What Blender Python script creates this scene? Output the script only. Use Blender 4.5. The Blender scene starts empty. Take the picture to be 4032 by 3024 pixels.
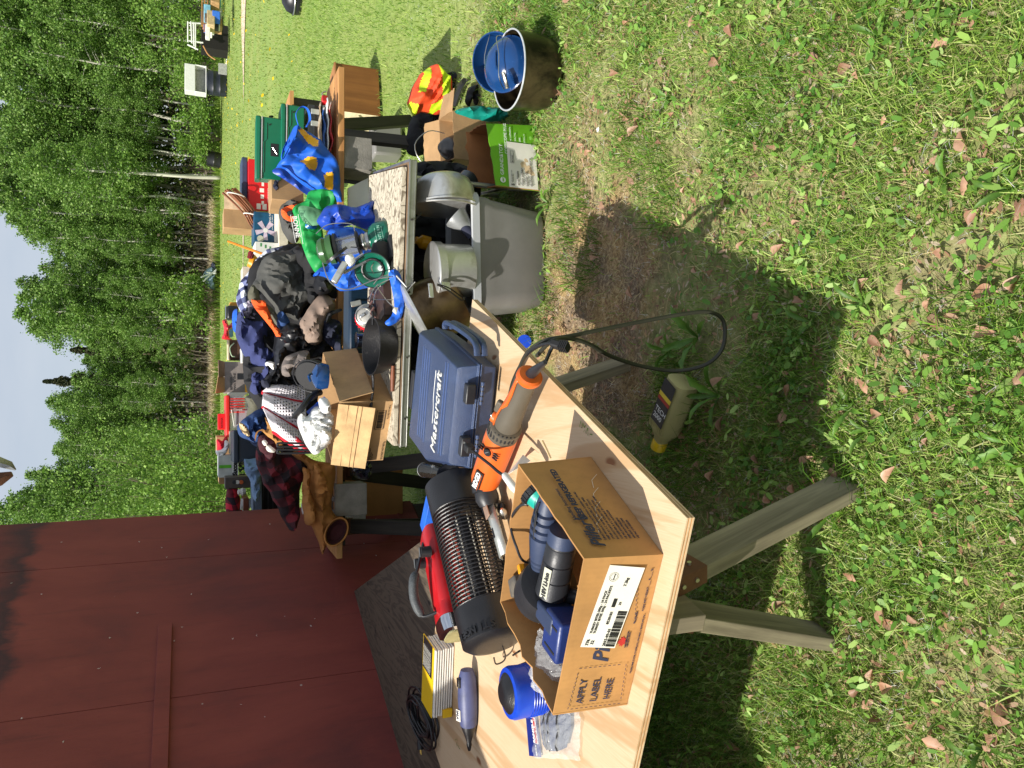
import bpy, bmesh, math, random
import numpy as np
from mathutils import Vector, Matrix, noise, geometry
R_ = math.radians
random.seed(7); np.random.seed(7)
scene = bpy.context.scene
C = scene.collection

# ---------------------------------------------------------------- camera, sky, sun, exposure
FPX, HORIZON, EYE = 3050.0, 750.0, 1.6            # the photograph was taken with the phone turned on its side
PITCH = math.atan((2016 - HORIZON) / FPX)
cd = bpy.data.cameras.new('camera'); cam = bpy.data.objects.new('camera', cd); C.objects.link(cam)
cd.sensor_fit = 'HORIZONTAL'; cd.sensor_width = 36; cd.lens = FPX / 4032 * 36
cd.clip_start = .02; cd.clip_end = 900
_F = Vector((0, math.cos(PITCH), -math.sin(PITCH))); _U = Vector((0, math.sin(PITCH), math.cos(PITCH))); _X = Vector((1, 0, 0))
cam.matrix_world = Matrix.Translation((0, 0, EYE)) @ Matrix((-_U, _X, -_F)).transposed().to_4x4()
scene.camera = cam

world = bpy.data.worlds.new('World'); scene.world = world; world.use_nodes = True
wn = world.node_tree; bg = wn.nodes['Background']
sky = wn.nodes.new('ShaderNodeTexSky'); sky.sky_type = 'NISHITA'; sky.sun_disc = False
SUN = Vector((-.47, -.31, .72)).normalized()
sky.sun_elevation = math.asin(SUN.z); sky.sun_rotation = math.atan2(SUN.x, SUN.y)
sky.altitude = 600; sky.air_density = 1.0; sky.dust_density = 2.2; sky.ozone_density = 1.3
# thin bright cloud veil over the blue
tc = wn.nodes.new('ShaderNodeTexCoord'); mp = wn.nodes.new('ShaderNodeMapping'); mp.inputs['Scale'].default_value = (1, 1, 3)
nz = wn.nodes.new('ShaderNodeTexNoise'); nz.inputs['Scale'].default_value = 2.2; nz.inputs['Detail'].default_value = 7
rp = wn.nodes.new('ShaderNodeValToRGB'); rp.color_ramp.elements[0].position = .35; rp.color_ramp.elements[1].position = .75
rp.color_ramp.elements[0].color = (.42, .42, .42, 1); rp.color_ramp.elements[1].color = (.92, .92, .92, 1)
mx = wn.nodes.new('ShaderNodeMix'); mx.data_type = 'RGBA'; mx.inputs[7].default_value = (6.2, 6.6, 7.2, 1)
wn.links.new(tc.outputs['Generated'], mp.inputs[0]); wn.links.new(mp.outputs[0], nz.inputs['Vector']); wn.links.new(nz.outputs['Fac'], rp.inputs[0])
wn.links.new(rp.outputs[0], mx.inputs[0]); wn.links.new(sky.outputs[0], mx.inputs[6]); wn.links.new(mx.outputs[2], bg.inputs['Color'])
bg.inputs['Strength'].default_value = .088
sd = bpy.data.lights.new('sun', 'SUN'); sd.energy = 5.0; sd.angle = R_(.5); sd.color = (1, .955, .88)
sun = bpy.data.objects.new('sun', sd); C.objects.link(sun); sun.rotation_euler = (-SUN).to_track_quat('-Z', 'Y').to_euler(); sun.location = (-5, -3, 8)
vs = scene.view_settings; vs.view_transform = 'Standard'; vs.look = 'None'; vs.gamma = 1; vs.use_curve_mapping = False; vs.exposure = .40
scene.cycles.max_bounces = 8; scene.cycles.transparent_max_bounces = 12

# ---------------------------------------------------------------- measuring helpers: photograph pixel -> place
def _ray(X, Y): return _F + _X * ((1512 - Y) / FPX) + _U * ((2016 - X) / FPX)
def on(X, Y, z=0.0):
    d = _ray(X, Y); return Vector((0, 0, EYE)) + d * ((z - EYE) / d.z)
def at(X, Y, y):
    d = _ray(X, Y); return Vector((0, 0, EYE)) + d * (y / d.y)

# ---------------------------------------------------------------- tags and tree of objects
def tag(o, label=None, cat=None, group=None, kind=None):
    if label: o['label'] = label
    if cat: o['category'] = cat
    if group: o['group'] = group
    if kind: o['kind'] = kind
    return o
def thing(name, label, cat, loc=(0, 0, 0), rz=0, group=None):
    o = bpy.data.objects.new(name, None); C.objects.link(o); o.location = loc; o.rotation_euler = (0, 0, rz); o.empty_display_size = .05
    return tag(o, label, cat, group)
def wm(o):
    m = o.matrix_basis.copy(); p = o.parent
    while p: m = p.matrix_basis @ m; p = p.parent
    return m
def dup(root, loc=None, rz=None, label=None):
    r = root.copy(); C.objects.link(r)
    if loc is not None: r.location = loc
    if rz is not None: r.rotation_euler = (0, 0, rz)
    if label: r['label'] = label
    for ch in [o for o in C.objects if o.parent == root]:
        c = ch.copy(); C.objects.link(c); c.parent = r
        for g in [o for o in C.objects if o.parent == ch]:
            d = g.copy(); C.objects.link(d); d.parent = c
    return r

# ---------------------------------------------------------------- mesh building
class M:
    def __init__(s): s.v = []; s.f = []
    def add(s, vs_, fs, T=None):
        b = len(s.v)
        for v in vs_:
            v = Vector(v); s.v.append(T @ v if T is not None else v)
        for f in fs: s.f.append([i + b for i in f])
        return s
    def box(s, c, sz, rz=0, T=None, taper=1):
        x, y, z = [q / 2 for q in sz]; t = taper
        vs_ = [Vector(p) for p in ((-x*t, -y*t, -z), (x*t, -y*t, -z), (x*t, y*t, -z), (-x*t, y*t, -z), (-x, -y, z), (x, -y, z), (x, y, z), (-x, y, z))]
        Q = Matrix.Translation(c) @ Matrix.Rotation(rz, 4, 'Z')
        if T is not None: Q = T @ Q
        return s.add(vs_, ((3, 2, 1, 0), (4, 5, 6, 7), (0, 1, 5, 4), (1, 2, 6, 5), (2, 3, 7, 6), (3, 0, 4, 7)), Q)
    def tube(s, pts, r, n=8, cap=True, closed=False, flat=1):
        pts = [Vector(p) for p in pts]; k = len(pts)
        rs = r if isinstance(r, (list, tuple)) else [r] * k
        vs_ = []; up = None
        for i, p in enumerate(pts):
            a = pts[(i - 1) % k] if (closed or i) else p; b = pts[(i + 1) % k] if (closed or i < k - 1) else p
            t = (b - a)
            t = t.normalized() if t.length > 1e-9 else Vector((0, 0, 1))
            if up is None: up = Vector((0, 0, 1)) if abs(t.z) < .9 else Vector((1, 0, 0))
            sd_ = t.cross(up)
            if sd_.length < 1e-6: sd_ = t.orthogonal()
            sd_.normalize(); up = sd_.cross(t).normalized()
            for j in range(n):
                q = 2 * math.pi * j / n; vs_.append(p + (sd_ * math.cos(q) + up * math.sin(q) * flat) * rs[i])
        fs = []
        for i in range(k if closed else k - 1):
            for j in range(n):
                a = i * n + j; b = i * n + (j + 1) % n; c = ((i + 1) % k) * n + (j + 1) % n; d = ((i + 1) % k) * n + j
                fs.append((a, b, c, d))
        if cap and not closed: fs.append(tuple(range(n))[::-1]); fs.append(tuple((k - 1) * n + j for j in range(n)))
        return s.add(vs_, fs)
    def cyl(s, a, b, r, r2=None, n=20, cap=True): return s.tube([a, b], [r, r if r2 is None else r2], n, cap)
    def lathe(s, prof, n=32, T=None, sx=1, sy=1, closed=False):
        vs_ = []; k = len(prof)
        for r, z in prof:
            for j in range(n):
                q = 2 * math.pi * j / n; vs_.append((r * math.cos(q) * sx, r * math.sin(q) * sy, z))
        fs = [(i * n + j, i * n + (j + 1) % n, (i + 1) * n + (j + 1) % n, (i + 1) * n + j) for i in range(k - 1) for j in range(n)]
        if prof[0][0] > 1e-5 and closed: fs.append(tuple(range(n))[::-1])
        if prof[-1][0] > 1e-5 and closed: fs.append(tuple((k - 1) * n + j for j in range(n)))
        return s.add(vs_, fs, T)
    def prism(s, poly, h, T=None, taper=1.0):
        n = len(poly); cx = sum(p[0] for p in poly) / n; cy = sum(p[1] for p in poly) / n
        vs_ = [(p[0], p[1], 0) for p in poly] + [(cx + (p[0] - cx) * taper, cy + (p[1] - cy) * taper, h) for p in poly]
        fs = [tuple(range(n))[::-1], tuple(range(n, 2 * n))] + [(i, (i + 1) % n, n + (i + 1) % n, n + i) for i in range(n)]
        return s.add(vs_, fs, T)
    def grid(s, fn, nu, nv, skip=None, T=None):
        vs_ = [fn(i / nu, j / nv) for j in range(nv + 1) for i in range(nu + 1)]
        fs = [(j * (nu + 1) + i, j * (nu + 1) + i + 1, (j + 1) * (nu + 1) + i + 1, (j + 1) * (nu + 1) + i) for j in range(nv) for i in range(nu) if not (skip and skip(i, j))]
        return s.add(vs_, fs, T)

def frame(o, x, y):
    """matrix whose local x,y axes lie along x,y and whose z is their normal, at o"""
    x = Vector(x).normalized(); y = Vector(y); y = (y - x * y.dot(x)).normalized(); z = x.cross(y)
    m = Matrix((x, y, z)).transposed().to_4x4(); m.translation = Vector(o); return m

def part(name, m, mt, parent=None, w=True, bevel=0, smooth=40, solid=0, label=None, kind=None, subsurf=0, weld=False):
    """one mesh object; with w the vertices are given in world coordinates and moved under the parent"""
    me = bpy.data.meshes.new(name)
    vs_ = m.v
    if parent is not None and w:
        inv = wm(parent).inverted(); vs_ = [inv @ v for v in vs_]
    me.from_pydata([tuple(v) for v in vs_], [], m.f); me.validate(); me.update()
    o = bpy.data.objects.new(name, me); C.objects.link(o)
    if parent is not None: o.parent = parent
    if mt is not None: me.materials.append(mt)
    if weld:
        b = bmesh.new(); b.from_mesh(me); bmesh.ops.remove_doubles(b, verts=b.verts, dist=1e-4); b.to_mesh(me); b.free()
    if smooth:
        me.shade_smooth(); me.set_sharp_from_angle(angle=R_(smooth))
    if solid: q = o.modifiers.new('s', 'SOLIDIFY'); q.thickness = solid; q.offset = 0
    if bevel: q = o.modifiers.new('b', 'BEVEL'); q.width = bevel; q.segments = 2; q.limit_method = 'ANGLE'; q.angle_limit = R_(40); q.harden_normals = False
    if subsurf: q = o.modifiers.new('u', 'SUBSURF'); q.levels = subsurf; q.render_levels = subsurf
    if label: o['label'] = label
    if kind: o['kind'] = kind
    return o
def solo(name, m, mt, label, cat, group=None, **k): return tag(part(name, m, mt, None, **k), label, cat, group)
def struct(name, m, mt, **k): return tag(part(name, m, mt, None, **k), kind='structure')

def smooth_path(pts, k=6, closed=False):
    pts = [Vector(p) for p in pts]; n = len(pts); out = []
    for i in range(n if closed else n - 1):
        g = (lambda q: pts[q % n]) if closed else (lambda q: pts[max(0, min(n - 1, q))])
        a, b, c, d = g(i - 1), g(i), g(i + 1), g(i + 2)
        for j in range(k):
            t = j / k; out.append(.5 * ((2 * b) + (c - a) * t + (2 * a - 5 * b + 4 * c - d) * t * t + (3 * b - a - 3 * c + d) * t ** 3))
    if not closed: out.append(pts[-1])
    return out

def nz3(p, f, sd=0.0): return noise.noise(Vector((p[0] * f + sd, p[1] * f + sd * 1.7, p[2] * f - sd)))
def folds(p, amp, f, sd, stretch=0.0, ang=0.0):
    """cloth folds: long sharp creases along one direction, mixed with ridged bunching"""
    ang = ang or sd * 2.4; c, s_ = math.cos(ang), math.sin(ang); u = p[0] * c + p[1] * s_; v = -p[0] * s_ + p[1] * c
    w1 = nz3((u, v, 0), f * .55, sd + 5) * 2.0 / f; w2 = nz3((u, v, 0), f * .5, sd + 9) * 2.0 / f
    s1 = 1 - abs(math.sin((u + w1) * f * 3.1)); mk = min(1, max(0, .55 + 1.3 * nz3((u * (1 - stretch), v, 0), f * .33, sd + 21)))
    s2 = 1 - abs(math.sin((v * .8 + u * .5 + w2) * f * 4.3)); m2 = 1 - mk
    r1 = 1 - abs(nz3((u + w1, v + w2, 0), f * 1.1, sd)) * 2.4; r2 = 1 - abs(nz3((u + w2, v + w1, 0), f * 2.9, sd + 11)) * 2.4
    return amp * 2.6 * (1.1 * s1 ** .8 * mk + .9 * s2 ** .8 * m2 + .7 * r1 + .4 * r2 - 1.0)
def facets(p, f, sd):
    s_ = 0
    for k in range(3):
        a = k * 1.1 + sd; q = (p[0] * math.cos(a) + p[1] * math.sin(a)) * f + nz3((p[0], p[1], 0), f * .55, sd + k * 7) * 1.5; s_ += abs((q % 1) - .5) * 2
    return s_ / 3 - .5

def pillow(px, y, th, wr=.012, f=9, sd=1.0, lean=0.0, h=.0135, closed_y=None, stretch=0, ang=0, crumple=0, edge=None, k=3, flatback=.35):
    """soft thing with the photographed outline at its own distance y and a real thickness th.
    px: outline in photograph pixels; returns M in world coordinates"""
    out = [at(X, Y, y) for X, Y in px]
    out = smooth_path(out, k, closed=True) if k > 1 else out
    P = [Vector((p.x, p.z)) for p in out]
    # even resample
    Q = []
    n = len(P)
    for i in range(n):
        a, b = P[i], P[(i + 1) % n]; m = max(1, int((b - a).length / (h * 1.3)))
        Q += [a.lerp(b, j / m) for j in range(m)]
    Q = [q + Vector((noise.noise(Vector((q.x * 14, q.y * 14, sd))), noise.noise(Vector((q.x * 14, q.y * 14, sd + 9))))) * min(.012, wr * .8) for q in Q]
    B = np.array([[q.x, q.y] for q in Q]); nb = len(B)
    x0, z0 = B.min(0); x1, z1 = B.max(0); edge = edge or min(x1 - x0, z1 - z0) * .2
    gx, gz = np.meshgrid(np.arange(x0, x1, h), np.arange(z0, z1, h)); G = np.stack([gx.ravel(), gz.ravel()], 1); G += (np.random.rand(*G.shape) - .5) * h * .5
    A1 = B; A2 = np.roll(B, -1, 0); area = abs((B[:, 0] * A2[:, 1] - A2[:, 0] * B[:, 1]).sum()) / 2
    if area < .05 and h == .0135: G = G[::1]
    def inside(g):
        c = np.zeros(len(g), bool)
        for (xa, za), (xb, zb) in zip(A1, A2):
            if za == zb: continue
            t = ((za > g[:, 1]) != (zb > g[:, 1])) & (g[:, 0] < (xb - xa) * (g[:, 1] - za) / (zb - za) + xa); c ^= t
        return c
    def dist(g):
        d = np.full(len(g), 1e9)
        for a, b in zip(A1, A2):
            ab = b - a; L = (ab ** 2).sum() + 1e-12; t = np.clip(((g - a) @ ab) / L, 0, 1); q = a + t[:, None] * ab; d = np.minimum(d, np.sqrt(((g - q) ** 2).sum(1)))
        return d
    G = G[inside(G)]
    if len(G): G = G[dist(G) > h * .45]
    allp = np.vstack([B, G]) if len(G) else B
    dd = np.concatenate([np.zeros(nb), dist(G)]) if len(G) else np.zeros(nb)
    res = geometry.delaunay_2d_cdt([Vector(q) for q in allp], [(i, (i + 1) % nb) for i in range(nb)], [], 1, 1e-7)
    V, T, orig = res[0], res[2], res[3]
    m = M(); pos = {}
    fr = []; bk = []
    for i, v in enumerate(V):
        o0 = orig[i][0] if orig[i] else 0; d = dd[o0] if o0 < len(dd) else 0
        t = min(1, d / edge); pr = math.sqrt(max(0, 1 - (1 - t) ** 2)) * (.72 + .28 * min(1, d / (edge * 2.2)))
        dy = lean * (v.y - z0)
        wv = folds((v.x, v.y), wr, f, sd, stretch, ang) * min(1, .25 + pr)
        if crumple: wv = wv * .6 + facets((v.x, v.y), crumple, sd) * (.42 / crumple) * (.3 + .7 * pr)
        on_edge = d == 0
        fr.append(Vector((v.x, y + dy - th * pr - (0 if on_edge else wv), v.y)))
        bk.append(Vector((v.x, y + dy + th * flatback * pr, v.y)) if not on_edge else None)
    idx = {}; vs_ = fr[:]; bi = []
    for i, b in enumerate(bk):
        if b is None: bi.append(i)
        else: bi.append(len(vs_)); vs_.append(b)
    # triangles come counter-clockwise in (x,z): front faces camera (-y)
    fs = [tuple(t) for t in T] + [tuple(bi[q] for q in reversed(t)) for t in T]
    return m.add(vs_, fs)

def on_surface(pm_, px, y, off=.0016):
    """print lying on a pillow(): the front faces inside the outline, lifted a hair"""
    P = [at(X, Y, y) for X, Y in px]; poly = [(p.x, p.z) for p in P]; m = M(); remap = {}
    def ins(x, z):
        c = False
        for (xa, za), (xb, zb) in zip(poly, poly[1:] + poly[:1]):
            if (za > z) != (zb > z) and x < (xb - xa) * (z - za) / (zb - za) + xa: c = not c
        return c
    for f in pm_.f:
        a, b, c = [pm_.v[i] for i in f[:3]]; ce = (a + b + c) / 3; n = (b - a).cross(c - a)
        if n.y < 0 and ins(ce.x, ce.z):
            for i in f:
                if i not in remap: remap[i] = len(m.v); m.v.append(pm_.v[i] + Vector((0, -off, 0)))
            m.f.append([remap[i] for i in f])
    return m

# ---------------------------------------------------------------- lettering and print
_fontdata = {}
def txt(parent, s, size, T, mt, ext=.0004, sx=1.0, name='lettering', bold=0.0, align='LEFT', shear=0.0, label=None):
    """flat print / raised lettering; T: frame() on the face, world coordinates"""
    cu = bpy.data.curves.new('c', 'FONT'); cu.body = s; cu.size = size; cu.extrude = ext; cu.align_x = align; cu.offset = bold; cu.shear = shear; cu.resolution_u = 2
    ob = bpy.data.objects.new('tmp', cu); C.objects.link(ob)
    me = bpy.data.meshes.new_from_object(ob); bpy.data.objects.remove(ob); bpy.data.curves.remove(cu)
    me.name = name; me.materials.clear(); me.materials.append(mt)
    Tm = T @ Matrix.Diagonal((sx, 1, 1, 1)); Tm = Tm @ Matrix.Translation((0, 0, ext + .0006))
    me.transform(wm(parent).inverted() @ Tm if parent else Tm); me.update()
    o = bpy.data.objects.new(name, me); C.objects.link(o); o.parent = parent
    if label: o['label'] = label
    return o
def bars(parent, T, w, h, n, mt, name='barcode', sd=1):
    rr = random.Random(sd); m = M(); x = 0; ws = [rr.choice((1, 1, 2, 3)) for _ in range(2 * n)]; tot = sum(ws)
    for i, q in enumerate(ws):
        ww = q / tot * w
        if i % 2 == 0: m.box((x + ww / 2, h / 2, .0006), (ww, h, .0006), T=T)
        x += ww
    return part(name, m, mt, parent)
def patch(parent, T, w, h, mt, name='label', off=.0004, t=.0006, **k):
    m = M(); m.box((w / 2, h / 2, off + t / 2), (w, h, t), T=T); return part(name, m, mt, parent, smooth=0, **k)

# ---------------------------------------------------------------- materials
def lin(c): return tuple(((q / 255) / 12.92 if q / 255 <= .04045 else ((q / 255 + .055) / 1.055) ** 2.4) for q in c) + (1,)
class NT:
    def __init__(s, name):
        s.m = bpy.data.materials.new(name); s.m.use_nodes = True; s.t = s.m.node_tree; s.n = s.t.nodes; s.b = s.n['Principled BSDF']; s.tc = s.n.new('ShaderNodeTexCoord')
    def node(s, ty, **k):
        n = s.n.new(ty)
        for a, v in k.items():
            if a.startswith('_'): setattr(n, a[1:], v)
            else:
                key = a.replace('__', ' ')
                n.inputs[key].default_value = v
        return n
    def l(s, a, b): s.t.links.new(a, b)
    def map(s, sc=(1, 1, 1), rot=(0, 0, 0), src='Object', loc=(0, 0, 0)):
        n = s.n.new('ShaderNodeMapping'); n.inputs['Scale'].default_value = sc; n.inputs['Rotation'].default_value = rot; n.inputs['Location'].default_value = loc
        s.l(s.tc.outputs[src], n.inputs[0]); return n.outputs[0]
    def noise(s, v, sc=5, det=4, rough=.55, dist=0):
        n = s.n.new('ShaderNodeTexNoise'); n.inputs['Scale'].default_value = sc; n.inputs['Detail'].default_value = det; n.inputs['Roughness'].default_value = rough; n.inputs['Distortion'].default_value = dist
        s.l(v, n.inputs['Vector']); return n.outputs['Fac']
    def ramp(s, f, stops, interp='LINEAR'):
        n = s.n.new('ShaderNodeValToRGB'); r = n.color_ramp; r.interpolation = interp
        while len(r.elements) < len(stops): r.elements.new(.5)
        for e, (p, c) in zip(r.elements, stops): e.position = p; e.color = c if len(c) == 4 else lin(c)
        s.l(f, n.inputs[0]); return n.outputs[0]
    def mix(s, f, a, b, mode='MIX'):
        n = s.n.new('ShaderNodeMix'); n.data_type = 'RGBA'; n.blend_type = mode
        for q, v in ((0, f), (6, a), (7, b)):
            if hasattr(v, 'links') or hasattr(v, 'is_linked'): s.l(v, n.inputs[q])
            else: n.inputs[q].default_value = v
        return n.outputs[2]
    def math(s, op, a, b=0.0):
        n = s.n.new('ShaderNodeMath'); n.operation = op
        for q, v in ((0, a), (1, b)):
            if hasattr(v, 'is_linked'): s.l(v, n.inputs[q])
            else: n.inputs[q].default_value = v
        return n.outputs[0]
    def bump(s, h, st=.3, d=.01):
        n = s.n.new('ShaderNodeBump'); n.inputs['Strength'].default_value = st; n.inputs['Distance'].default_value = d; s.l(h, n.inputs['Height']); s.l(n.outputs[0], s.b.inputs['Normal'])
    def set(s, col=None, **k):
        if col is not None:
            if hasattr(col, 'is_linked'): s.l(col, s.b.inputs['Base Color'])
            else: s.b.inputs['Base Color'].default_value = col
        for a, v in k.items():
            i = s.b.inputs[a.replace('_', ' ')]
            if hasattr(v, 'is_linked'): s.l(v, i)
            else: i.default_value = v
        return s
_mats = {}
def mat(name, c, rough=.6, metal=0, var=.25, vsc=12, bump=.15, bsc=90, dirt=None, dsc=5, dpos=(.5, .75), **k):
    """plain material with mottled colour, optional worn or dirty patches, and fine relief"""
    key = (name,)
    if key in _mats: return _mats[key]
    t = NT(name); v = t.map(); n1 = t.noise(v, vsc, 5); c0 = lin(c)
    lo = tuple(q * (1 - var) for q in c0[:3]) + (1,); hi = tuple(min(1, q * (1 + var)) for q in c0[:3]) + (1,)
    col = t.ramp(n1, [(.3, lo), (.7, hi)])
    if dirt:
        n2 = t.noise(v, dsc, 8, .65, .6); f = t.ramp(n2, [(dpos[0], (0, 0, 0, 1)), (dpos[1], (1, 1, 1, 1))]); col = t.mix(f, col, lin(dirt))
    t.set(col, Roughness=rough, Metallic=metal, **k)
    if bump: t.bump(t.noise(v, bsc, 4), bump, .004)
    _mats[key] = t.m; return t.m
# ================================================================ materials of the place
def ply_mat(name, c1, c2, knot, rz=0.0, sc=1.0, fig=1.0, rough=.65):
    t = NT(name); v = t.map((3.2 * sc, .42 * sc, 3), (0, 0, rz))
    w = t.noise(v, 2.2, 5, .55, .9); w2 = t.math('SINE', t.math('MULTIPLY', w, 62 * fig)); w2 = t.math('MULTIPLY_ADD', w2, .5); 
    nn = w2.node; nn.inputs[2].default_value = .5
    col = t.ramp(w2, [(0, c2), (.55, c1), (1, c1)])
    fine = t.noise(t.map((90, 3.5, 90), (0, 0, rz)), 3, 3); col = t.mix(t.ramp(fine, [(.3, (0, 0, 0, 1)), (.8, (.5, .5, .5, 1))]), col, lin(c2))
    vo = t.n.new('ShaderNodeTexVoronoi'); vo.inputs['Scale'].default_value = 1.0; vo.inputs['Randomness'].default_value = 1; vo.voronoi_dimensions = '2D'
    t.l(t.map((7.5, 3.4, 1), (0, 0, rz)), vo.inputs['Vector'])
    k = t.ramp(vo.outputs['Distance'], [(.05, (1, 1, 1, 1)), (.10, (0, 0, 0, 1))]); kc = t.math('MULTIPLY', k, t.math('GREATER_THAN', t.noise(t.map((7.5, 3.4, 1), (0, 0, rz)), 1.0, 0), .56)); col = t.mix(kc, col, lin(knot))
    big = t.noise(t.map((1.5, .7, 1), (0, 0, rz)), 2, 3); col = t.mix(t.ramp(big, [(.4, (0, 0, 0, 1)), (.8, (.35, .35, .35, 1))]), col, lin(c2))
    t.set(col, Roughness=rough); t.bump(fine, .25, .002); return t.m
M_ply = ply_mat('fresh_plywood', (208, 184, 150), (186, 152, 112), (132, 84, 48), R_(24), .8, .45)
M_ply2 = ply_mat('weathered_plywood', (98, 86, 70), (66, 57, 46), (36, 30, 24), R_(78), 1.3)
def figure_mat(name, c1, c2, sc=5, k=85):
    t = NT(name); v = t.map((1, 1.7, 1)); h = t.noise(v, sc, 3.0, .5, .35); s_ = t.math('MULTIPLY_ADD', t.math('SINE', t.math('MULTIPLY', h, k)), .5); s_.node.inputs[2].default_value = .5
    col = t.ramp(s_, [(.0, c2), (.32, c1), (1, c1)]); st = t.noise(t.map((60, 5, 60)), 3, 4); col = t.mix(t.ramp(st, [(.45, (0, 0, 0, 1)), (.8, (.6, .6, .6, 1))]), col, lin(c2))
    t.set(col, Roughness=.8); t.bump(s_, .35, .003); return t.m
M_fig = figure_mat('grey_raised_grain_plywood', (200, 190, 168), (120, 108, 90), 4.2, 95)
def wood_mat(name, c1, c2, axis=0, rough=.7, sc=1.0, bumpy=.3):
    s3 = [26 * sc] * 3; s3[axis] = 1.6 * sc
    t = NT(name); w = t.noise(t.map(tuple(s3)), 1.0, 6, .6, .4); col = t.ramp(w, [(.3, c2), (.65, c1)])
    b2 = t.noise(t.map(), 3.5, 4); col = t.mix(t.ramp(b2, [(.45, (0, 0, 0, 1)), (.75, (.5, .5, .5, 1))]), col, lin(c2)); t.set(col, Roughness=rough); t.bump(w, bumpy, .003); return t.m
M_2x4 = wood_mat('weathered_lumber', (158, 148, 120), (92, 84, 66), 2)
M_2x4x = wood_mat('weathered_beam', (140, 128, 104), (88, 80, 64), 1)
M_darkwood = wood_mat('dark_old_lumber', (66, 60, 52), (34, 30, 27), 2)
M_plank = wood_mat('pine_plank', (196, 146, 88), (160, 108, 60), 0)
M_rust = mat('brown_bracket_metal', (104, 66, 46), .6, .2, dirt=(60, 36, 26))
M_zinc = mat('zinc_screw', (190, 186, 170), .35, .9, bump=0)
def card_mat(name, c, c2=None, ax=0, wave=170, bst=.12):
    t = NT(name); v = t.map(); n1 = t.noise(v, 7, 5); c2 = c2 or tuple(int(q * .86) for q in c)
    col = t.ramp(n1, [(.3, c2), (.7, c)]); n2 = t.noise(v, 60, 4); col = t.mix(t.ramp(n2, [(.5, (0, 0, 0, 1)), (.9, (.3, .3, .3, 1))]), col, lin(tuple(int(q * .7) for q in c)))
    t.set(col, Roughness=.75); w = t.n.new('ShaderNodeTexWave'); w.inputs['Scale'].default_value = wave / 6.28; w.bands_direction = 'XYZ'[ax]; t.l(v, w.inputs['Vector'])
    n3 = t.noise(v, 9, 3); t.bump(t.math('ADD', t.math('MULTIPLY', w.outputs['Fac'], .25), n3), bst, .006); return t.m
M_card = card_mat('orange_brown_cardboard', (188, 138, 80))
M_card_in = card_mat('cardboard_inside', (176, 126, 68))
M_cardL = card_mat('tan_cardboard', (190, 152, 106), ax=0)
M_cardI = card_mat('red_brown_cardboard_inside', (172, 112, 62), ax=2)
M_shed = None
def shed_mat():
    t = NT('barn_red_paint'); v = t.map((1, 1, .45)); n1 = t.noise(v, 2.6, 7, .6, .4); col = t.ramp(n1, [(.3, (98, 44, 42)), (.5, (124, 52, 45)), (.75, (140, 64, 54))])
    n2 = t.noise(t.map((9, 9, .8)), 2.5, 6, .7); col = t.mix(t.ramp(n2, [(.55, (0, 0, 0, 1)), (.8, (.6, .6, .6, 1))]), col, lin((78, 34, 32)))
    # damp stained head of the boards
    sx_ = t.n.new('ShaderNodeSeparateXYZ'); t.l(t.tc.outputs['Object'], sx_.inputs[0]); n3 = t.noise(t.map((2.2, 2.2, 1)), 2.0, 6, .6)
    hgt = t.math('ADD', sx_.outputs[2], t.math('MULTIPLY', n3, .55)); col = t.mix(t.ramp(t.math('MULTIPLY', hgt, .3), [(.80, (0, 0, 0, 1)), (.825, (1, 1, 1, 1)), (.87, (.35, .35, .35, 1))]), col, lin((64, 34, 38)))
    vo = t.n.new('ShaderNodeTexVoronoi'); vo.inputs['Scale'].default_value = 4.2; t.l(t.map((1, 1, 1)), vo.inputs['Vector'])
    col = t.mix(t.ramp(vo.outputs['Distance'], [(.018, (.8, .8, .8, 1)), (.03, (0, 0, 0, 1))]), col, lin((175, 165, 160)))
    t.set(col, Roughness=.72); gr = t.noise(t.map((70, 70, 2.2)), 2, 6, .7); t.bump(gr, .5, .004); return t.m
M_shed = shed_mat()
M_black = mat('black_plastic', (28, 28, 30), .35, bump=.25, bsc=260)
M_blackmat = mat('matt_black_rubber', (26, 26, 28), .7)
M_steel = mat('brushed_steel', (188, 188, 184), .28, .95, var=.12, bump=.05, dirt=(120, 110, 95), dsc=4)
M_alu = mat('dull_aluminium', (172, 172, 168), .4, .85, var=.1, bump=.08, bsc=30, dirt=(110, 104, 92))
M_white = mat('white_paint', (222, 222, 216), .5, var=.06)
M_paper = mat('white_paper', (226, 222, 210), .7, var=.05, bump=.02)
M_ink = mat('dark_print_ink', (44, 48, 72), .7, bump=0, var=.05)
M_blackink = mat('black_print_ink', (22, 22, 24), .6, bump=0, var=.05)
M_whiteink = mat('white_print_ink', (232, 232, 228), .5, bump=0, var=.02)

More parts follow.
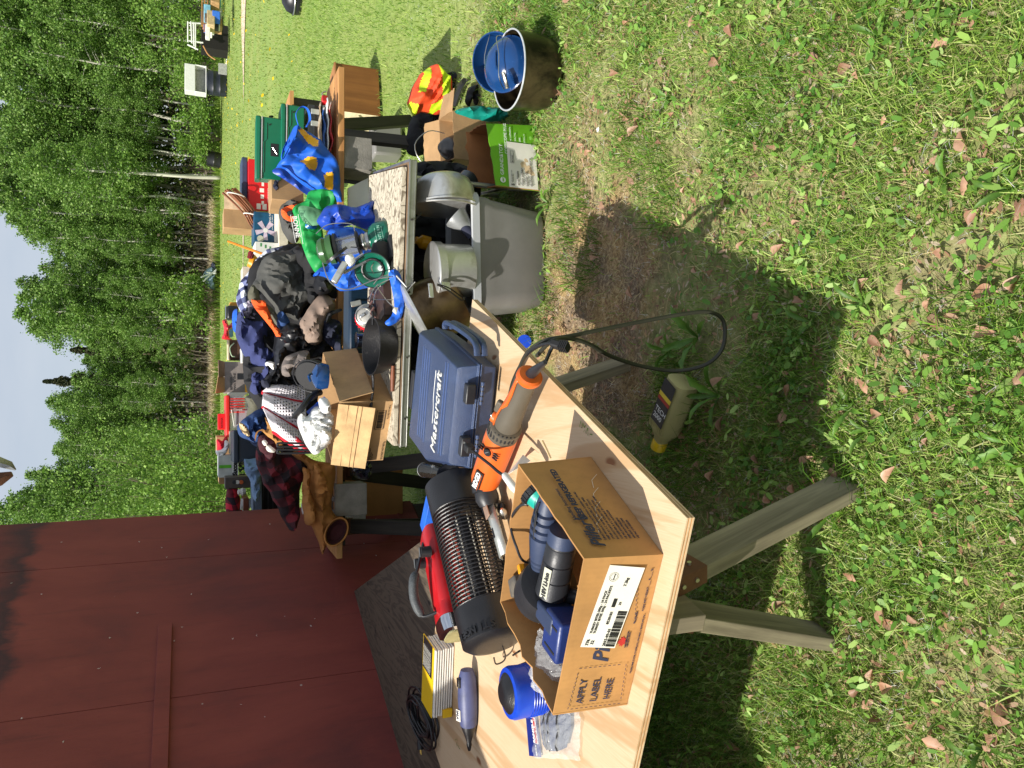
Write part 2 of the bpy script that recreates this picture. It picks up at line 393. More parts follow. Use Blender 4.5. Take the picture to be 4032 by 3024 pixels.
# ================================================================ ground
def ground_mat():
    t = NT('lawn_and_soil'); v = t.map(); n1 = t.noise(v, .6, 6, .6); n2 = t.noise(v, 26, 6, .7); n3 = t.noise(v, 5, 5, .6)
    green = t.ramp(n2, [(.25, (78, 98, 42)), (.5, (122, 146, 66)), (.75, (154, 170, 98))])
    straw = t.ramp(n2, [(.25, (92, 78, 58)), (.5, (140, 124, 96)), (.75, (190, 174, 140))])
    sx_ = t.n.new('ShaderNodeSeparateXYZ'); t.l(t.tc.outputs['Object'], sx_.inputs[0])
    far = t.ramp(t.math('MULTIPLY', sx_.outputs[1], .1), [(.33, (0, 0, 0, 1)), (.5, (1, 1, 1, 1))])
    patch_ = t.ramp(n3, [(.35, (.25, .25, .25, 1)), (.62, (.75, .75, .75, 1))]); f = t.mix(1.0, far, patch_, 'LIGHTEN')
    col = t.mix(f, straw, green); yel = t.ramp(n1, [(.45, (0, 0, 0, 1)), (.7, (.5, .5, .5, 1))]); col = t.mix(t.mix(1.0, yel, far, 'MULTIPLY'), col, lin((158, 158, 92)))
    # bare trodden strip in front of the folding table
    cx = t.math('MULTIPLY', t.math('SUBTRACT', sx_.outputs[0], .3), .85); cy = t.math('MULTIPLY', t.math('SUBTRACT', sx_.outputs[1], 3.0), .98)
    dd_ = t.math('SQRT', t.math('ADD', t.math('MULTIPLY', cx, cx), t.math('MULTIPLY', cy, cy))); dd_ = t.math('ADD', dd_, t.math('MULTIPLY', t.noise(v, 3.2, 6, .65), .9))
    bare_ = t.ramp(dd_, [(.98, (1, 1, 1, 1)), (1.0, (0, 0, 0, 1))]); bare_.node.color_ramp.elements[0].position = .86
    n4 = t.noise(v, 60, 6, .75); db = t.mix(t.ramp(t.noise(v, 4, 4), [(.42, (0, 0, 0, 1)), (.6, (1, 1, 1, 1))]), t.ramp(n4, [(.28, (58, 46, 36)), (.5, (124, 106, 86)), (.72, (190, 172, 142))]), t.ramp(n4, [(.3, (80, 62, 38)), (.5, (164, 136, 92)), (.7, (208, 184, 132))]))
    col = t.mix(bare_, col, db)
    t.set(col, Roughness=.95); t.bump(n2, .6, .02); return t.m
g = M(); xs = [-300, -60, -20, -8, -4] + [i * .25 for i in range(-12, 25)] + [9, 14, 24, 60, 300]; ys = [-60, -10, -3, 0] + [.5 + i * .25 for i in range(36)] + [12, 20, 30, 45, 70, 120, 420]
def gz(x, y): return -.018 + .022 * noise.noise(Vector((x * 1.3, y * 1.3, 3))) if (y < 10 and abs(x) < 7) else -.01
g.v = [Vector((x, y, gz(x, y))) for y in ys for x in xs]; nx_ = len(xs)
g.f = [[j * nx_ + i, j * nx_ + i + 1, (j + 1) * nx_ + i + 1, (j + 1) * nx_ + i] for j in range(len(ys) - 1) for i in range(nx_ - 1)]
struct('ground', g, ground_mat())
pm = M(); px_ = [-14 + i for i in range(60)]
for j in (0, 1):
    for x in px_: wd = (2.4 * min(1, max(.0, (x - 9.5) / 3)) if x > 9 else .7 * max(0, 1 - abs(x - 5.2) / 1.6)) * (1 + .25 * noise.noise(Vector((x * .7, j, 2)))); pm.v.append(Vector((x, 26.6 + (x - 10) * -.03 + .2 * noise.noise(Vector((x * .4, 5, 0))) + (j - .5) * wd, .012)))
pm.f = [[i, i + 1, 60 + i + 1, 60 + i] for i in range(59)]
struct('path', pm, mat('sandy_path', (206, 184, 160), .9, bsc=20, bump=.5))

# ---------------------------------------------------------------- numpy blade maker
def noisef(x, y, f, sd):
    # cheap smooth 2-d noise from sines
    r = np.random.RandomState(sd); v = 0
    for i in range(7):
        a = r.rand() * 6.28; k = f * (.6 + 1.6 * r.rand()); v = v + np.sin((x * np.cos(a) + y * np.sin(a)) * k * 6.28 + r.rand() * 6.28)
    return v / 7 ** .5
def bare(x, y):
    """0 = bare trodden soil, 1 = full lawn"""
    d = np.sqrt(((x - .25) / 1.08) ** 2 + ((y - 3.0) / .95) ** 2) + .18 * noisef(x, y, 1.5, 41); return np.clip((d - .7) / .5, 0, 1)
def blades(name, x, y, hgt, wid, cols, bend=.5, seed=1, mt=None, z0=-.012, lab=None, cat=None):
    rs = np.random.RandomState(seed); n = len(x); a = rs.rand(n) * 2 * np.pi; h = hgt * (.5 + rs.rand(n)); w = wid * (.6 + .8 * rs.rand(n)); b = bend * h * (.2 + 1.3 * rs.rand(n)); ba = rs.rand(n) * 2 * np.pi
    dx, dy = np.cos(a) * w / 2, np.sin(a) * w / 2; bx, by = np.cos(ba) * b, np.sin(ba) * b; z = np.full(n, z0)
    V = np.zeros((n, 5, 3)); V[:, 0] = np.stack([x - dx, y - dy, z], 1); V[:, 1] = np.stack([x + dx, y + dy, z], 1)
    V[:, 2] = np.stack([x + dx * .8 + bx * .35, y + dy * .8 + by * .35, z + h * .55], 1); V[:, 3] = np.stack([x - dx * .8 + bx * .35, y - dy * .8 + by * .35, z + h * .55], 1)
    V[:, 4] = np.stack([x + bx, y + by, z + h * .92], 1)
    base = np.arange(n)[:, None] * 5; loops = np.concatenate([base + np.array([0, 1, 2, 3]), base + np.array([3, 2, 4])], 1).ravel()
    me = bpy.data.meshes.new(name); me.vertices.add(n * 5); me.vertices.foreach_set('co', V.ravel()); me.loops.add(n * 7); me.loops.foreach_set('vertex_index', loops.astype(np.int32))
    ls = (np.arange(n)[:, None] * 7 + np.array([0, 4])).ravel(); lt = np.tile([4, 3], n); me.polygons.add(n * 2); me.polygons.foreach_set('loop_start', ls.astype(np.int32)); me.polygons.foreach_set('loop_total', lt.astype(np.int32))
    me.update(); me.validate()
    ca = me.color_attributes.new('col', 'FLOAT_COLOR', 'POINT'); cc = np.array([lin(c) for c in cols]); ci = cc[rs.randint(0, len(cc), n)] * (.75 + .5 * rs.rand(n))[:, None]; ci[:, 3] = 1
    ca.data.foreach_set('color', np.repeat(ci, 5, 0).ravel().astype(np.float32))
    o = bpy.data.objects.new(name, me); C.objects.link(o); me.materials.append(mt or M_blade); return tag(o, lab, cat, kind='stuff')
def attr_mat(name, rough=.55, trans=.25):
    t = NT(name); a = t.n.new('ShaderNodeAttribute'); a.attribute_name = 'col'; t.set(a.outputs['Color'], Roughness=rough, Specular_IOR_Level=.3)
    tr = t.n.new('ShaderNodeBsdfTranslucent'); t.l(a.outputs['Color'], tr.inputs['Color']); ms = t.n.new('ShaderNodeMixShader'); ms.inputs[0].default_value = trans
    out = t.n['Material Output']; t.l(t.b.outputs[0], ms.inputs[1]); t.l(tr.outputs[0], ms.inputs[2]); t.l(ms.outputs[0], out.inputs[0]); return t.m
M_blade = attr_mat('grass_blade', .5, .3)
GREENS = [(120, 154, 54), (148, 176, 74), (98, 134, 46), (176, 194, 108), (138, 168, 74), (106, 144, 62), (186, 184, 126)]
STRAW = [(196, 176, 128), (172, 150, 108), (214, 198, 150), (138, 116, 84)]
def scatter(n, y0, y1, spread=.72, seed=1, pw=1.0, x_extra=.5):
    r = np.random.RandomState(seed); y = y0 + (y1 - y0) * r.rand(n) ** pw; hw = y * spread + x_extra; x = (r.rand(n) * 2 - 1) * hw
    keep = r.rand(n) < hw / hw.max() ; return x[keep], y[keep], r
x, y, r = scatter(620000, .75, 4.3, seed=2, spread=.62, x_extra=.35, pw=1.1); d = bare(x, y); nn_ = noisef(x, y, 1.6, 3); k = r.rand(len(x)) < np.clip(d * (.62 + .42 * nn_), .02, 1); x, y = x[k], y[k]
blades('lawn_grass', x, y, .032, .0032, GREENS, 1.0, 11, lab='thin patchy green grass on the near ground', cat='grass')
x, y, r = scatter(190000, .7, 4.6, seed=4); d = bare(x, y); nn_ = noisef(x, y, 1.3, 9); k = r.rand(len(x)) < np.clip(.35 - .3 * nn_ + (1 - d) * .3, .08, .8); x, y = x[k], y[k]
blades('dry_grass', x, y, .018, .002, STRAW, 2.2, 12, lab='dry straw and thatch lying between the green blades', cat='dry grass')
x, y, r = scatter(300000, 3.6, 17, seed=5, pw=.95); k = (r.rand(len(x)) < np.clip(bare(x, y) + .05, 0, 1) * np.clip((17 - y) / 6, 0, 1)); x, y = x[k], y[k]
blades('lawn_grass', x, y, .042, .0055, GREENS[:6] + [(112, 146, 52), (134, 160, 66)], .9, 13, lab='mown lawn grass behind the tables', cat='grass')
x, y, r = scatter(160000, 9.5, 52, seed=6, pw=.85); k = r.rand(len(x)) < np.clip((y - 9.5) / 6, 0, 1); x, y = x[k], y[k]; blades('lawn_grass', x, y, .05, .018, [(118, 148, 56), (138, 160, 68), (104, 134, 46), (156, 168, 82), (136, 142, 78)], .9, 14, lab='far mown lawn reaching to the trees', cat='grass')
x, y, r = scatter(60000, .75, 3.6, seed=16); kk = noisef(x, y, 1.1, 21) > .5; x, y = x[kk], y[kk]
blades('long_grass', x, y, .075, .003, [(84, 122, 30), (110, 150, 46), (66, 104, 26)], .9, 17, lab='longer tufts of bright green grass', cat='grass')

# ---------------------------------------------------------------- clover leaflets, fluff (stuff), broadleaf weeds and dead leaves (individuals)
def flakes(name, x, y, size, cols, seed, z=(0, .02), asp=.7, lab=None, cat=None, tilt=.5, mt=None):
    rs = np.random.RandomState(seed); n = len(x); a = rs.rand(n) * 6.283; s_ = size * (.5 + rs.rand(n)); zz = z[0] + (z[1] - z[0]) * rs.rand(n); tx = (rs.rand(n, 2) - .5) * 2 * tilt
    ang = np.array([0, 1.05, 2.1, 3.14, 4.2, 5.25]); V = np.zeros((n, 6, 3))
    for i, q in enumerate(ang):
        u, v = np.cos(q) * s_, np.sin(q) * s_ * asp; V[:, i, 0] = x + u * np.cos(a) - v * np.sin(a); V[:, i, 1] = y + u * np.sin(a) + v * np.cos(a); V[:, i, 2] = zz + u * tx[:, 0] + v * tx[:, 1]
    me = bpy.data.meshes.new(name); me.vertices.add(n * 6); me.vertices.foreach_set('co', V.ravel()); me.loops.add(n * 6); me.loops.foreach_set('vertex_index', np.arange(n * 6, dtype=np.int32))
    me.polygons.add(n); me.polygons.foreach_set('loop_start', (np.arange(n) * 6).astype(np.int32)); me.polygons.foreach_set('loop_total', np.full(n, 6, np.int32)); me.update(); me.validate()
    ca = me.color_attributes.new('col', 'FLOAT_COLOR', 'POINT'); cc = np.array([lin(c) for c in cols]); ci = cc[rs.randint(0, len(cc), n)] * (.8 + .4 * rs.rand(n))[:, None]; ci[:, 3] = 1
    ca.data.foreach_set('color', np.repeat(ci, 6, 0).ravel().astype(np.float32)); o = bpy.data.objects.new(name, me); C.objects.link(o); me.materials.append(mt or M_blade); return tag(o, lab, cat, kind='stuff')
x, y, r = scatter(26000, .75, 4.2, seed=21); k = (noisef(x, y, 1.4, 31) > .1) & (r.rand(len(x)) < bare(x, y)); x, y = x[k], y[k]
flakes('clover_leaves', x, y, .008, [(96, 140, 56), (120, 158, 70), (78, 122, 46)], 22, (.005, .035), .85, 'small round clover and weed leaves in the grass', 'clover')
x, y, r = scatter(24000, .75, 4.3, seed=61); k = (r.rand(len(x)) < bare(x, y) * .8) & (noisef(x, y, 1.9, 63) > -.6); x, y = x[k], y[k]
flakes('broad_leaflets', x, y, .0125, [(118, 158, 66), (142, 176, 84), (98, 140, 56), (160, 188, 104)], 62, (.006, .03), .42, 'small oval weed leaves mixed through the near grass', 'weeds', .7)
x, y, r = scatter(34000, .75, 4.5, seed=23); k = noisef(x, y, 1.2, 33) > -.5; x, y = x[k], y[k]
flakes('leaf_litter', x, y, .010, [(166, 130, 104), (182, 150, 122), (136, 102, 80), (190, 172, 150), (170, 140, 100)], 24, (-.008, .010), .38, 'crumbled bits of old leaves on the soil', 'leaf litter', .3)
x, y, r = scatter(8500, .75, 6, seed=25); rs = np.random.RandomState(8); x = np.repeat(x, 5) + rs.randn(len(x) * 5) * .008; y = np.repeat(y, 5) + rs.randn(len(y) * 5) * .008
blades('seed_fluff', x, y, .012, .0009, [(228, 228, 222), (206, 208, 200)], 2.5, 26, lab='white poplar seed fluff caught in the grass', cat='seed fluff', z0=.006)
M_weed = NT('weed_leaf'); 
def weedmat(name, c1, c2):
    t = NT(name); col = t.ramp(t.noise(t.map(), 30, 4), [(.3, c1), (.7, c2)]); oi = t.n.new('ShaderNodeObjectInfo'); hs = t.n.new('ShaderNodeHueSaturation'); t.l(t.math('MULTIPLY_ADD', oi.outputs['Random'], .5), hs.inputs['Value']); hs.inputs['Value'].links[0].from_node.inputs[2].default_value = .75
    t.l(col, hs.inputs['Color']); t.set(hs.outputs[0], Roughness=.5); tr = t.n.new('ShaderNodeBsdfTranslucent'); t.l(hs.outputs[0], tr.inputs['Color']); ms = t.n.new('ShaderNodeMixShader'); ms.inputs[0].default_value = .3
    out = t.n['Material Output']; t.l(t.b.outputs[0], ms.inputs[1]); t.l(tr.outputs[0], ms.inputs[2]); t.l(ms.outputs[0], out.inputs[0]); return t.m
M_weed = weedmat('weed_leaf_green', (74, 116, 36), (112, 150, 56)); M_dead = weedmat('dead_leaf_brown', (158, 112, 84), (204, 166, 138))
def leaf_mesh(name, L, W, curl, mt, lobes=0, rise=.4):
    m = M(); n = 7
    for i in range(n + 1):
        t = i / n; w = W * math.sin(math.pi * min(1, t * .93 + .07)) ** .8 * (.45 + .75 * t if t < .75 else .45 + .75 * .75) * (1 + (lobes * .35 * (1 if i % 2 else -1)))
        if i == n: w = .0008
        zc = rise * L * math.sin(t * 2.2) * .45; m.v += [Vector((t * L, -w / 2, zc + curl * w)), Vector((t * L, 0, zc)), Vector((t * L, w / 2, zc + curl * w))]
    for i in range(n):
        for j in (0, 1): a = i * 3 + j; m.f.append([a, a + 1, a + 4, a + 3])
    me = bpy.data.meshes.new(name); me.from_pydata([tuple(v) for v in m.v], [], m.f); me.materials.append(mt); me.shade_smooth(); return me
LM = [leaf_mesh('leaf', .085, .03, .25, M_weed), leaf_mesh('leaf', .115, .03, .3, M_weed, .6, .5), leaf_mesh('leaf', .06, .028, .15, M_weed, 0, .7), leaf_mesh('leaf', .13, .026, .3, M_weed, .3, .9)]
rw = random.Random(5)
def weed(x, y, s_=1.0, n=6, lab='low green broadleaf weed with long oval leaves growing in the grass', grp='broadleaf weeds in the lawn'):
    t = thing('weed_plant', lab, 'weed', (x, y, -.005), rw.random() * 6.28, grp)
    for i in range(n):
        o = bpy.data.objects.new('leaf', rw.choice(LM)); C.objects.link(o); o.parent = t; o.rotation_euler = (rw.uniform(-.3, .3), -rw.uniform(.05, .55), i * 6.28 / n + rw.uniform(-.4, .4)); q = s_ * rw.uniform(.7, 1.15); o.scale = (q, q, q)
    return t
spots = []
for i in range(64):
    yy = 1.0 + 3.0 * rw.random() ** 1.5; xx = rw.uniform(-.62, .6) * (yy + .3)
    if bare(np.array([xx]), np.array([yy]))[0] < .6: continue
    spots.append((xx, yy))
for xx, yy in spots: weed(xx, yy, rw.uniform(.4, .72), rw.choice((4, 5, 6, 7)))
for X, Y, q in ((2160, 800, .8), (2750, 1330, 1.3), (2640, 1380, .9), (2830, 1560, 1.1)):
    p = on(X, Y); weed(p.x, p.y, q, 7)
DM = [leaf_mesh('fallen', .05, .034, .5, M_dead, 0, .3), leaf_mesh('fallen', .042, .03, -.3, M_dead, .3, .5), leaf_mesh('fallen', .036, .028, .8, M_dead, 0, .1)]
for i in range(290):
    yy = .95 + 3.3 * rw.random() ** 1.3; xx = rw.uniform(-.62, .62) * (yy + .2)
    o = bpy.data.objects.new('fallen_leaf', rw.choice(DM)); C.objects.link(o); o.location = (xx, yy, rw.uniform(.002, .016)); o.rotation_euler = (rw.uniform(-.35, .35), rw.uniform(-.35, .35), rw.random() * 6.28); q = rw.uniform(.6, 1.15); o.scale = (q, q, q)
    tag(o, 'curled dry brown poplar leaf lying on the ground', 'dead leaf', 'fallen leaves scattered in the grass')

# ================================================================ trees
M_leaf = attr_mat('aspen_leaves', .5, .35)
M_bark = wood_mat('pale_aspen_bark', (214, 212, 196), (158, 154, 138), 2, .8, .25, .1)
M_barkd = mat('grey_brush_twigs', (112, 98, 84), .9)
def leafcloud(name, pts, size, cols, seed, up=.3):
    rs = np.random.RandomState(seed); n = len(pts); d = rs.randn(n, 3); d[:, 2] += up; d /= np.linalg.norm(d, axis=1)[:, None]; e = rs.randn(n, 3); u = np.cross(d, e); u /= np.linalg.norm(u, axis=1)[:, None]; v = np.cross(d, u); s_ = (size * (.5 + rs.rand(n)))[:, None]
    V = np.stack([pts - u * s_, pts - v * s_ * .75, pts + u * s_, pts + v * s_ * .75], 1)
    me = bpy.data.meshes.new(name); me.vertices.add(n * 4); me.vertices.foreach_set('co', V.ravel()); me.loops.add(n * 4); me.loops.foreach_set('vertex_index', np.arange(n * 4, dtype=np.int32)); me.polygons.add(n)
    me.polygons.foreach_set('loop_start', (np.arange(n) * 4).astype(np.int32)); me.polygons.foreach_set('loop_total', np.full(n, 4, np.int32)); me.update(); me.validate()
    ca = me.color_attributes.new('col', 'FLOAT_COLOR', 'POINT'); cc = np.array([lin(c) for c in cols]); ci = cc[rs.randint(0, len(cc), n)] * (.78 + .44 * rs.rand(n))[:, None]; ci[:, 3] = 1
    ca.data.foreach_set('color', np.repeat(ci, 4, 0).ravel().astype(np.float32)); me.materials.append(M_leaf); return me
LEAFC = [(104, 142, 58), (124, 158, 70), (90, 126, 52), (150, 178, 98), (80, 112, 48), (114, 150, 66)]
def aspen_meshes(seed, H=10.0, base=.25, rad=1.35, nl=3600, ncl=70, size=.085):
    r = random.Random(seed); rs = np.random.RandomState(seed); lean = (r.uniform(-.5, .5), r.uniform(-.3, .3))
    tp = [Vector((lean[0] * (t / 8) ** 1.5 + .12 * math.sin(t * 1.3 + seed), lean[1] * (t / 8) + .08 * math.sin(t + 2 * seed), H * .97 * t / 8)) for t in range(9)]
    m = M(); m.tube(smooth_path(tp, 3), [.1 * (1 - .8 * i / 24) for i in range(25)], 7)
    cl = []
    for i in range(ncl):
        t = base + (1 - base) * (i + r.random()) / ncl; a = r.random() * 6.28; k = t * 8; j = min(7, int(k)); c = tp[j].lerp(tp[j + 1], k - j)
        env = math.sin(math.pi * min(1, ((t - base) / (1 - base)) * .82 + .18)) ** .7; rr = rad * env * (.35 + .75 * r.random()); e = c + Vector((math.cos(a) * rr, math.sin(a) * rr, rr * .35))
        if i % 2 == 0: m.tube([c, c.lerp(e, .5) + Vector((0, 0, .05)), e], [.02, .013, .005], 4)
        cl.append((e, .13 + .3 * env * r.random()))
    w = np.array([q[1] for q in cl]); pick = rs.choice(len(cl), nl, p=w / w.sum()); P = np.array([tuple(cl[i][0]) for i in pick]) + rs.randn(nl, 3) * w[pick][:, None] * np.array([.75, .75, .6])
    tm = bpy.data.meshes.new('trunk'); tm.from_pydata([tuple(v) for v in m.v], [], m.f); tm.materials.append(M_bark); tm.shade_smooth()
    return tm, leafcloud('crown', P, size, LEAFC, seed)
ASP = [aspen_meshes(i + 3, 10, b_, rd, 9500, 100, .052) for i, (b_, rd) in enumerate([(.3, 1.25), (.42, 1.1), (.24, 1.4), (.5, 1.0), (.36, 1.15)])]
TOP = [(-600, -300), (0, -230), (300, -150), (560, -40), (640, 30), (700, -20), (860, 25), (990, 75), (1088, 150), (1133, 110), (1233, 30), (1314, 90), (1341, 260), (1405, 300), (1500, 250), (1567, 172), (1640, 172), (1703, 226), (1766, 100), (1820, 130), (1866, 40), (1940, -60), (2100, -150), (3000, -250)]
def topx(Y):
    for (a, b), (c, d) in zip(TOP, TOP[1:]):
        if a <= Y <= c: return b + (d - b) * (Y - a) / (c - a)
    return -150
rt = random.Random(31); ntree = 0
def plant_tree(x, y, H, v=None, lab=None, grp='aspens along the far edge of the lawn', s=None):
    tm, cm = ASP[v if v is not None else rt.randrange(5)]; k = H / 10; w_ = s or k * rt.uniform(.85, 1.15)
    t = thing('aspen_tree', lab or 'tall slender aspen with pale trunk and light green leaves in the tree line', 'tree', (x, y, -.05), rt.random() * 6.28, grp)
    for n_, me in (('trunk', tm), ('crown', cm)): o = bpy.data.objects.new(n_, me); C.objects.link(o); o.parent = t; o.scale = (w_, w_, k)
    return t
for row, (y0, sp, jit, fac) in enumerate([(51, 1.25, .9, .8), (54, 1.3, 1.0, .93), (58, 1.35, 1.0, 1.0), (63, 1.8, 1.2, .98)]):
    x = -9.0
    while x < 31:
        yy = y0 + rt.uniform(-jit, jit); Yp = 1512 - (x / yy) * FPX / math.cos(PITCH) * (1.0); Yp = 1512 - x / yy * 3100
        zt = at(topx(Yp), Yp, yy).z; H = max(4, zt * fac * rt.uniform(.9, 1.04) * (1.0 if x < 9 else 1.1)); 
        if row == 0: H *= rt.uniform(.6, 1.0)
        plant_tree(x, yy, H); x += sp * rt.uniform(.7, 1.35)
for (X, Y, yy, lab) in ((27, 1233, 52, 'tallest lone aspen crown standing up against the sky beside the gap'), (20, 620, 47, 'aspen with a thick pale trunk rising behind the small black barrel')):
    p = at(X, Y, yy); plant_tree(p.x, yy, p.z, 1, lab, s=p.z / 10 * 1.15)
# spruces
M_spr = attr_mat('spruce_needles', .7, .1)
def spruce(X, Y, yy, lab):
    p = at(X, Y, yy); H = p.z; r = np.random.RandomState(int(Y)); n = 9000; t = r.rand(n) ** .6; a = r.rand(n) * 6.283; q = (1 - t) ** .8 * 1.9 * (.35 + .65 * np.abs(np.sin(t * H * 3.2))) + .06; q = q * r.rand(n) ** .5
    P = np.stack([np.cos(a) * q, np.sin(a) * q, t * H - q * .35], 1); t_ = thing('spruce_tree', lab, 'tree', (p.x, yy, 0)); me = leafcloud('crown', P, .06, [(66, 72, 44), (84, 84, 56), (52, 62, 40)], 5); me.materials.clear(); me.materials.append(M_spr)
    o = bpy.data.objects.new('crown', me); C.objects.link(o); o.parent = t_; m = M(); m.tube([(0, 0, 0), (0, 0, H * .98)], [.09, .006], 7); part('trunk', m, M_barkd, t_, w=False)
spruce(276, 1378, 56, 'small brown-green spruce tip beside the tall lone aspen'); spruce(168, 1502, 57, 'taller dark spruce tip between rounded aspens')
# brush, reeds, ferny shrubs
rs = np.random.RandomState(4); n = 60000; x = -14 + 50 * rs.rand(n); y = 50.2 + 12 * rs.rand(n); z = 3.2 * rs.rand(n) ** 1.6 * (.7 + .5 * noisef(x, y, .12, 7))
me = leafcloud('undergrowth', np.stack([x, y, np.abs(z)], 1), .1, [(92, 110, 50), (112, 130, 60), (124, 112, 90), (96, 92, 66)], 9); o = bpy.data.objects.new('undergrowth', me); C.objects.link(o); tag(o, 'tangled green and grey brush under the aspens', 'brush', kind='stuff')
n = 90000; x = -40 + 100 * rs.rand(n); y = 63 + 9 * rs.rand(n); z = 7.5 * rs.rand(n)
me = leafcloud('far_wood', np.stack([x, y, z], 1), .17, [(84, 108, 46), (72, 94, 40), (104, 126, 58)], 10); o = bpy.data.objects.new('far_wood', me); C.objects.link(o); tag(o, 'dense shady wood closing off behind the first aspens', 'wood', kind='stuff')
n = 9000; x = rs.rand(n) * 17 - 6; y = 49.6 + 1.3 * rs.rand(n); blades('dry_reeds', x, y, .55, .04, [(226, 214, 180), (206, 190, 150), (176, 160, 122)], .6, 33, lab='band of dry tan reeds at the foot of the trees', cat='reeds')
n = 5200; x = rs.rand(n) * 60 - 18; y = 50 + 3 * rs.rand(n); blades('dead_stems', x, y, 1.6, .035, [(120, 108, 94), (150, 140, 124), (88, 78, 66)], .3, 34, lab='bare grey saplings and dead stems in the undergrowth', cat='dead stems')
n = 9000; x = rs.rand(n) * 62 - 18; y = 48.2 + 1.8 * rs.rand(n); blades('long_grass', x, y, .38, .03, [(104, 132, 44), (126, 152, 58), (86, 112, 38)], .5, 35, lab='unmown grass along the edge of the trees', cat='grass')
# shrubs: bright leafy mass near the shed and lower right side
def shrub(X, Y, yy, w, h, lab, sd, nl=2600, cols=LEAFC, size=.05):
    p = at(X, Y, yy); r = np.random.RandomState(sd); cl = r.randn(26, 3) * np.array([w / 3.2, w / 4, h / 5]) + np.array([0, 0, h * .5]); P = cl[r.randint(0, 26, nl)] + r.randn(nl, 3) * np.array([w, w, h]) * .09; P[:, 2] = np.abs(P[:, 2])
    t = thing('leafy_shrub', lab, 'shrub', (p.x, yy, 0)); o = bpy.data.objects.new('foliage', leafcloud('foliage', P, size, cols, sd)); C.objects.link(o); o.parent = t
    m = M(); rr = random.Random(sd)
    for i in range(9): a = rr.random() * 6.28; m.tube([(0, 0, 0), (math.cos(a) * w * .12, math.sin(a) * w * .12, h * .4), (math.cos(a) * w * .35, math.sin(a) * w * .3, h * .85)], [.02, .014, .005], 5)
    part('stems', m, M_barkd, t, w=False)
BR = [(106, 142, 54), (122, 156, 66), (90, 126, 48), (138, 166, 82)]
for X, Y, yy, w, h, lab, sd in ((800, 1830, 24, 2.2, 2.6, 'bright green shrub by the shed corner with dense small leaves', 1), (800, 1990, 22, 2.4, 3.6, 'tall leafy shrub rising along the edge of the red shed', 2), (780, 1900, 27, 2.8, 5.2, 'tall bright shrub in the middle behind the shed corner', 3),
                                (800, 2080, 26, 2.6, 5.6, 'leafy shrub mostly hidden behind the shed wall', 4), (800, 540, 46, 2.6, 2.4, 'low green shrub right of the small black barrel', 5), (800, 300, 44, 3, 3, 'leafy shrub between the white cabinet and the chair frame', 6), (800, 110, 43, 3.4, 4.2, 'large shrub behind the wooden pile', 7), (780, 1180, 49, 2.6, 2.8, 'grey-green bush behind the collapsed tarp', 8)):
    shrub(X, Y, yy, w, h, lab, sd, 9000 if sd < 5 else 4500, BR, .036 if sd < 5 else .06)
# ================================================================ red shed on the left
SC = Vector((-.85, 5.5, 0)); SD = Vector((-.407, -.914, 0)).normalized(); SN = Vector((.914, -.407, 0)).normalized()
def shed_s(X, Y):     # distance along the wall where a pixel's sight line meets it, and height
    d = _ray(X, Y); o = Vector((0, 0, EYE)); t = (SC - o).dot(SN) / d.dot(SN); p = o + d * t; return (p - SC).dot(SD), p.z
shed = thing('red_shed', 'barn red painted plywood shed with a nailed batten, standing in its own shade', 'shed', tuple(SC), math.atan2(SD.y, SD.x))
s1 = shed_s(550, 2213)[0]; s2 = shed_s(1100, 2690)[0]; HS = 2.78
def wallbox(s0, s1_, z0, z1, d0, d1, name, mt=None, **k):
    m = M(); m.box(((s0 + s1_) / 2, (d0 + d1) / 2, (z0 + z1) / 2), (s1_ - s0, d1 - d0, z1 - z0)); return part(name, m, mt or M_shed, shed, w=False, **k)
# local x runs along the wall toward the viewer, local y is outwards
sg = 1 if (Matrix.Rotation(math.atan2(SD.y, SD.x), 4, 'Z') @ Vector((0, 1, 0))).dot(SN) > 0 else -1
def wb(s0, s1_, z0, z1, d0, d1, name, mt=None, **k): return wallbox(s0, s1_, z0, z1, min(sg * d0, sg * d1), max(sg * d0, sg * d1), name, mt, **k)
cuts = [0, s1 - .003, s2 - .003, s2 + 1.22, s2 + 2.44, s2 + 3.66]
for a_, b_ in zip(cuts, cuts[1:]): wb(a_ + .0015, b_ - .0015, .12, HS, -.012, 0, 'wall_panel', bevel=.0015)
wb(.0, cuts[-1], .1, HS - .01, -1.9, -.02, 'body', mat('shed_inside_dark', (70, 30, 26), .8))
wb(0, cuts[-1], 0, .12, -1.88, -.03, 'foundation', M_darkwood)
bl = [shed_s(x_, y_) for x_, y_ in ((627, 2470), (686, 2470), (590, 3020), (653, 3020))]
wb(bl[0][0], bl[2][0] + .9, (bl[1][1] + bl[3][1]) / 2, (bl[0][1] + bl[2][1]) / 2, .001, .024, 'batten', bevel=.002)
wb(-.02, cuts[-1], .24, .255, .0, .006, 'base_trim')
# low roof with white metal edge
m = M(); m.box(((cuts[-1]) / 2, -.95 * sg, HS + .045), (cuts[-1] + .04, 2.0, .09)); part('roof', m, mat('tar_roof', (60, 58, 56), .8), shed, w=False)
p = at(20, 1880, 5.9); q0 = wm(shed).inverted() @ p
fl = solo('roof_flashing', M().box(tuple(at(10, 1858, 6.4)), (.34, .05, .04), .2, T=None), M_alu, 'white metal roof edge with rusty broken end jutting in at the top', 'roof edge')
fl.parent = None
m = M(); a_ = at(-60, 1800, 6.3); b_ = at(45, 1840, 6.3); c_ = at(70, 1862, 6.3); m.tube([a_, b_], .035, 4); fl2 = part('rotten_board', M().tube([at(-60, 1900, 6.32), at(52, 1868, 6.32)], [.05, .03], 6), M_rust, fl)
bpy.data.objects.remove(fl); 
t = thing('roof_edge', 'white metal roof edge over a rusty broken board, high beside the shed', 'roof edge', tuple(at(0, 1850, 6.3)))
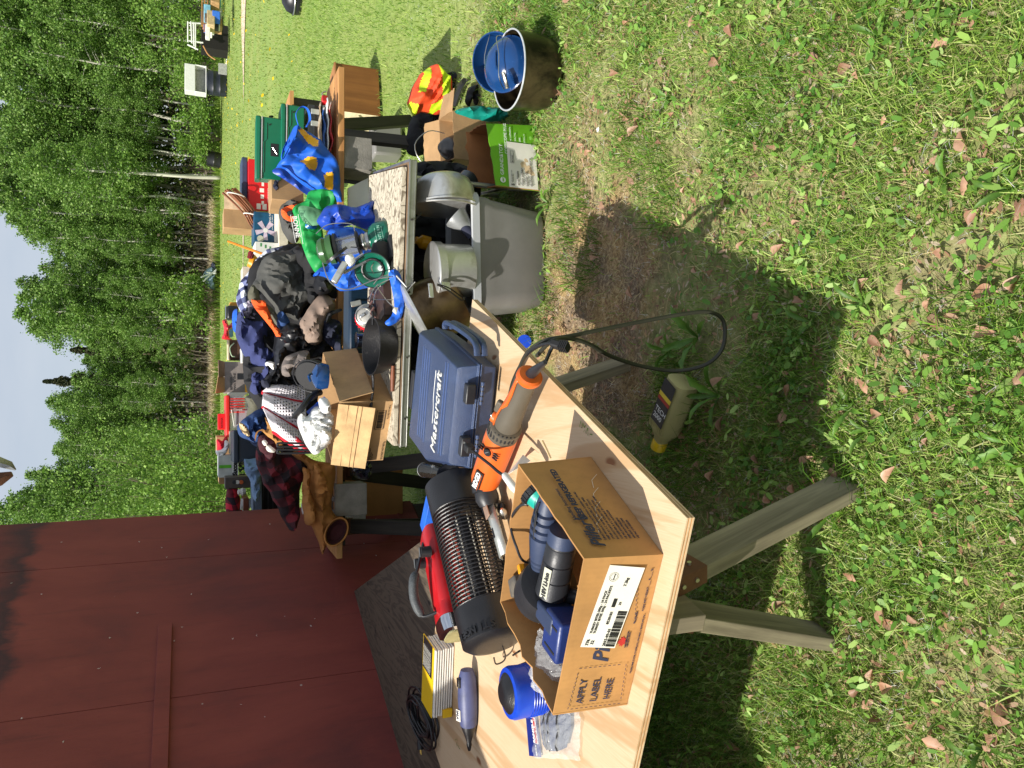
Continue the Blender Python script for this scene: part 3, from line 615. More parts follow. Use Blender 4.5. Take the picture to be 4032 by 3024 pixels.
bpy.data.objects.remove(fl2); part('flashing', M().tube([at(-90, 1790, 6.3), at(40, 1832, 6.3), at(62, 1850, 6.3)], [.05, .03, .006], 5), M_alu, t); part('board', M().tube([at(-90, 1915, 6.34), at(0, 1885, 6.33), at(48, 1866, 6.33)], [.06, .05, .02], 5), M_rust, t)
part('rafter', M().tube([at(-90, 1850, 6.36), at(-100, 2060, 5.6)], .04, 5), M_darkwood, t)
# fluff caught on the wall
m = M(); rr = random.Random(3)
for i in range(46):
    s_, z_ = rr.uniform(.1, 3.2), rr.uniform(.4, 2.6)
    for j in range(rr.choice((3, 5))):
        a = rr.random() * 6.28; l_ = rr.uniform(.002, .009); m.tube([(s_, sg * .002, z_), (s_ + math.cos(a) * l_, sg * .006, z_ + math.sin(a) * l_)], .0007, 3)
part('seed_fluff', m, M_whiteink, shed, w=False, smooth=0, kind='stuff')

# ================================================================ tables
def ply_sheet(name, poly, z, th, mt, label, cat, edge_layers=True):
    t = thing(name, label, cat, (poly[0][0], poly[0][1], z)); m = M()
    L = 1 if not edge_layers else 5
    for i in range(L):
        ins = .0 if i % 2 == 0 else .0012; cx = sum(p[0] for p in poly) / len(poly); cy = sum(p[1] for p in poly) / len(poly)
        pl = [(x + (cx - x) / abs(Vector((cx - x, cy - y)).length) * ins, y + (cy - y) / abs(Vector((cx - x, cy - y)).length) * ins) for x, y in poly]
        T = Matrix.Translation((0, 0, z - th + th * i / L)); mm = M(); mm.prism(pl, th / L, T)
        part('sheet' if i == L - 1 else 'ply_layer', mm, mt if i % 2 == 0 else mat('ply_core', (170, 128, 84), .8, var=.35, vsc=40), t, smooth=0)
    return t
tn, tf, tl = on(2705, 2040, .72), on(1862, 1180, .72), on(2490, 3024, .72)
ed = (tf - tn).normalized(); eb = (tl - tn).normalized(); tl2 = tn + eb * 1.75; tf = tn + ed * 1.34
far_l = tf + (tl2 - tn)
T1 = ply_sheet('plywood_tabletop', [(p.x, p.y) for p in (tn, tf, far_l, tl2)][:4], .72, .018, M_ply, 'fresh pale plywood sheet laid as the near tabletop, knotty, covered with tools', 'tabletop')
wp = [(-.66, 2.2), (-.57, 2.93), (-1.24, 4.64), (-2.35, 2.15), (-1.3, 1.7)]
ply_sheet('weathered_board', [(x, y) for x, y in wp], .698, .016, M_ply2, 'dark weathered plywood board lying against the shed wall under the fresh sheet', 'board')
def leg(parent, a, b, w=.089, d=.038, mt=M_2x4, name='leg', face=None):
    a, b = Vector(a), Vector(b); z = (b - a).normalized(); x = Vector(face or (1, 0, 0)); x = (x - z * x.dot(z)).normalized(); y = z.cross(x)
    T = Matrix((x, y, z)).transposed().to_4x4(); T.translation = a; m = M(); L = (b - a).length; m.box((0, 0, L / 2), (w, d, L)); 
    # object space aligned with the grain
    me_v = m.v; e = bpy.data.objects.new(name, bpy.data.meshes.new(name)); e.data.from_pydata([tuple(v) for v in me_v], [], m.f); C.objects.link(e); e.parent = parent; e.data.materials.append(mt); e.matrix_basis = wm(parent).inverted() @ T
    q = e.modifiers.new('b', 'BEVEL'); q.width = .0025; q.segments = 2; return e
def sawhorse(lab, A, B, Cc, D, top0, top1, mt=M_2x4, mb=M_2x4x, brackets=True, beam=(.089, .038)):
    A, B, Cc, D, top0, top1 = [Vector(q) for q in (A, B, Cc, D, top0, top1)]; t = thing('sawhorse', lab, 'sawhorse', ((A.x + D.x) / 2, (A.y + D.y) / 2, 0)); ax = (top1 - top0).normalized(); sd_ = ax.cross(Vector((0, 0, 1)))
    leg(t, top0 - ax * .12, top1 + ax * .12, .038, .089, mb, 'beam', sd_)
    for f, tp, s_ in ((A, top0, 1), (B, top0, -1), (Cc, top1, 1), (D, top1, -1)):
        tt = tp + sd_ * s_ * .035 - Vector((0, 0, .0)); leg(t, f, tt, .089, .038, mt, 'leg', ax)
        if brackets:
            d_ = (tt - f).normalized(); leg(t, tt - d_ * .10, tt + d_ * .005, .096, .046, M_rust, 'bracket', ax)
            for k in (.035, .075):
                m = M(); c = tt - d_ * k; nrm = (sd_ * s_ + Vector((0, 0, .2))).normalized(); m.cyl(c + nrm * .018 - ax * .02, c + nrm * .029 - ax * .02, .006, .005, 10); part('screw', m, M_zinc, t)
                m = M(); m.cyl(c - ax * .046 + nrm * 0, c - ax * .0535, .006, .005, 10); part('screw', m, M_zinc, t)
    return t
# near sawhorse: feet measured on the ground
sawhorse('near sawhorse of green-grey lumber with brown metal brackets, its feet in the grass', (-.27, 1.55, .0), (-.69, 1.63, 0), (.08, 2.69, 0), (-.38, 2.85, 0), (-.47, 1.47, .64), (-.13, 2.6, .64))
sawhorse('sawhorse hidden under the left part of the fresh plywood', (-1.25, 1.95, 0), (-1.68, 2.1, 0), (-.95, 2.95, 0), (-1.36, 3.1, 0), (-1.42, 1.95, .60), (-1.12, 2.95, .60))
# folding aluminium table with a weathered board on top
T2 = thing('folding_table', 'old folding table with a dented aluminium rim, in front of the clothes table', 'table', (.35, 3.75, 0))
z2 = .70; c2 = [(1.0, 3.37), (1.13, 4.12), (-.2, 4.2), (-.29, 3.545)]
def rim(pl, z, h, w, name):
    for a, b in zip(pl, pl[1:] + pl[:1]):
        a, b = Vector((*a, z)), Vector((*b, z)); d = (b - a).normalized(); nrm = Vector((d.y, -d.x, 0))
        m = M(); m.box((0, 0, 0), ((b - a).length, w, h * .22), T=frame((a + b) / 2 + Vector((0, 0, h * .42)), d, nrm)); m.box((0, 0, 0), ((b - a).length, w * .8, h * .12), T=frame((a + b) / 2 - Vector((0, 0, h * .35)), d, nrm))
        m.box((0, 0, 0), ((b - a).length, w * .5, h), T=frame((a + b) / 2, d, nrm)); part(name, m, M_alu, T2, bevel=.001)
rim(c2, z2 - .022, .034, .014, 'rim'); m = M(); m.prism(c2, .008, Matrix.Translation((0, 0, z2 - .012))); part('top_panel', m, mat('brown_board', (120, 96, 70), .8), T2, smooth=0)
for x, y in ((.985, 3.6), (1.05, 4.02), (-.12, 4.08), (-.2, 3.85)): m = M(); m.cyl((x, y, 0), (x, y, z2 - .03), .0125, n=12); part('leg', m, M_alu, T2)
for (a, b) in (((.985, 3.6, .12), (1.05, 4.02, .12)), ((.985, 3.6, .6), (1.05, 4.02, .6)), ((-.2, 3.85, .12), (-.12, 4.08, .12))): m = M(); m.cyl(a, b, .01, n=10); part('crossbar', m, M_alu, T2)
for (a, b) in (((.985, 3.6, .42), (.72, 3.62, .67)), ((1.02, 4.0, .42), (.72, 4.04, .67))): m = M(); m.tube([a, b], .009, 8, flat=.5); part('brace', m, M_alu, T2)
for s_ in (.1, .32, .55, .8):
    p = Vector((-.29, 3.545, 0)).lerp(Vector((1.0, 3.37, 0)), s_); m = M(); m.cyl((p.x, p.y + .004, z2 - .022), (p.x - .001, p.y - .013, z2 - .022), .005, n=8); part('rivet', m, M_darkwood, T2)
wb2 = [(.975, 3.40), (1.11, 4.10), (-.19, 4.17), (-.29, 3.57), (-.06, 3.54)]
ply_sheet('grey_plywood_top', wb2, .722, .02, M_fig, 'silvery weathered plywood with swirling raised grain lying on the folding table', 'board', False)
# long plank table with the clothes
T3 = thing('plank_tabletop', 'long tabletop of pine planks carrying the heap of clothes and bags', 'tabletop', (.4, 4.9, .8))
for k, (y0, w_) in enumerate(((4.66, .14), (4.81, .14), (4.96, .14))):
    m = M(); n = 30
    for i in range(n + 1):
        x = -1.05 + (2.93) * i / n; wv = .006 * noise.noise(Vector((x * 3, k * 5, 0))) + .004 * noise.noise(Vector((x * 9, k * 5, 0))); sl = -.05 * (x - .4) / 2
        for (dy, z) in ((wv, .755), (w_, .755), (w_, .79), (wv, .79)): m.v.append(Vector((x, y0 + dy + sl, z)))
    for i in range(n):
        for j in range(4): a = i * 4; m.f.append([a + j, a + 4 + j, a + 4 + (j + 1) % 4, a + (j + 1) % 4])
    m.f.append([0, 1, 2, 3]); m.f.append([n * 4 + 3, n * 4 + 2, n * 4 + 1, n * 4]); part('plank', m, M_plank, T3, bevel=.003)
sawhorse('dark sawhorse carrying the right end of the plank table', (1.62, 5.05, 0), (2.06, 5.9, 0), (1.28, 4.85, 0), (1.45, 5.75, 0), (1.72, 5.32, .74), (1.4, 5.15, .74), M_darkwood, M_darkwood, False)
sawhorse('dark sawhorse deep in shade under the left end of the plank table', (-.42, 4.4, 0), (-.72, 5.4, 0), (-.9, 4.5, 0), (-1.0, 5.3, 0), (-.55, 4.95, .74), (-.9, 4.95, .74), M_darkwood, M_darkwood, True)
# farther table behind
T4 = thing('far_tabletop', 'far table half hidden behind the clothes, carrying boxes and totes', 'tabletop', (.4, 7.4, .8)); m = M(); m.box((.55, 7.35, .785), (4.0, .8, .03)); part('top', m, M_plank, T4)
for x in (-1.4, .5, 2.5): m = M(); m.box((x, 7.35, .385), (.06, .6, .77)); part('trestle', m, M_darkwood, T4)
# cinder blocks and panels under the tables
def cinder(loc, sz, rz, lab):
    t = thing('cinder_block', lab, 'concrete block', loc, rz); x, y, z = sz; m = M()
    m.box((0, -y / 2 + .014, z / 2), (x, .028, z)); m.box((0, y / 2 - .014, z / 2), (x, .028, z))
    for xx in (-x / 2 + .014, 0, x / 2 - .014): m.box((xx, 0, z / 2), (.028, y - .057, z - .002))
    part('block', m, mat('grey_concrete', (134, 130, 122), .9, bump=.6, bsc=120), t, w=False, bevel=.002)
p = on(1460, 660, .6); cinder((p.x + .08, 4.75, .585), (.2, .19, .19), .1, 'grey concrete block standing under the right end of the plank table')
p = at(1400, 1960, 4.75); cinder((p.x, 4.75, p.z - .05), (.19, .19, .19), .05, 'shaded concrete block holding up the left end of the plank table')
def panel(name, px, y, th, mt, lab, cat): 
    m = M(); P = [at(X, Y, y) for X, Y in px]; T = Matrix(((1, 0, 0, 0), (0, 0, 1, y), (0, 1, 0, 0), (0, 0, 0, 1))); m.prism([(p.x, p.z) for p in P], th, T); return solo(name, m, mt, lab, cat, bevel=.002)
panel('white_board', ((1370, 740), (1450, 700), (1455, 820), (1370, 825)), 4.72, .02, M_white, 'scuffed white panel standing under the plank edge beside the concrete block', 'panel')
panel('pale_panel', ((1310, 1965), (1445, 1960), (1440, 2040), (1420, 2115), (1300, 2060)), 5.3, .02, mat('pale_grey_board', (170, 170, 166), .7), 'pale grey board in shade behind the hanging coat', 'board')
m = M(); m.box(tuple(at(1440, 2010, 5.6)), (.7, .5, .42)); solo('storage_carton', m, M_card_in, 'brown carton in deep shade under the left end of the plank table', 'carton')
# ================================================================ things on the near tabletop (surface at z = .72)
ZT = .72
def revolve(a, b, prof, n=24, T=None, flat=1.0):
    """surface of revolution about a->b; prof = [(fraction along, radius)]"""
    a, b = Vector(a), Vector(b); z = (b - a).normalized(); x = Vector((0, 0, 1)).cross(z)
    x = x.normalized() if x.length > 1e-4 else Vector((1, 0, 0)); y = z.cross(x); L = (b - a).length
    Tm = Matrix((x, y, z)).transposed().to_4x4(); Tm.translation = a; m = M(); m.lathe([(r, t * L) for t, r in prof], n, Tm, 1, flat, closed=True); return m
def addm(a, b): 
    k = len(a.v); a.v += b.v; a.f += [[i + k for i in f] for f in b.f]; return a
def wallq(a, b, c, d, th):
    """slab on quad a,b,c,d (counter-clockwise seen from outside), thickness inwards"""
    a, b, c, d = [Vector(q) for q in (a, b, c, d)]; n = (b - a).cross(d - a).normalized() * -th
    m = M(); m.add([a, b, c, d, a + n, b + n, c + n, d + n], [(0, 1, 2, 3), (7, 6, 5, 4), (0, 4, 5, 1), (1, 5, 6, 2), (2, 6, 7, 3), (3, 7, 4, 0)]); return m
def wallgrid(a, b, c, d, th, bulge=0, n=10, sd=1, rag=.0, amp=.0022):
    """cardboard wall with a gently bowed face and a soft worn top edge"""
    a, b, c, d = [Vector(q) for q in (a, b, c, d)]; nn = (b - a).cross(d - a).normalized(); m = M()
    def P(u, v, off): 
        p = a.lerp(b, u).lerp(d.lerp(c, u), v); bow = bulge * math.sin(math.pi * u) * v + amp * noise.noise(Vector((u * 5, v * 4, sd))) ; return p + nn * (bow - off) + Vector((0, 0, rag * v * noise.noise(Vector((u * 9, 0, sd)))))
    for off in (0, th): m.v += [P(i / n, j / 6, off) for j in range(7) for i in range(n + 1)]
    k = 7 * (n + 1)
    for j in range(6):
        for i in range(n): q = j * (n + 1) + i; m.f.append([q, q + 1, q + n + 2, q + n + 1]); m.f.append([k + q, k + q + n + 1, k + q + n + 2, k + q + 1])
    ring = [i for i in range(n + 1)] + [j * (n + 1) + n for j in range(1, 7)] + [6 * (n + 1) + i for i in range(n - 1, -1, -1)] + [j * (n + 1) for j in range(5, 0, -1)]
    for a_, b_ in zip(ring, ring[1:] + ring[:1]): m.f.append([a_, k + a_, k + b_, b_])
    return m
# ---- meat carton
NR, FR, NL = on(2613, 2183, ZT), on(2328, 1798, ZT), on(2470, 2775, ZT); NRt, FRt, NLt, FLt = on(2301, 2199, .9), on(2041, 1827, .905), on(2178, 2817, .893), on(1969, 2370, .9)
FL = FLt.copy(); FL.z = ZT; FL = FL.lerp(Vector(((NL.x + FR.x) / 2, (NL.y + FR.y) / 2, ZT)), .06)
cb = thing('cardboard_box', 'open orange-brown meat carton printed APPLY LABEL HERE, full of cordless tools', 'cardboard box', tuple(NR)); e_ = Vector((0, 0, .001))
w1 = part('side_panel', wallgrid(NL + e_, NR + e_, NRt, NLt, .004, .0012, sd=1, amp=.0006), M_card, cb); part('side_panel', wallgrid(NR + e_, FR + e_, FRt, NRt, .004, .0015, sd=2, rag=.004, amp=.0006), M_card, cb)
part('side_panel', wallgrid(FR + e_, FL + e_, FLt, FRt, .004, .003, sd=3, rag=.006), M_card, cb); part('side_panel', wallgrid(FL + e_, NL + e_, NLt, FLt, .004, .01, sd=4, rag=.012), M_card, cb)
part('bottom_panel', M().add([NL + e_ * 3, NR + e_ * 3, FR + e_ * 3, FL + e_ * 3], [(0, 1, 2, 3)]), M_card_in, cb)
Ff = frame(NL, NR - NL, NLt - NL); Wf = (NR - NL).length; Fs = frame(NR, FR - NR, NRt - NR)
def fo(F, x, y, rot=0, z=.0024): return F @ Matrix.Translation((x, y, z)) @ Matrix.Rotation(rot, 4, 'Z')
for i, s_ in enumerate(('APPLY', 'LABEL', 'HERE')): txt(cb, s_, .0235, fo(Ff, .022 + i * .002, .112 - i * .031), M_ink, bold=.0)
def dashes(par, F, pts, mt, dl=.006, gap=.005, w=.0012):
    m = M()
    for (x0, y0), (x1, y1) in zip(pts, pts[1:]):
        L = math.hypot(x1 - x0, y1 - y0); n = int(L / (dl + gap)); a = math.atan2(y1 - y0, x1 - x0)
        for k in range(n): t = (k + .3) * (dl + gap) / L; m.box((0, 0, 0), (dl, w, .0005), T=F @ Matrix.Translation((x0 + (x1 - x0) * t, y0 + (y1 - y0) * t, .005)) @ Matrix.Rotation(a, 4, 'Z'))
    return part('dashed_outline', m, mt, par, smooth=0)
dashes(cb, Ff, [(.012, .022), (.012, .145), (.118, .138), (.118, .03), (.012, .022)], M_ink)
dashes(cb, Ff, [(Wf - .035, .16), (Wf - .035, .05), (Wf - .17, .032)], M_ink)
txt(cb, "Piller's", .05, fo(Ff, .126, .075, .06), M_ink, shear=.35, bold=.0012); txt(cb, "PILLER'S FINE FOODS, WATERLOO, ONTARIO, CANADA N2J 4A4", .0052, fo(Ff, .09, .012), M_ink); txt(cb, 'POIDS NET WEIGHT ____ lb ____ kg', .0065, fo(Ff, .25, .017, .02), M_ink)
txt(cb, 'KEEP REFRIGERATED\nGARDER AU FROID', .0045, fo(Ff, .16, .04), M_ink); txt(cb, 'Recyclable', .007, fo(Ff, .22, .03), M_ink)
leafp = [(0, 1), (.2, .55), (.42, .68), (.36, .3), (.8, .42), (.68, .12), (.95, 0), (.5, -.28), (.55, -.5), (.08, -.42), (.06, -.9), (-.06, -.9), (-.08, -.42), (-.55, -.5), (-.5, -.28), (-.95, 0), (-.68, .12), (-.8, .42), (-.36, .3), (-.42, .68), (-.2, .55)]
m = M(); m.prism([(x * .014, y * .014) for x, y in leafp], .0006, fo(Ff, .176, .05)); part('maple_leaf_print', m, mat('red_print', (176, 40, 34), .6, bump=0), cb, smooth=0)
stT = fo(Ff, .165, .068, -.14, .0068)
st = patch(cb, stT, .196, .08, M_paper, 'shipping_label', bevel=.0)
SS = lambda x, y: stT @ Matrix.Translation((x, y, .001))
txt(cb, '776\n 32', .0105, SS(.004, .065), M_blackink); txt(cb, 'TURKEY BITES-300g - 24 PACK\nTURKEY BITES 300g - 24 PACKETS', .0078, SS(.034, .066), M_blackink); txt(cb, '2015-09-01', .0095, SS(.004, .026), M_blackink); txt(cb, '8530181', .009, SS(.058, .036), M_blackink)
txt(cb, '7.2kg', .0095, SS(.15, .028), M_blackink); txt(cb, '39', .008, SS(.105, .024), M_blackink); patch(cb, SS(.1, .036), .02, .008, M_blackink, 'print_block'); bars(cb, SS(.004, .003), .088, .021, 34, M_blackink)
m = M(); Tq = SS(.17, .062)
for r_ in (.0105, .0075): m.tube([Tq @ Vector((math.cos(q * .39) * r_, math.sin(q * .39) * r_, 0)) for q in range(16)], .00045, 4, closed=True)
part('seal_print', m, M_blackink, cb); txt(cb, 'CANADA', .0032, SS(.1632, .0608), M_blackink)
txt(cb, "Piller's", .038, fo(Fs, .03, .12), M_ink, shear=.3, bold=.001); txt(cb, 'Handling Instructions', .0125, fo(Fs, .115, .145), M_ink); txt(cb, 'KEEP REFRIGERATED', .0195, fo(Fs, .115, .122), M_ink, bold=.0008)
for i in range(9): txt(cb, ['DIRECTIVES DE MANUTENTION: GARDER AU FROID', 'KEEP PRODUCT REFRIGERATED AT ALL TIMES', 'STORE AT 4 C OR BELOW. ROTATE STOCK.', 'DO NOT DROP OR CRUSH THIS CARTON', 'CONSERVER A 4 C OU MOINS EN TOUT TEMPS', 'NE PAS ECHAPPER NI ECRASER', 'KEEP FROM FREEZING', 'HANDLE WITH CARE', 'NE PAS CONGELER'][i], .0068, fo(Fs, .05, .108 - i * .0098), M_ink)
for i in range(4): m = M(); q0 = fo(Fs, .1 + .05 * i, .10 - .02 * i, -.5); m.tube([q0 @ Vector((-.03, 0, 0)), q0 @ Vector((0, .006, 0)), q0 @ Vector((.03, -.004, 0))], .0005, 4); part('scratch', m, M_paper, cb)
# ---- tools in the carton
M_navy = mat('navy_rubber', (46, 58, 84), .5, var=.15, dirt=(96, 104, 118), dpos=(.6, .85)); M_navyp = mat('navy_plastic', (34, 52, 108), .38, var=.12, dirt=(80, 92, 120), dpos=(.6, .85)); M_gr = mat('charcoal_plastic', (38, 39, 42), .42, dirt=(88, 84, 78), dpos=(.62, .85))
t = thing('sander', 'navy blue sander with ribbed rubber body lying in the meat carton', 'power tool', tuple(on(2120, 2140, .80))); a, b = on(2165, 1945, .875), on(2120, 2290, .85)
prof = []; nn = 72
for i in range(nn + 1):
    q = i / nn; r0 = .034 * (math.sin(math.pi * min(1, q * .9 + .08)) ** .35) * (.92 + .12 * math.sin(q * 5)); rib = .006 if (.1 < q < .48 and i % 6 < 2) else (.0035 if (.68 < q < .96 and i % 4 == 0) else 0); prof.append((q, max(.002, r0 - rib)))
part('body', revolve(a, b, prof, 28), M_navy, t)
for q in (.17, .24, .31, .38): c = a.lerp(b, q); m = M(); m.tube([c + Vector((-.02, -.004, .0285)), c + Vector((0, -.01, .0335)), c + Vector((.02, -.018, .0285))], .0022, 6); part('vent_slot', m, M_blackmat, t)
m = M(); m.tube([a.lerp(b, .06) + Vector((0, 0, .033)), a.lerp(b, .5) + Vector((0, 0, .0345)), a.lerp(b, .95) + Vector((0, 0, .026))], .0008, 5); part('seam', m, M_blackmat, t)
part('power_cord', M().tube(smooth_path([on(2185, 2190, .8), on(2072, 2214, .865), on(2032, 2150, .895), on(2010, 2060, .90), on(2040, 1998, .90), on(2090, 1985, .88), on(2130, 2010, .80)], 6), .0032, 8), M_gr, t)
t = thing('cordless_saw', 'black cordless saw with an 18V Li-ion sticker and round blade guard in the meat carton', 'power tool', tuple(on(2240, 2200, .80))); a, b = on(2222, 2085, .856), on(2175, 2330, .85)
part('motor_barrel', revolve(a, b, [(0, .02), (.02, .031), (.22, .033), (.23, .0315), (.24, .033), (.47, .0345), (.48, .032), (.495, .0345), (.72, .036), (.73, .033), (.745, .036), (1, .039)], 30), M_gr, t)
part('rear_cap', revolve(a + (a - b) * .01, a.lerp(b, .2), [(0, .012), (.1, .0325), (1, .0335)], 30), M_navy, t)
g0 = on(2165, 2300, .845); g1 = on(2110, 2375, .83); part('blade_guard', revolve(g0, g1, [(0, .03), (.03, .066), (.3, .07), (.34, .066), (.55, .068), (.6, .06), (.9, .045), (1, .01)], 36), M_gr, t)
gf = frame(a.lerp(b, .62) + Vector((.004, -.031, .018)), b - a, Vector((0, 0, 1)).cross(b - a)); 
ax = (a - b).normalized(); upn = Vector((.25, -.62, .74)); upn = (upn - ax * upn.dot(ax)).normalized(); yv = upn.cross(ax); cc = a.lerp(b, .74) + upn * .0372
gf = frame(cc - ax * .04 - yv * .009, ax, yv); lb = patch(t, gf, .08, .019, mat('pale_sticker', (190, 190, 170), .4), 'sticker', bevel=.004); txt(t, '18V Li-ion', .0155, gf @ Matrix.Translation((.005, .0045, .0012)), M_blackink, bold=.0005)
part('trigger_handle', revolve(on(2300, 2350, .80), on(2150, 2330, .84), [(0, .018), (.5, .02), (1, .02)], 14), M_gr, t)
t = thing('grey_drill', 'dusty grey tool head with a yellow switch, standing behind the sander in the carton', 'power tool', tuple(on(2060, 2290, .80))); m = M(); c = on(2075, 2300, .86)
m.box((c.x, c.y, .835), (.06, .06, .075), .5); m.box((c.x - .005, c.y + .01, .88), (.045, .045, .03), .5); part('housing', m, mat('dusty_grey_plastic', (84, 80, 74), .6, dirt=(140, 130, 110)), t, bevel=.005)
for i in range(5): part('vent_slot', M().box((c.x + .018 - i * .009, c.y - .02 - i * .0045, .866), (.003, .012, .012), .5), M_blackmat, t)
m = M(); c2_ = on(2052, 2240, .885); m.box(tuple(c2_), (.022, .014, .014), .5); part('switch', m, mat('yellow_plastic', (226, 150, 20), .4), t, bevel=.002)
t = thing('battery_pack', 'navy blue slide battery pack with two long slots in the left half of the carton', 'battery', tuple(on(2200, 2490, .8))); p = on(2190, 2500, .868); m = M(); m.box((p.x, p.y, p.z - .03), (.10, .078, .09), -.28, taper=.9); part('case', m, M_navyp, t, bevel=.008)
m = M(); q = on(2180, 2428, .86); m.box((q.x, q.y, p.z - .02), (.045, .085, .075), -.28, taper=.85); part('latch_block', m, M_navy, t, bevel=.006)
for dx in (-.028, .028): m = M(); m.box((dx, -.004, .0152), (.006, .05, .002), T=Matrix.Translation((p.x, p.y, p.z)) @ Matrix.Rotation(-.28, 4, 'Z')); part('slot', m, M_blackmat, t, bevel=.0008)
t = thing('flashlight', 'teal lantern flashlight with a black ribbed rim and cream lens in the carton corner', 'flashlight', tuple(on(2110, 1940, .8))); a, b = on(2108, 1925, .868), on(2200, 2040, .835); M_teal = mat('teal_plastic', (22, 158, 140), .35, var=.08)
part('body', revolve(a, b, [(.12, .038), (.3, .034), (.7, .024), (1, .02)], 28), M_teal, t); part('rim', revolve(a, b, [(-.02, .036), (0, .041), (.17, .041), (.2, .038)] , 40), M_black, t); part('lens', revolve(a + (b - a) * -.0, b, [(-.02, .001), (-.012, .034), (.02, .035)], 28), mat('cream_lens', (170, 120, 80), .15, var=.05), t)
for k in range(18): q = k / 18 * 6.283; z_ = (b - a).normalized(); x_ = z_.orthogonal().normalized(); y_ = z_.cross(x_); o_ = a + (x_ * math.cos(q) + y_ * math.sin(q)) * .0415; part('rib', M().tube([o_, o_ + z_ * .016], .0016, 5), M_black, t)
M_clear = NT('clear_plastic_film'); M_clear.set(lin((235, 238, 240)), Roughness=.08, Alpha=.28, IOR=1.3, Specular_IOR_Level=.9); M_clear.bump(M_clear.noise(M_clear.map(), 28, 4, .6, 1.5), .9, .01); M_clear = M_clear.m
def film(c, ax_, ay_, amp, sd, n=22, nrm=Vector((0, 0, 1))):
    c, ax_, ay_ = Vector(c), Vector(ax_), Vector(ay_)
    def fn(u, v):
        x, y = u * 2 - 1, v * 2 - 1; ed_ = 1 + .12 * noise.noise(Vector((x * 2, y * 2, sd))); r = ax_.length
        h_ = amp * (.8 * (1 - x * x) * (1 - y * y) + .5 * abs(noise.noise(Vector((x * 2.2, y * 2.2, sd)))) + .25 * abs(noise.noise(Vector((x * 6, y * 6, sd)))))
        return c + ax_ * x * ed_ + ay_ * y * ed_ + nrm * h_
    return M().grid(fn, n, n)
t = thing('tool_in_bag', 'tool wrapped in a crumpled clear bag at the left end of the carton', 'tool', tuple(on(2220, 2640, .8))); p = on(2205, 2640, .82)
part('clear_bag', film(p + Vector((0, 0, .01)), (.075, -.02, 0), (.015, .06, .02), .05, 3), M_clear, t); part('body', revolve(on(2225, 2560, .80), on(2170, 2745, .80), [(0, .02), (.1, .028), (.5, .03), (1, .02)], 20), M_gr, t)
m = M(); q = on(2160, 2700, .85); m.box((0, 0, 0), (.08, .022, .012), T=frame(q, on(2195, 2745, .84) - on(2135, 2655, .86), Vector((0, .3, 1)))); part('white_label', m, M_white, t, bevel=.003)

# ---- orange polisher
M_or = mat('orange_plastic', (214, 98, 34), .38, var=.08, bump=.06, dirt=(150, 90, 50), dpos=(.62, .9)); M_tp = mat('taupe_rubber', (88, 82, 70), .55, var=.1, bump=.2, bsc=400)
t = thing('power_tool', 'orange and taupe corded polisher with a long handle lying across the plywood', 'power tool', tuple(on(2010, 1700, .76)))
e0, e1, e2, e3, e4 = on(2148, 1425, .80), on(2086, 1480, .795), on(1996, 1672, .785), on(1978, 1708, .78), on(1905, 1905, .785)
part('handle_grip', revolve(e1, e2, [(0, .030), (.04, .027), (.25, .0265), (.5, .029), (.8, .034), (.95, .038), (1, .036)], 26), M_tp, t)
part('collar', revolve(e1 + (e1 - e2) * .035, e2, [(0, .012), (.005, .029), (.03, .0345), (.07, .035), (.1, .031)], 30), M_or, t)
part('vent_ring', revolve(e2, e3, [(0, .038), (.1, .046), (1, .047), (1.02, .044)], 36), M_tp, t); part('motor_housing', revolve(e3, e4, [(0, .047), (.15, .0475), (.5, .046), (.9, .044), (1, .038), (1.02, .02)], 36), M_or, t)
z_ = (e4 - e3).normalized(); side = Vector((.25, -.75, .6)); side = (side - z_ * side.dot(z_)).normalized(); sid2 = z_.cross(side)
for k in range(11): q = -1.25 + k * .25; d_ = (side * math.cos(q) + sid2 * math.sin(q)).normalized(); c = e2.lerp(e3, .5) + d_ * .0465; part('vent_slot', M().box((0, 0, 0), (.026, .0045, .004), T=frame(c, z_, d_.cross(z_))), M_blackmat, t)
c = e3.lerp(e4, .22) + side * .0475; part('brush_cap', M().cyl(c - side * .006, c + side * .004, .0125, n=24), M_black, t); part('cap_slot', M().box((0, 0, 0), (.016, .0025, .0015), T=frame(c + side * .0045, z_ + sid2 * .8, sid2)), M_steel, t)
for s_ in (-1, 1):
    for k in (-1, 0, 1): cc = c + sid2 * s_ * .026 + z_ * k * .0085 - side * .0035; part('cooling_slot', M().box((0, 0, 0), (.0035, .018, .004), T=frame(cc + side * .0005, z_, sid2)), M_blackmat, t)
part('cap_ring', M().tube([c + (z_ * math.cos(q * .314) + sid2 * math.sin(q * .314)) * .0155 - side * .001 for q in range(20)], .0024, 6, closed=True), M_or, t)
# orange trim and switch on the handle
tr = [e1.lerp(e2, q) for q in (.02, .15, .35, .55, .72, .86, 1.0)]; m = M(); sd3 = Vector((.75, -.55, .35)); zz_ = (e2 - e1).normalized(); sd3 = (sd3 - zz_ * sd3.dot(zz_)).normalized(); up3 = sd3.cross(zz_)
for i, (c_, wv, off) in enumerate(zip(tr, (.022, .018, .022, .022, .010, .010, .016), (.02, .0205, .021, .0225, .026, .029, .031))):
    for j in range(7): q = -1.0 + j * .33; d_ = sd3 * math.cos(q * wv / .022) + up3 * math.sin(q * wv / .022); m.v.append(c_ + d_ * (off + .0085))
for i in range(6):
    for j in range(6): m.f.append([i * 7 + j, i * 7 + j + 1, i * 7 + j + 8, i * 7 + j + 7])
part('orange_trim', m, M_or, t, solid=.004); c_ = e1.lerp(e2, .82) + sd3 * .038; part('trigger', M().box((0, 0, 0), (.045, .016, .018), T=frame(c_ + zz_ * -.012 + sd3 * .004, zz_, up3)), M_tp, t, bevel=.005)
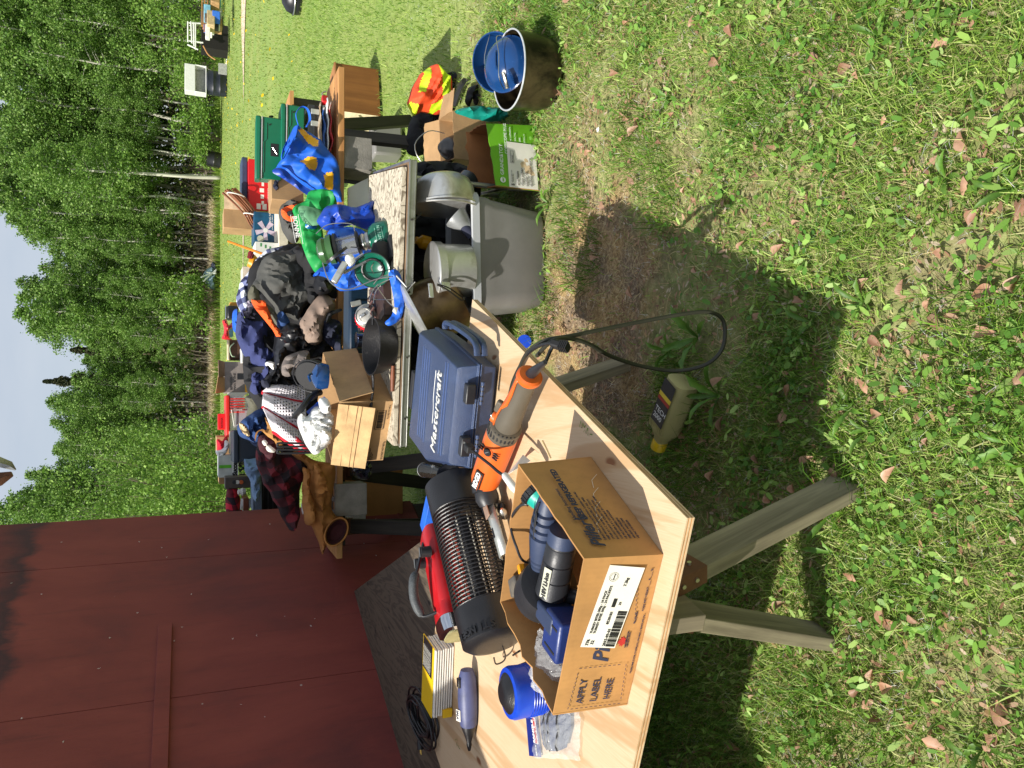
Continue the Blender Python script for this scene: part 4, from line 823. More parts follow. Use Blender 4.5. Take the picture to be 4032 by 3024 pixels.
c_ = e1.lerp(e2, .985) + sd3 * .036; part('hinge_boss', M().cyl(c_, c_ + sd3 * .012, .019, .017, 24), M_or, t); part('screw', M().cyl(c_ + sd3 * .012, c_ + sd3 * .0145, .0075, n=16), M_steel, t)
cc = e3.lerp(e4, .78) + side * .0455; Tl = frame(cc + z_ * .033 - sid2 * -.0 , -z_, z_.cross(side)); 
Tl = frame(cc + z_ * .035 + side * .0012, -z_, side.cross(-z_)); Tl = Tl @ Matrix.Translation((0, -.014, 0)); patch(t, Tl, .07, .028, M_black, 'name_plate', t=.003); txt(t, 'RIDGID', .0215, Tl @ Matrix.Translation((.0045, .008, .0036)), M_whiteink, bold=.0008, sx=.86); patch(t, Tl @ Matrix.Translation((.003, .0035, .0035)), .062, .0015, M_or, 'stripe')
# gear head and cutter at the far-left end
h0, h1 = e4, on(1925, 1990, .775); part('gear_head', revolve(h0, h1, [(-.1, .036), (0, .038), (.3, .04), (.35, .034), (.7, .036), (1, .028), (1.05, .01)], 24), M_gr, t); part('spindle', M().cyl(h1 - Vector((0, 0, .01)), h1 + Vector((-.03, .03, -.035)), .012, n=14), M_steel, t)
part('cord_sleeve', revolve(e1 + (e1 - e2) * .03, e0, [(0, .014), (.3, .013), (1, .006)], 14), M_gr, t)
cp = [e0, on(2165, 1385, .78), on(2175, 1352, .77), on(2110, 1368, .755), on(2060, 1420, .735), on(2020, 1500, .73), on(2000, 1580, .73), on(1975, 1640, .735)]
part('power_cord', M().tube(smooth_path(cp, 6), .0048, 8), M_black, t)
loop = [on(2010, 1540, .732), on(2045, 1450, .735), on(2080, 1385, .745), on(2150, 1340, .745), on(2250, 1322, .68), on(2480, 1275, .5), on(2700, 1235, .33), on(2800, 1230, .25), on(2850, 1270, .2), on(2845, 1370, .2), on(2780, 1435, .24), on(2660, 1460, .31), on(2520, 1440, .42), on(2400, 1400, .53), on(2320, 1355, .62), on(2240, 1333, .69), on(2170, 1345, .75), on(2115, 1400, .74)]
part('power_cord', M().tube(smooth_path(loop, 7), .0058, 10), mat('olive_rubber_cord', (44, 44, 34), .55), t, label='cord hanging off the table in a long loop')
m = M(); q0 = on(2180, 1352, .775); m.box((0, 0, 0), (.05, .024, .018), T=frame(on(2205, 1362, .76), on(2235, 1368, .745) - on(2180, 1352, .77), Vector((0, 1, .2)))); part('plug', m, M_blackmat, t, bevel=.004)
for i in range(5): part('plug_rib', M().box((0, 0, 0), (.003, .028, .021), T=frame(on(2205 + i * 7, 1362 + i, .76), on(2235, 1368, .745) - on(2180, 1352, .77), Vector((0, 1, .2)))), M_blackmat, t)

# ---- blue moulded tool case
M_case = mat('blue_case_plastic', (50, 66, 98), .32, var=.1, bump=.55, bsc=420, dirt=(70, 90, 128), dpos=(.55, .8)); t = thing('tool_case', 'closed blue moulded tool case with raised white lettering beside the orange polisher', 'tool case', (0, 2.45, ZT), 0)
top = [(-.250, 2.305), (.050, 2.215), (.122, 2.425), (.185, 2.640), (-.193, 2.785), (-.262, 2.56)]; cx, cy = sum(p[0] for p in top) / 6, sum(p[1] for p in top) / 6
def ring(k, z, pl=top): return [Vector((cx + (x - cx) * k, cy + (y - cy) * k, z)) for x, y in pl]
def loft(rings, caps=True):
    m = M(); n = len(rings[0])
    for r_ in rings: m.v += r_
    for i in range(len(rings) - 1):
        for j in range(n): m.f.append([i * n + j, i * n + (j + 1) % n, (i + 1) * n + (j + 1) % n, (i + 1) * n + j])
    if caps: m.f.append(list(range(n))[::-1]); m.f.append([(len(rings) - 1) * n + j for j in range(n)])
    return m
part('lower_shell', loft([ring(.93, .7215), ring(1.01, .735), ring(1.055, .783), ring(1.075, .784), ring(1.075, .7885)]), M_case, t, bevel=.004)
lid = part('lid', loft([ring(1.075, .7905), ring(1.075, .796), ring(1.05, .797), ring(1.015, .845), ring(.975, .858)]), M_case, t, bevel=.005)
for (x0, y0, x1, y1) in ((-.18, 2.66, .13, 2.575), (-.185, 2.635, .12, 2.55), (-.19, 2.61, .115, 2.525), (-.2, 2.585, .105, 2.50), (-.225, 2.41, .07, 2.325), (-.23, 2.385, .065, 2.30)):
    part('raised_rib', M().tube([(x0, y0, .8585), (x1, y1, .8585)], .0021, 6), mat('blue_case_smooth', (52, 76, 124), .22, bump=0), t)
Tm_ = frame(on(1712, 1792, .859), on(1743, 1455, .859) - on(1712, 1792, .859), Vector((0, 1, 0)) + Vector((.12, 0, 0))); txt(t, 'Mastercraft', .064, Tm_ @ Matrix.Translation((.004, .0, 0)), M_white, ext=.0016, sx=.93, bold=.0, shear=.12)
part('logo_outline', M().tube(smooth_path([Tm_ @ Vector(q) for q in ((.09, .058, 0), (.14, .06, 0), (.18, .07, 0), (.27, .068, 0))], 4), .0014, 5), M_white, t)
for u in (.22, .72):
    c = Vector((-.262, 2.265, 0)).lerp(Vector((.062, 2.17, 0)), u); d_ = Vector((.96, -.28, 0)); part('latch_recess', M().box((0, 0, 0), (.062, .03, .03), T=frame((c.x, c.y + .012, .822), d_, Vector((0, 0, 1)))), M_gr, t, bevel=.004); part('hinge', M().cyl(Vector((c.x, c.y - .008, .789)) - d_ * .032, Vector((c.x, c.y - .008, .789)) + d_ * .032, .0055, n=12), M_black, t)
    for k in range(5): q = Vector((c.x, c.y - .008, .789)) + d_ * (-.03 + .015 * k); part('hinge_knuckle', M().cyl(q - d_ * .0055, q + d_ * .0055, .0066, n=12), M_case, t)
for zz in (.776, .80): part('handle', M().tube(smooth_path([(.085, 2.2, zz), (.135, 2.23, zz + .003), (.205, 2.48, zz + .003), (.19, 2.52, zz)], 5), .009, 8, flat=1.2), M_case, t)
m = M(); m.box((-.02, 2.735, .852), (.14, .035, .02), -.36); part('handle_recess', m, M_blackmat, t, bevel=.004)
# black plug lying on the case edge
t = thing('extension_plug', 'black two-pin plug and cord lying over the edge of the blue case', 'plug', tuple(on(1840, 1760, .86))); c = on(1848, 1765, .86)
part('plug_body', M().box((0, 0, 0), (.034, .026, .022), T=frame(c, on(1880, 1790, .86) - on(1835, 1740, .86), Vector((0, 0, 1)))), M_blackmat, t, bevel=.004)
for k in (-1, 1): part('pin', M().box((0, 0, 0), (.016, .0015, .006), T=frame(c + (on(1820, 1738, .865) - c).normalized() * .02 + Vector((.006 * k, .004 * k, .004)), on(1820, 1738, .865) - c, Vector((0, 0, 1)))), M_zinc, t)
part('cord', M().tube(smooth_path([c, on(1885, 1795, .855), on(1930, 1830, .845), on(1965, 1860, .84), on(2000, 1880, .83)], 5), .0042, 8), M_blackmat, t)
part('white_tip', revolve(on(1985, 1868, .84), on(2035, 1935, .83), [(0, .007), (.1, .010), (.8, .011), (1, .008)], 12), M_white, t)
t = thing('warning_tag', 'folded white warning tag sticking out beside the meat carton', 'tag', tuple(on(2040, 1810, .75))); m = M(); P = [on(2060, 1790, .75), on(2090, 1815, .75), on(2020, 1855, .80), on(1990, 1875, .785)]; m.add(P, [(0, 1, 2, 3)]); part('tag_sheet', m, M_paper, t, solid=.0008, smooth=0); Tt = frame(P[3] + Vector((0, 0, .002)), P[0] - P[3], P[2] - P[3]); txt(t, 'AVERTISSEMENT\nREMOVE TAG\nENLEVER ETIQUETTE', .008, Tt @ Matrix.Translation((.01, .02, .001)), M_blackink)

# ---- insect killer
za, zb = on(1785, 1905, .81), on(1945, 2530, .80); t = thing('bug_zapper', 'black cylindrical insect killer with wire grille marked STINGER, lying on its side', 'insect killer', (za.x, za.y, ZT)); R0 = .090; zd = (zb - za).normalized(); za2 = za; L = (zb - za).length
part('end_cap', revolve(za, zb, [(-.0, .087), (.002, .094), (.2, .093), (.205, .087)], 44), M_black, t); part('end_cap', revolve(zb, za, [(-.02, .054), (-.012, .076), (.01, .091), (.2, .093), (.205, .087)], 44), M_black, t); part('end_disc', revolve(za, zb, [(.012, .001), (.014, .087)], 40), M_gr, t)
xx_ = Vector((0, 0, 1)).cross(zd).normalized(); yy_ = zd.cross(xx_)
def cir(c, r, n=36): return [c + (xx_ * math.cos(i / n * 6.2832) + yy_ * math.sin(i / n * 6.2832)) * r for i in range(n)]
for i in range(26): part('grille_ring', M().tube(cir(za.lerp(zb, .205 + .59 * i / 25), R0 + .001, 30), .0025, 5, closed=True), M_black, t)
for i in range(14): q = i / 14 * 6.283; o_ = (xx_ * math.cos(q) + yy_ * math.sin(q)) * (R0 - .003); part('grille_rod', M().cyl(za.lerp(zb, .24) + o_, za.lerp(zb, .8) + o_, .0022, n=6), M_black, t)
M_el = mat('brass_grid_wire', (214, 210, 196), .4, .2, dirt=(130, 122, 108)); 
for k in range(8):
    q = k / 8 * 6.283; o_ = (xx_ * math.cos(q) + yy_ * math.sin(q)) * .048; m = M()
    for i in range(26): m.box((0, 0, 0), (.006, .0045, .0035), T=frame(za.lerp(zb, .29 + .46 * i / 25) + o_, zd, xx_ * -math.sin(q) + yy_ * math.cos(q)))
    m.cyl(za.lerp(zb, .25) + o_, za.lerp(zb, .78) + o_, .0012, n=5); part('electrode', m, M_el, t)
part('lamp_tube', M().cyl(za.lerp(zb, .25), za.lerp(zb, .78), .022, n=18), mat('milky_tube', (200, 196, 180), .2), t); part('core', M().cyl(za.lerp(zb, .25), za.lerp(zb, .8), .03, n=12), M_blackmat, t)
upn = Vector((.1, -.75, .65)); upn = (upn - zd * upn.dot(zd)).normalized(); cc = zb.lerp(za, .09) + upn * .0945; tx_ = upn.cross(zd)
Tz = frame(cc + tx_ * .0, -tx_ if False else tx_, (upn.cross(tx_))); 
for i, ch in enumerate('STINGER'):
    q = (i - 3.0) * -.2; d_ = (upn * math.cos(q) + upn.cross(zd) * math.sin(q)); tt_ = d_.cross(zd); c_ = zb.lerp(za, .06) + d_ * .0925; txt(t, ch, .026, frame(c_, -tt_, d_.cross(-tt_)), M_black, ext=.0018, bold=.001)
part('hanging_loop', M().tube(smooth_path([zb + Vector((.02, -.02, -.01)), on(1990, 2590, .75), on(1955, 2615, .745), on(1945, 2590, .77)], 5), .0025, 6), M_black, t)
m = M(); m.tube(smooth_path([on(2020, 2580, .77), on(2060, 2560, .77), on(2080, 2600, .76), on(2040, 2620, .75)], 5), .003, 6); part('cord', m, M_black, t)

# ---- red lantern
t = thing('lantern_radio', 'red portable lantern with dark grey carry handle, two knobs and chrome end', 'lantern', tuple(on(1745, 2300, ZT))); ra, rb_ = on(1722, 2085, .80), on(1812, 2500, .80); M_red = mat('glossy_red_plastic', (176, 26, 32), .3, var=.08, bump=.03)
rz_ = (rb_ - ra).normalized(); rx = Vector((0, 0, 1)).cross(rz_).normalized(); L = (rb_ - ra).length
def sq(k, z, w_=.058, h_=.062): 
    c = ra + rz_ * (L * z); return [c + rx * (w_ * k * math.copysign(abs(math.cos(q)) ** .5, math.cos(q))) + Vector((0, 0, h_ * k * math.copysign(abs(math.sin(q)) ** .5, math.sin(q)))) for q in [i / 24 * 6.283 for i in range(24)]]
part('body', loft([sq(.5, -.02), sq(.85, 0), sq(1, .08), sq(1, .72), sq(.97, .73), sq(1.03, .78), sq(1.05, .86)]), M_red, t)
part('chrome_end', loft([sq(1.06, .86), sq(1.08, .9), sq(1.0, .98), sq(.8, 1.0)]), mat('chrome', (210, 214, 220), .06, 1, bump=0, var=.02), t); part('end_grille', loft([sq(.8, 1.001), sq(.78, 1.012)]), mat('brass_mesh', (176, 168, 120), .5, .4, bump=1, bsc=500), t)
hh = [ra + rz_ * (L * .13) + Vector((0, 0, .06)), on(1640, 2255, .91), on(1628, 2290, .925), on(1632, 2360, .925), on(1660, 2425, .905), ra + rz_ * (L * .78) + Vector((0, 0, .06))]
part('handle', M().tube(smooth_path(hh, 6), .0085, 10, flat=.7), M_gr, t); part('handle_grip', M().tube(smooth_path(hh[1:5], 6), [.008, .012, .014, .015] + [.0155] * 12 + [.014, .012, .009], 12), mat('speckled_grey_grip', (72, 76, 78), .6, var=.4, vsc=200), t)
for X, Y in ((1668, 2170), (1648, 2215)):
    c = on(X, Y, .88); part('knob', M().cyl(c - Vector((.0, .012, .02)), c + Vector((.0, -.012, .014)), .019, .017, 24), M_gr, t); part('knob_ridge', M().box((0, 0, 0), (.03, .004, .006), T=frame(c + Vector((0, -.014, .017)), Vector((1, .4, 0)), Vector((-.2, .5, .7)))), mat('grey_metal', (120, 120, 118), .3, .6), t)
part('side_stripe', M().tube([ra + rz_ * L * .2 + Vector((.0, -.058, .035)), ra + rz_ * L * .7 + Vector((0, -.058, .035))], .004, 6), M_red, t)
m = M(); c = on(1680, 2050, .77); m.box((c.x + .02, c.y + .03, .745), (.16, .05, .05), -.6); solo('blue_carton', m, mat('blue_card', (30, 96, 200), .5), 'bright blue carton with yellow specks peeking out behind the insect killer', 'carton', bevel=.002)
# ---- stack of white slats under a yellow cover
t = thing('slat_stack', 'stack of thin white trays under a yellow and black card cover', 'stack of trays', tuple(on(1770, 2650, ZT)), 0); sc_ = Matrix.Translation((-1.065, 2.735, 0)) @ Matrix.Rotation(-.12, 4, 'Z')
for i in range(8): m = M(); m.box((0, -.002 * i, ZT + .006 + i * .0095), (.255 - .003 * (i % 3), .125, .0065), T=sc_); part('tray', m, M_white, t, bevel=.0015)
for i in range(7): m = M(); m.box((0, -.002 * i + .001, ZT + .0108 + i * .0095), (.24, .118, .0035), T=sc_); part('gap_shade', m, M_blackmat, t)  # black sheets stand in for the shade in the gaps between trays
m = M(); m.box((.0, .0, ZT + .0785), (.262, .13, .003), T=sc_); part('cover', m, mat('yellow_card', (232, 190, 24), .45, var=.04, bump=0), t); m = M(); m.box((.07, .003, ZT + .0806), (.12, .112, .0012), T=sc_); part('black_print', m, M_black, t)
for i in range(8): txt(t, 'INTERLOCKING TRAY SYSTEM', .006, sc_ @ Matrix.Translation((.02, .045 - i * .012, ZT + .0815)), M_paper)
m = M(); m.box((-.118, -.07, ZT + .022), (.03, .012, .035), T=sc_); part('yellow_tab', m, mat('yellow_card', (1, 1, 1)), t)
m = M(); m.box((-.118, .0, ZT + .03), (.022, .12, .056), T=sc_); part('end_block', m, M_gr, t, bevel=.004)
# ---- mini rotary tool
t = thing('rotary_tool', 'small slate blue rotary tool with black tip lying alone on the plywood', 'power tool', tuple(on(1865, 2770, ZT))); a, b = on(1838, 2630, .755), on(1848, 2955, .745)
part('body', revolve(a, b, [(0, .004), (.02, .021), (.12, .030), (.35, .033), (.55, .032), (.68, .028), (.74, .02), (.8, .013)], 26), mat('slate_blue_plastic', (74, 80, 118), .5, var=.15, dirt=(40, 40, 48), dpos=(.5, .8)), t)
part('nose', revolve(a, b, [(.62, .0285), (.7, .026), (.78, .018), (.86, .011), (.9, .008), (.93, .009), (1.0, .0045)], 20), M_black, t); m = M(); m.box((0, 0, 0), (.03, .022, .008), T=frame(a.lerp(b, .16) + Vector((0, -.004, .031)), b - a, Vector((0, 1, 0)))); part('switch', m, M_black, t, bevel=.002)
Ts = frame(a.lerp(b, .62) + Vector((.0, -.012, .031)), a - b, Vector((0, 1, .45))); patch(t, Ts, .038, .02, M_paper, 'sticker'); txt(t, 'SALA', .013, Ts @ Matrix.Translation((.036, .0165, .0012)) @ Matrix.Rotation(math.pi, 4, 'Z'), M_ink, bold=.0005)
# ---- coiled cord
t = thing('coiled_cord', 'black power cord coiled in a loose bundle with a brass pinned plug', 'cord', tuple(on(1680, 2820, ZT))); pts = []; cc = on(1672, 2800, ZT); rr = random.Random(9)
for i in range(150):
    q = i * .42; r_ = .075 + .018 * math.sin(q * .37) + rr.uniform(-.004, .004); pts.append((cc.x + math.cos(q) * r_ * .95 + .02 * math.sin(q * .21), cc.y - .05 + math.sin(q) * r_ * 1.7, ZT + .012 + .03 * (i / 150) + .012 * math.sin(q + .8)))
pts += [tuple(on(1650, 2860, .73)), tuple(on(1652, 2895, .73))]
part('cord', M().tube(smooth_path(pts, 2), .0046, 7), M_black, t); a, b = on(1652, 2890, .733), on(1656, 2950, .733); part('plug', revolve(a, b, [(0, .006), (.3, .008), (.5, .0135), (1, .0135)], 16), M_black, t)
for k in (-1, 0, 1): part('pin', M().cyl(b + Vector((0, k * .007, 0)), b + (b - a).normalized() * .018 + Vector((0, k * .007, 0)), .0022, n=6), mat('brass', (196, 160, 84), .3, .9), t)
for j in (.3, .6): part('tie', M().tube([cc + Vector((math.cos(q) * .012 + .05, -.02 + math.sin(q) * .03, .022 + .02 * math.cos(q))) for q in [i * .5 for i in range(12)]], .0035, 6), M_black, t) if j < .5 else None
# ---- blue work light reel
t = thing('headlamp', 'blue plastic work light with black housing beside the carton left corner', 'work light', tuple(on(2050, 2690, ZT))); b = on(2150, 2705, .722); a = b + Vector((0, 0, .125)); M_bl = mat('royal_blue_plastic', (16, 64, 184), .32, var=.08, bump=.05, dirt=(50, 96, 196), dpos=(.55, .8))
part('body', revolve(a, b, [(.1, .050), (.12, .064), (.2, .068), (.9, .064), (.95, .058)], 36), M_bl, t); part('black_rim', revolve(a, b, [(-.03, .015), (-.02, .028), (.02, .036), (.07, .047), (.1, .052)], 32), M_black, t); part('black_back', revolve(a, b, [(.86, .053), (.99, .05)], 32), M_black, t)
part('facet', M().box(tuple(b + Vector((-.004, -.05, .07))), (.05, .02, .06), .1), M_bl, t, bevel=.008)
for i in range(6): part('rib', M().tube([b.lerp(a, .2 + i * .06) + Vector((math.cos(q), math.sin(q), 0)) * (.0655 + .0004 * i) for q in [k / 24 * 6.283 for k in range(24)]], .0011, 4, closed=True), M_bl, t)
# ---- bagged glove with header card
t = thing('glove_package', 'navy strap gear sealed in clear film under a blue header card reading SANGLE POUR', 'package', tuple(on(2160, 2950, ZT))); pc = [on(2068, 2790, .726), on(2108, 2790, .726), on(2132, 2982, .726), on(2084, 2976, .726)]
M_hdr = mat('navy_header_card', (26, 44, 120), .3, bump=0); m = M(); m.add([pc[1], pc[0], pc[3], pc[2]], [(0, 1, 2, 3)]); part('header_card', m, M_hdr, t, solid=.001, smooth=0); Th = frame(pc[2] + Vector((0, 0, .0012)), pc[1] - pc[2], pc[3] - pc[2])
txt(t, 'SANGLE POUR', .0155, Th @ Matrix.Translation((.034, .026, 0)), M_whiteink, bold=.0008, sx=1.05); txt(t, 'BAGUETTE DE', .0175, Th @ Matrix.Translation((.034, .011, 0)), mat('red_print', (176, 40, 34), .6), bold=.0014, sx=1.0); txt(t, 'BAGUETTE DE', .0175, Th @ Matrix.Translation((.034, .0095, -.0003)), M_whiteink, bold=.003, sx=1.0)
txt(t, 'NORTH 49', .0105, Th @ Matrix.Translation((.0015, .022, 0)), M_whiteink, bold=.0005, sx=.55); txt(t, 'avec sangle reglable et attache rapide', .004, Th @ Matrix.Translation((.034, .004, 0)), M_whiteink)
m = M(); q = on(2078, 2802, .728); patch(t, Th @ Matrix.Translation((.165, .012, 0)), .03, .022, mat('cyan_print', (60, 160, 190), .3), 'photo_print')
c = on(2190, 2880, .728); ax1 = on(2190, 2790, .728) - on(2190, 2980, .728); ay1 = on(2110, 2880, .728) - on(2260, 2880, .728)
part('clear_bag', film(c, ax1 * .56, ay1 * .6, .02, 7, 30), M_clear, t)
def strapfn(u, v): 
    x, y = u * 2 - 1, v * 2 - 1; return c + ax1 * (x * .42 + .02) * (1 - .22 * y * y) + ay1 * (y * .40) * (1 - .25 * max(0, -x)) + Vector((0, 0, .003 + .010 * (1 - y * y) * (1 - x * x * .6) + .004 * abs(noise.noise(Vector((x * 3, y * 5, 2))))))
part('strap', M().grid(strapfn, 20, 16), mat('navy_fabric', (40, 54, 84), .8, bump=.4, bsc=600, dirt=(20, 22, 26)), t)
for k in (-.2, .1, .25): part('strap_edge', M().tube([strapfn(q / 10, .5 + k + .03 * math.sin(q)) + Vector((0, 0, .003)) for q in range(11)], .003, 6), M_blackmat, t)
# ---- odds between the insect killer and the carton
M_silver = mat('pale_grey_metal', (176, 180, 176), .35, .5, dirt=(120, 96, 80), dpos=(.55, .8))
t = thing('metal_channel', 'pale grey folded metal tool holder wedged between insect killer and carton', 'tool holder', tuple(on(1960, 2080, ZT))); a, b = on(1925, 1965, .77), on(1990, 2190, .765)
d_ = b - a; s_ = Vector((0, 0, 1)).cross(d_).normalized() * .024; m = M(); P = [a - s_, a - s_ * .4 + Vector((0, 0, .014)), a + s_ * .3 + Vector((0, 0, .014)), a + s_]; m.v = P + [q + d_ for q in P]; m.f = [[0, 1, 5, 4], [1, 2, 6, 5], [2, 3, 7, 6]]; part('channel', m, M_silver, t, solid=.003, smooth=20); part('inner_leaf', M().box((0, 0, 0), (.07, .03, .004), T=frame(a.lerp(b, .2) + Vector((.01, 0, .022)), d_, s_)), mat('tan_metal', (168, 140, 122), .4, .4), t, bevel=.001)
part('notch', M().box((0, 0, 0), (.03, .008, .006), T=frame(a.lerp(b, .6) + Vector((0, 0, .015)), d_, s_)), M_gr, t)
t = thing('drill_chuck', 'dark greasy metal clamp and bit set lying beside the polisher head', 'clamp', tuple(on(1980, 2010, ZT))); rr = random.Random(2)
for i in range(5): a = on(1935 + i * 14, 1985 + i * 14, .735); part('jaw', revolve(a, a + Vector((rr.uniform(.02, .05), rr.uniform(-.05, .02), rr.uniform(.0, .03))), [(0, .006), (.2, .012), (.8, .011), (1, .004)], 12), M_gr if i % 2 else M_steel, t)
part('hose', M().tube(smooth_path([on(1850, 1870, .76), on(1875, 1935, .77), on(1900, 2000, .77), on(1930, 2040, .76), on(1915, 1975, .75)], 5), .008, 9), M_black, t)
t = thing('zigzag_wire', 'loose tangle of thin bright wire beside the grey tool holder', 'wire', tuple(on(1950, 2120, ZT))); part('wire', M().tube([tuple(on(1915 + i * 3 + (6 if i % 2 else -6), 2040 + i * 9, .755)) for i in range(15)], .0014, 5), M_steel, t)
m = M(); m.add([on(1905, 2020, .745), on(1925, 2015, .745), on(1945, 2110, .74), on(1925, 2120, .74)], [(0, 1, 2, 3)]); solo('tan_card', m, M_cardL, 'small tan card slip under the grey tool holder', 'card', solid=.002)
# glass vase and bowls behind
M_smoke = NT('smoked_glass'); M_smoke.set(lin((36, 34, 30)), Roughness=.06, Alpha=.75, Specular_IOR_Level=.8); M_smoke = M_smoke.m
t = thing('smoked_glass_chimney', 'smoked glass lamp chimney lying with its open mouth beside the blue case', 'lamp glass', tuple(on(1740, 1860, ZT))); a, b = on(1672, 1850, .80), on(1830, 1880, .765)
part('glass', revolve(a, b, [(0, .027), (.015, .0285), (.03, .026), (.4, .025), (.42, .0235), (.7, .0255), (1, .03)], 32).__class__() if False else addm(M(), revolve(a, b, [(0, .027), (.015, .0285), (.03, .026), (.4, .025), (.42, .0235), (.7, .0255), (1, .03)], 32)), M_smoke, t); part('glass_lip', M().tube([a + (Vector((0, 0, 1)) * math.cos(q) + Vector((.25, .97, 0)).cross(Vector((0, 0, 1))) * 0 + (b - a).normalized().cross(Vector((0, 0, 1))) * math.sin(q)) * .0275 for q in [i / 24 * 6.283 for i in range(24)]], .0016, 6, closed=True), M_steel, t)
t = thing('speaker_cone', 'glossy black oval dish with a cream centre standing behind the insect killer', 'dish', tuple(on(1760, 1900, ZT))); c = on(1775, 1895, .80); T_ = Matrix.Translation(c) @ Matrix.Rotation(.9, 4, 'Z') @ Matrix.Rotation(1.15, 4, 'X')
m = M(); m.lathe([(.003, -.02), (.03, -.016), (.06, -.006), (.074, .004), (.078, .004)], 36, T_, 1, .62); part('dish', m, M_black, t, solid=.002); m = M(); m.lathe([(.001, .008), (.018, .004), (.026, -.006)], 24, T_, 1.2, .8); part('centre', m, M_paper, t)
for k in range(7): m = M(); m.tube([T_ @ Vector((math.cos(q) * (.03 + k * .006), math.sin(q) * (.03 + k * .006) * .62, -.012 + k * .002)) for q in [i / 30 * 6.283 for i in range(30)]], .0006, 4, closed=True); part('groove', m, M_gr, t)
# little debris
for i, (X, Y, lab) in enumerate(((1972, 2745, 'tiny pale dried flower head lying on the plywood right of the rotary tool'), (2015, 1690, 'sprig of small green seeds near the plywood edge'), (1800, 2930, 'two green leaf bits on the plywood near the coiled cord'))):
    if i == 1: X, Y = 2305, 1690
    t = thing('plant_debris', lab, 'plant bit', tuple(on(X, Y, ZT + .002))); rr = random.Random(i)
    for k in range((7, 10, 3)[i]): p = on(X, Y, ZT + .003) + (ed * (k - 4) * .006 if i == 1 else Vector((rr.uniform(-.012, .012), rr.uniform(-.02, .02), 0))); o = bpy.data.objects.new('leaf', LM[0]); C.objects.link(o); o.parent = t; o.location = p - t.location; q = .12 if i < 2 else .2; o.scale = (q, q, q); o.rotation_euler = (rr.random(), rr.random() * .5, rr.random() * 6)
t = thing('grass_stem', 'single dry grass stem lying on the plywood beside the carton', 'grass stem', tuple(on(2160, 1760, ZT + .002))); part('stem', M().tube(smooth_path([on(2135, 1735, .7225), on(2150, 1765, .7225), on(2168, 1805, .7225)], 4), .0012, 5), mat('dry_straw', (150, 140, 80), .8), t)
# ================================================================ soft-goods materials
def cloth(name, c, var=.18, bump=.25, bsc=350, rough=.85, **k): return mat(name, c, rough, 0, var, 9, bump, bsc, **k)
def plaid(name, base, c2, c3, sc=14, dark=None):
    t = NT(name); sx_ = t.n.new('ShaderNodeSeparateXYZ'); nn = t.noise(t.map(), 5, 2); 
    ad = t.n.new('ShaderNodeVectorMath'); ad.operation = 'ADD'; t.l(t.map((sc, sc, sc), (0, .35, 0)), ad.inputs[0])
    cm = t.n.new('ShaderNodeTexNoise'); cm.inputs['Scale'].default_value = 4; t.l(t.map(), cm.inputs['Vector']); vm = t.n.new('ShaderNodeVectorMath'); vm.operation = 'SCALE'; vm.inputs[3].default_value = 1.6; t.l(cm.outputs['Color'], vm.inputs[0]); t.l(vm.outputs[0], ad.inputs[1]); t.l(ad.outputs[0], sx_.inputs[0])
    fx = t.math('FRACT', sx_.outputs[0]); fz = t.math('FRACT', sx_.outputs[2]); K = [(0, (0, 0, 0, 1)), (.5, (0, 0, 0, 1)), (.52, (1, 1, 1, 1)), (1, (1, 1, 1, 1))]
    a = t.ramp(fx, K); b = t.ramp(fz, K); s_ = t.n.new('ShaderNodeMix'); s_.data_type = 'RGBA'; s_.inputs[0].default_value = .5; t.l(a, s_.inputs[6]); t.l(b, s_.inputs[7])
    col = t.ramp(s_.outputs[2], [(0, base), (.25, base), (.3, c2), (.7, c2), (.75, c3), (1, c3)], 'LINEAR'); t.set(col, Roughness=.9); t.bump(t.noise(t.map(), 260, 3), .3, .003); return t.m
M_jkt = cloth('charcoal_cloth', (74, 74, 70)); M_blk = cloth('black_cloth', (26, 26, 28)); M_navyc = cloth('navy_cotton', (50, 58, 104)); M_navyd = cloth('dark_navy_cotton', (36, 40, 60)); M_taupe = cloth('taupe_fleece', (142, 122, 108)); M_orc = cloth('orange_cloth', (236, 92, 30)); M_greyf = cloth('grey_fleece', (122, 112, 106)); M_olive = cloth('olive_cloth', (96, 94, 78)); M_tanc = cloth('tan_duck_canvas', (172, 116, 58), bump=.4); M_leather = cloth('golden_leather', (176, 126, 66)); M_denim = cloth('blue_denim', (40, 70, 120), bump=.4); M_puff = mat('black_nylon', (28, 28, 31), .38, bump=.15)
M_plaidb = plaid('blue_white_plaid', (222, 226, 236), (104, 112, 150), (40, 44, 82), 16); M_plaidr = plaid('red_black_plaid', (112, 26, 36), (60, 16, 24), (24, 13, 19), 10); M_plaidr2 = plaid('bright_red_plaid', (214, 40, 62), (110, 26, 40), (36, 24, 34), 11)
M_bag = mat('blue_shopping_bag', (24, 96, 208), .55, var=.08, bump=.12, bsc=500); M_bagd = mat('deep_blue_bag', (20, 66, 170), .4, var=.1, bump=.1); M_gbag = mat('green_shopping_bag', (18, 146, 66), .55, var=.08); M_yel = mat('yellow_print', (250, 184, 40), .5, var=.03, bump=0)
M_wht = mat('white_plastic_bag', (232, 232, 230), .35, var=.03, bump=0)
def soft(name, px, y, th, mt, lab, cat, sd=1, parent=None, **k):
    m = pillow(px, y, th, sd=sd, **k)
    if parent is not None: return part(name, m, mt, parent, smooth=42)
    return solo(name, m, mt, lab, cat, smooth=42)
def rod(parent, name, pts, r, mt, sm=4, n=7): return part(name, M().tube(smooth_path(pts, sm) if sm else pts, r, n), mt, parent)

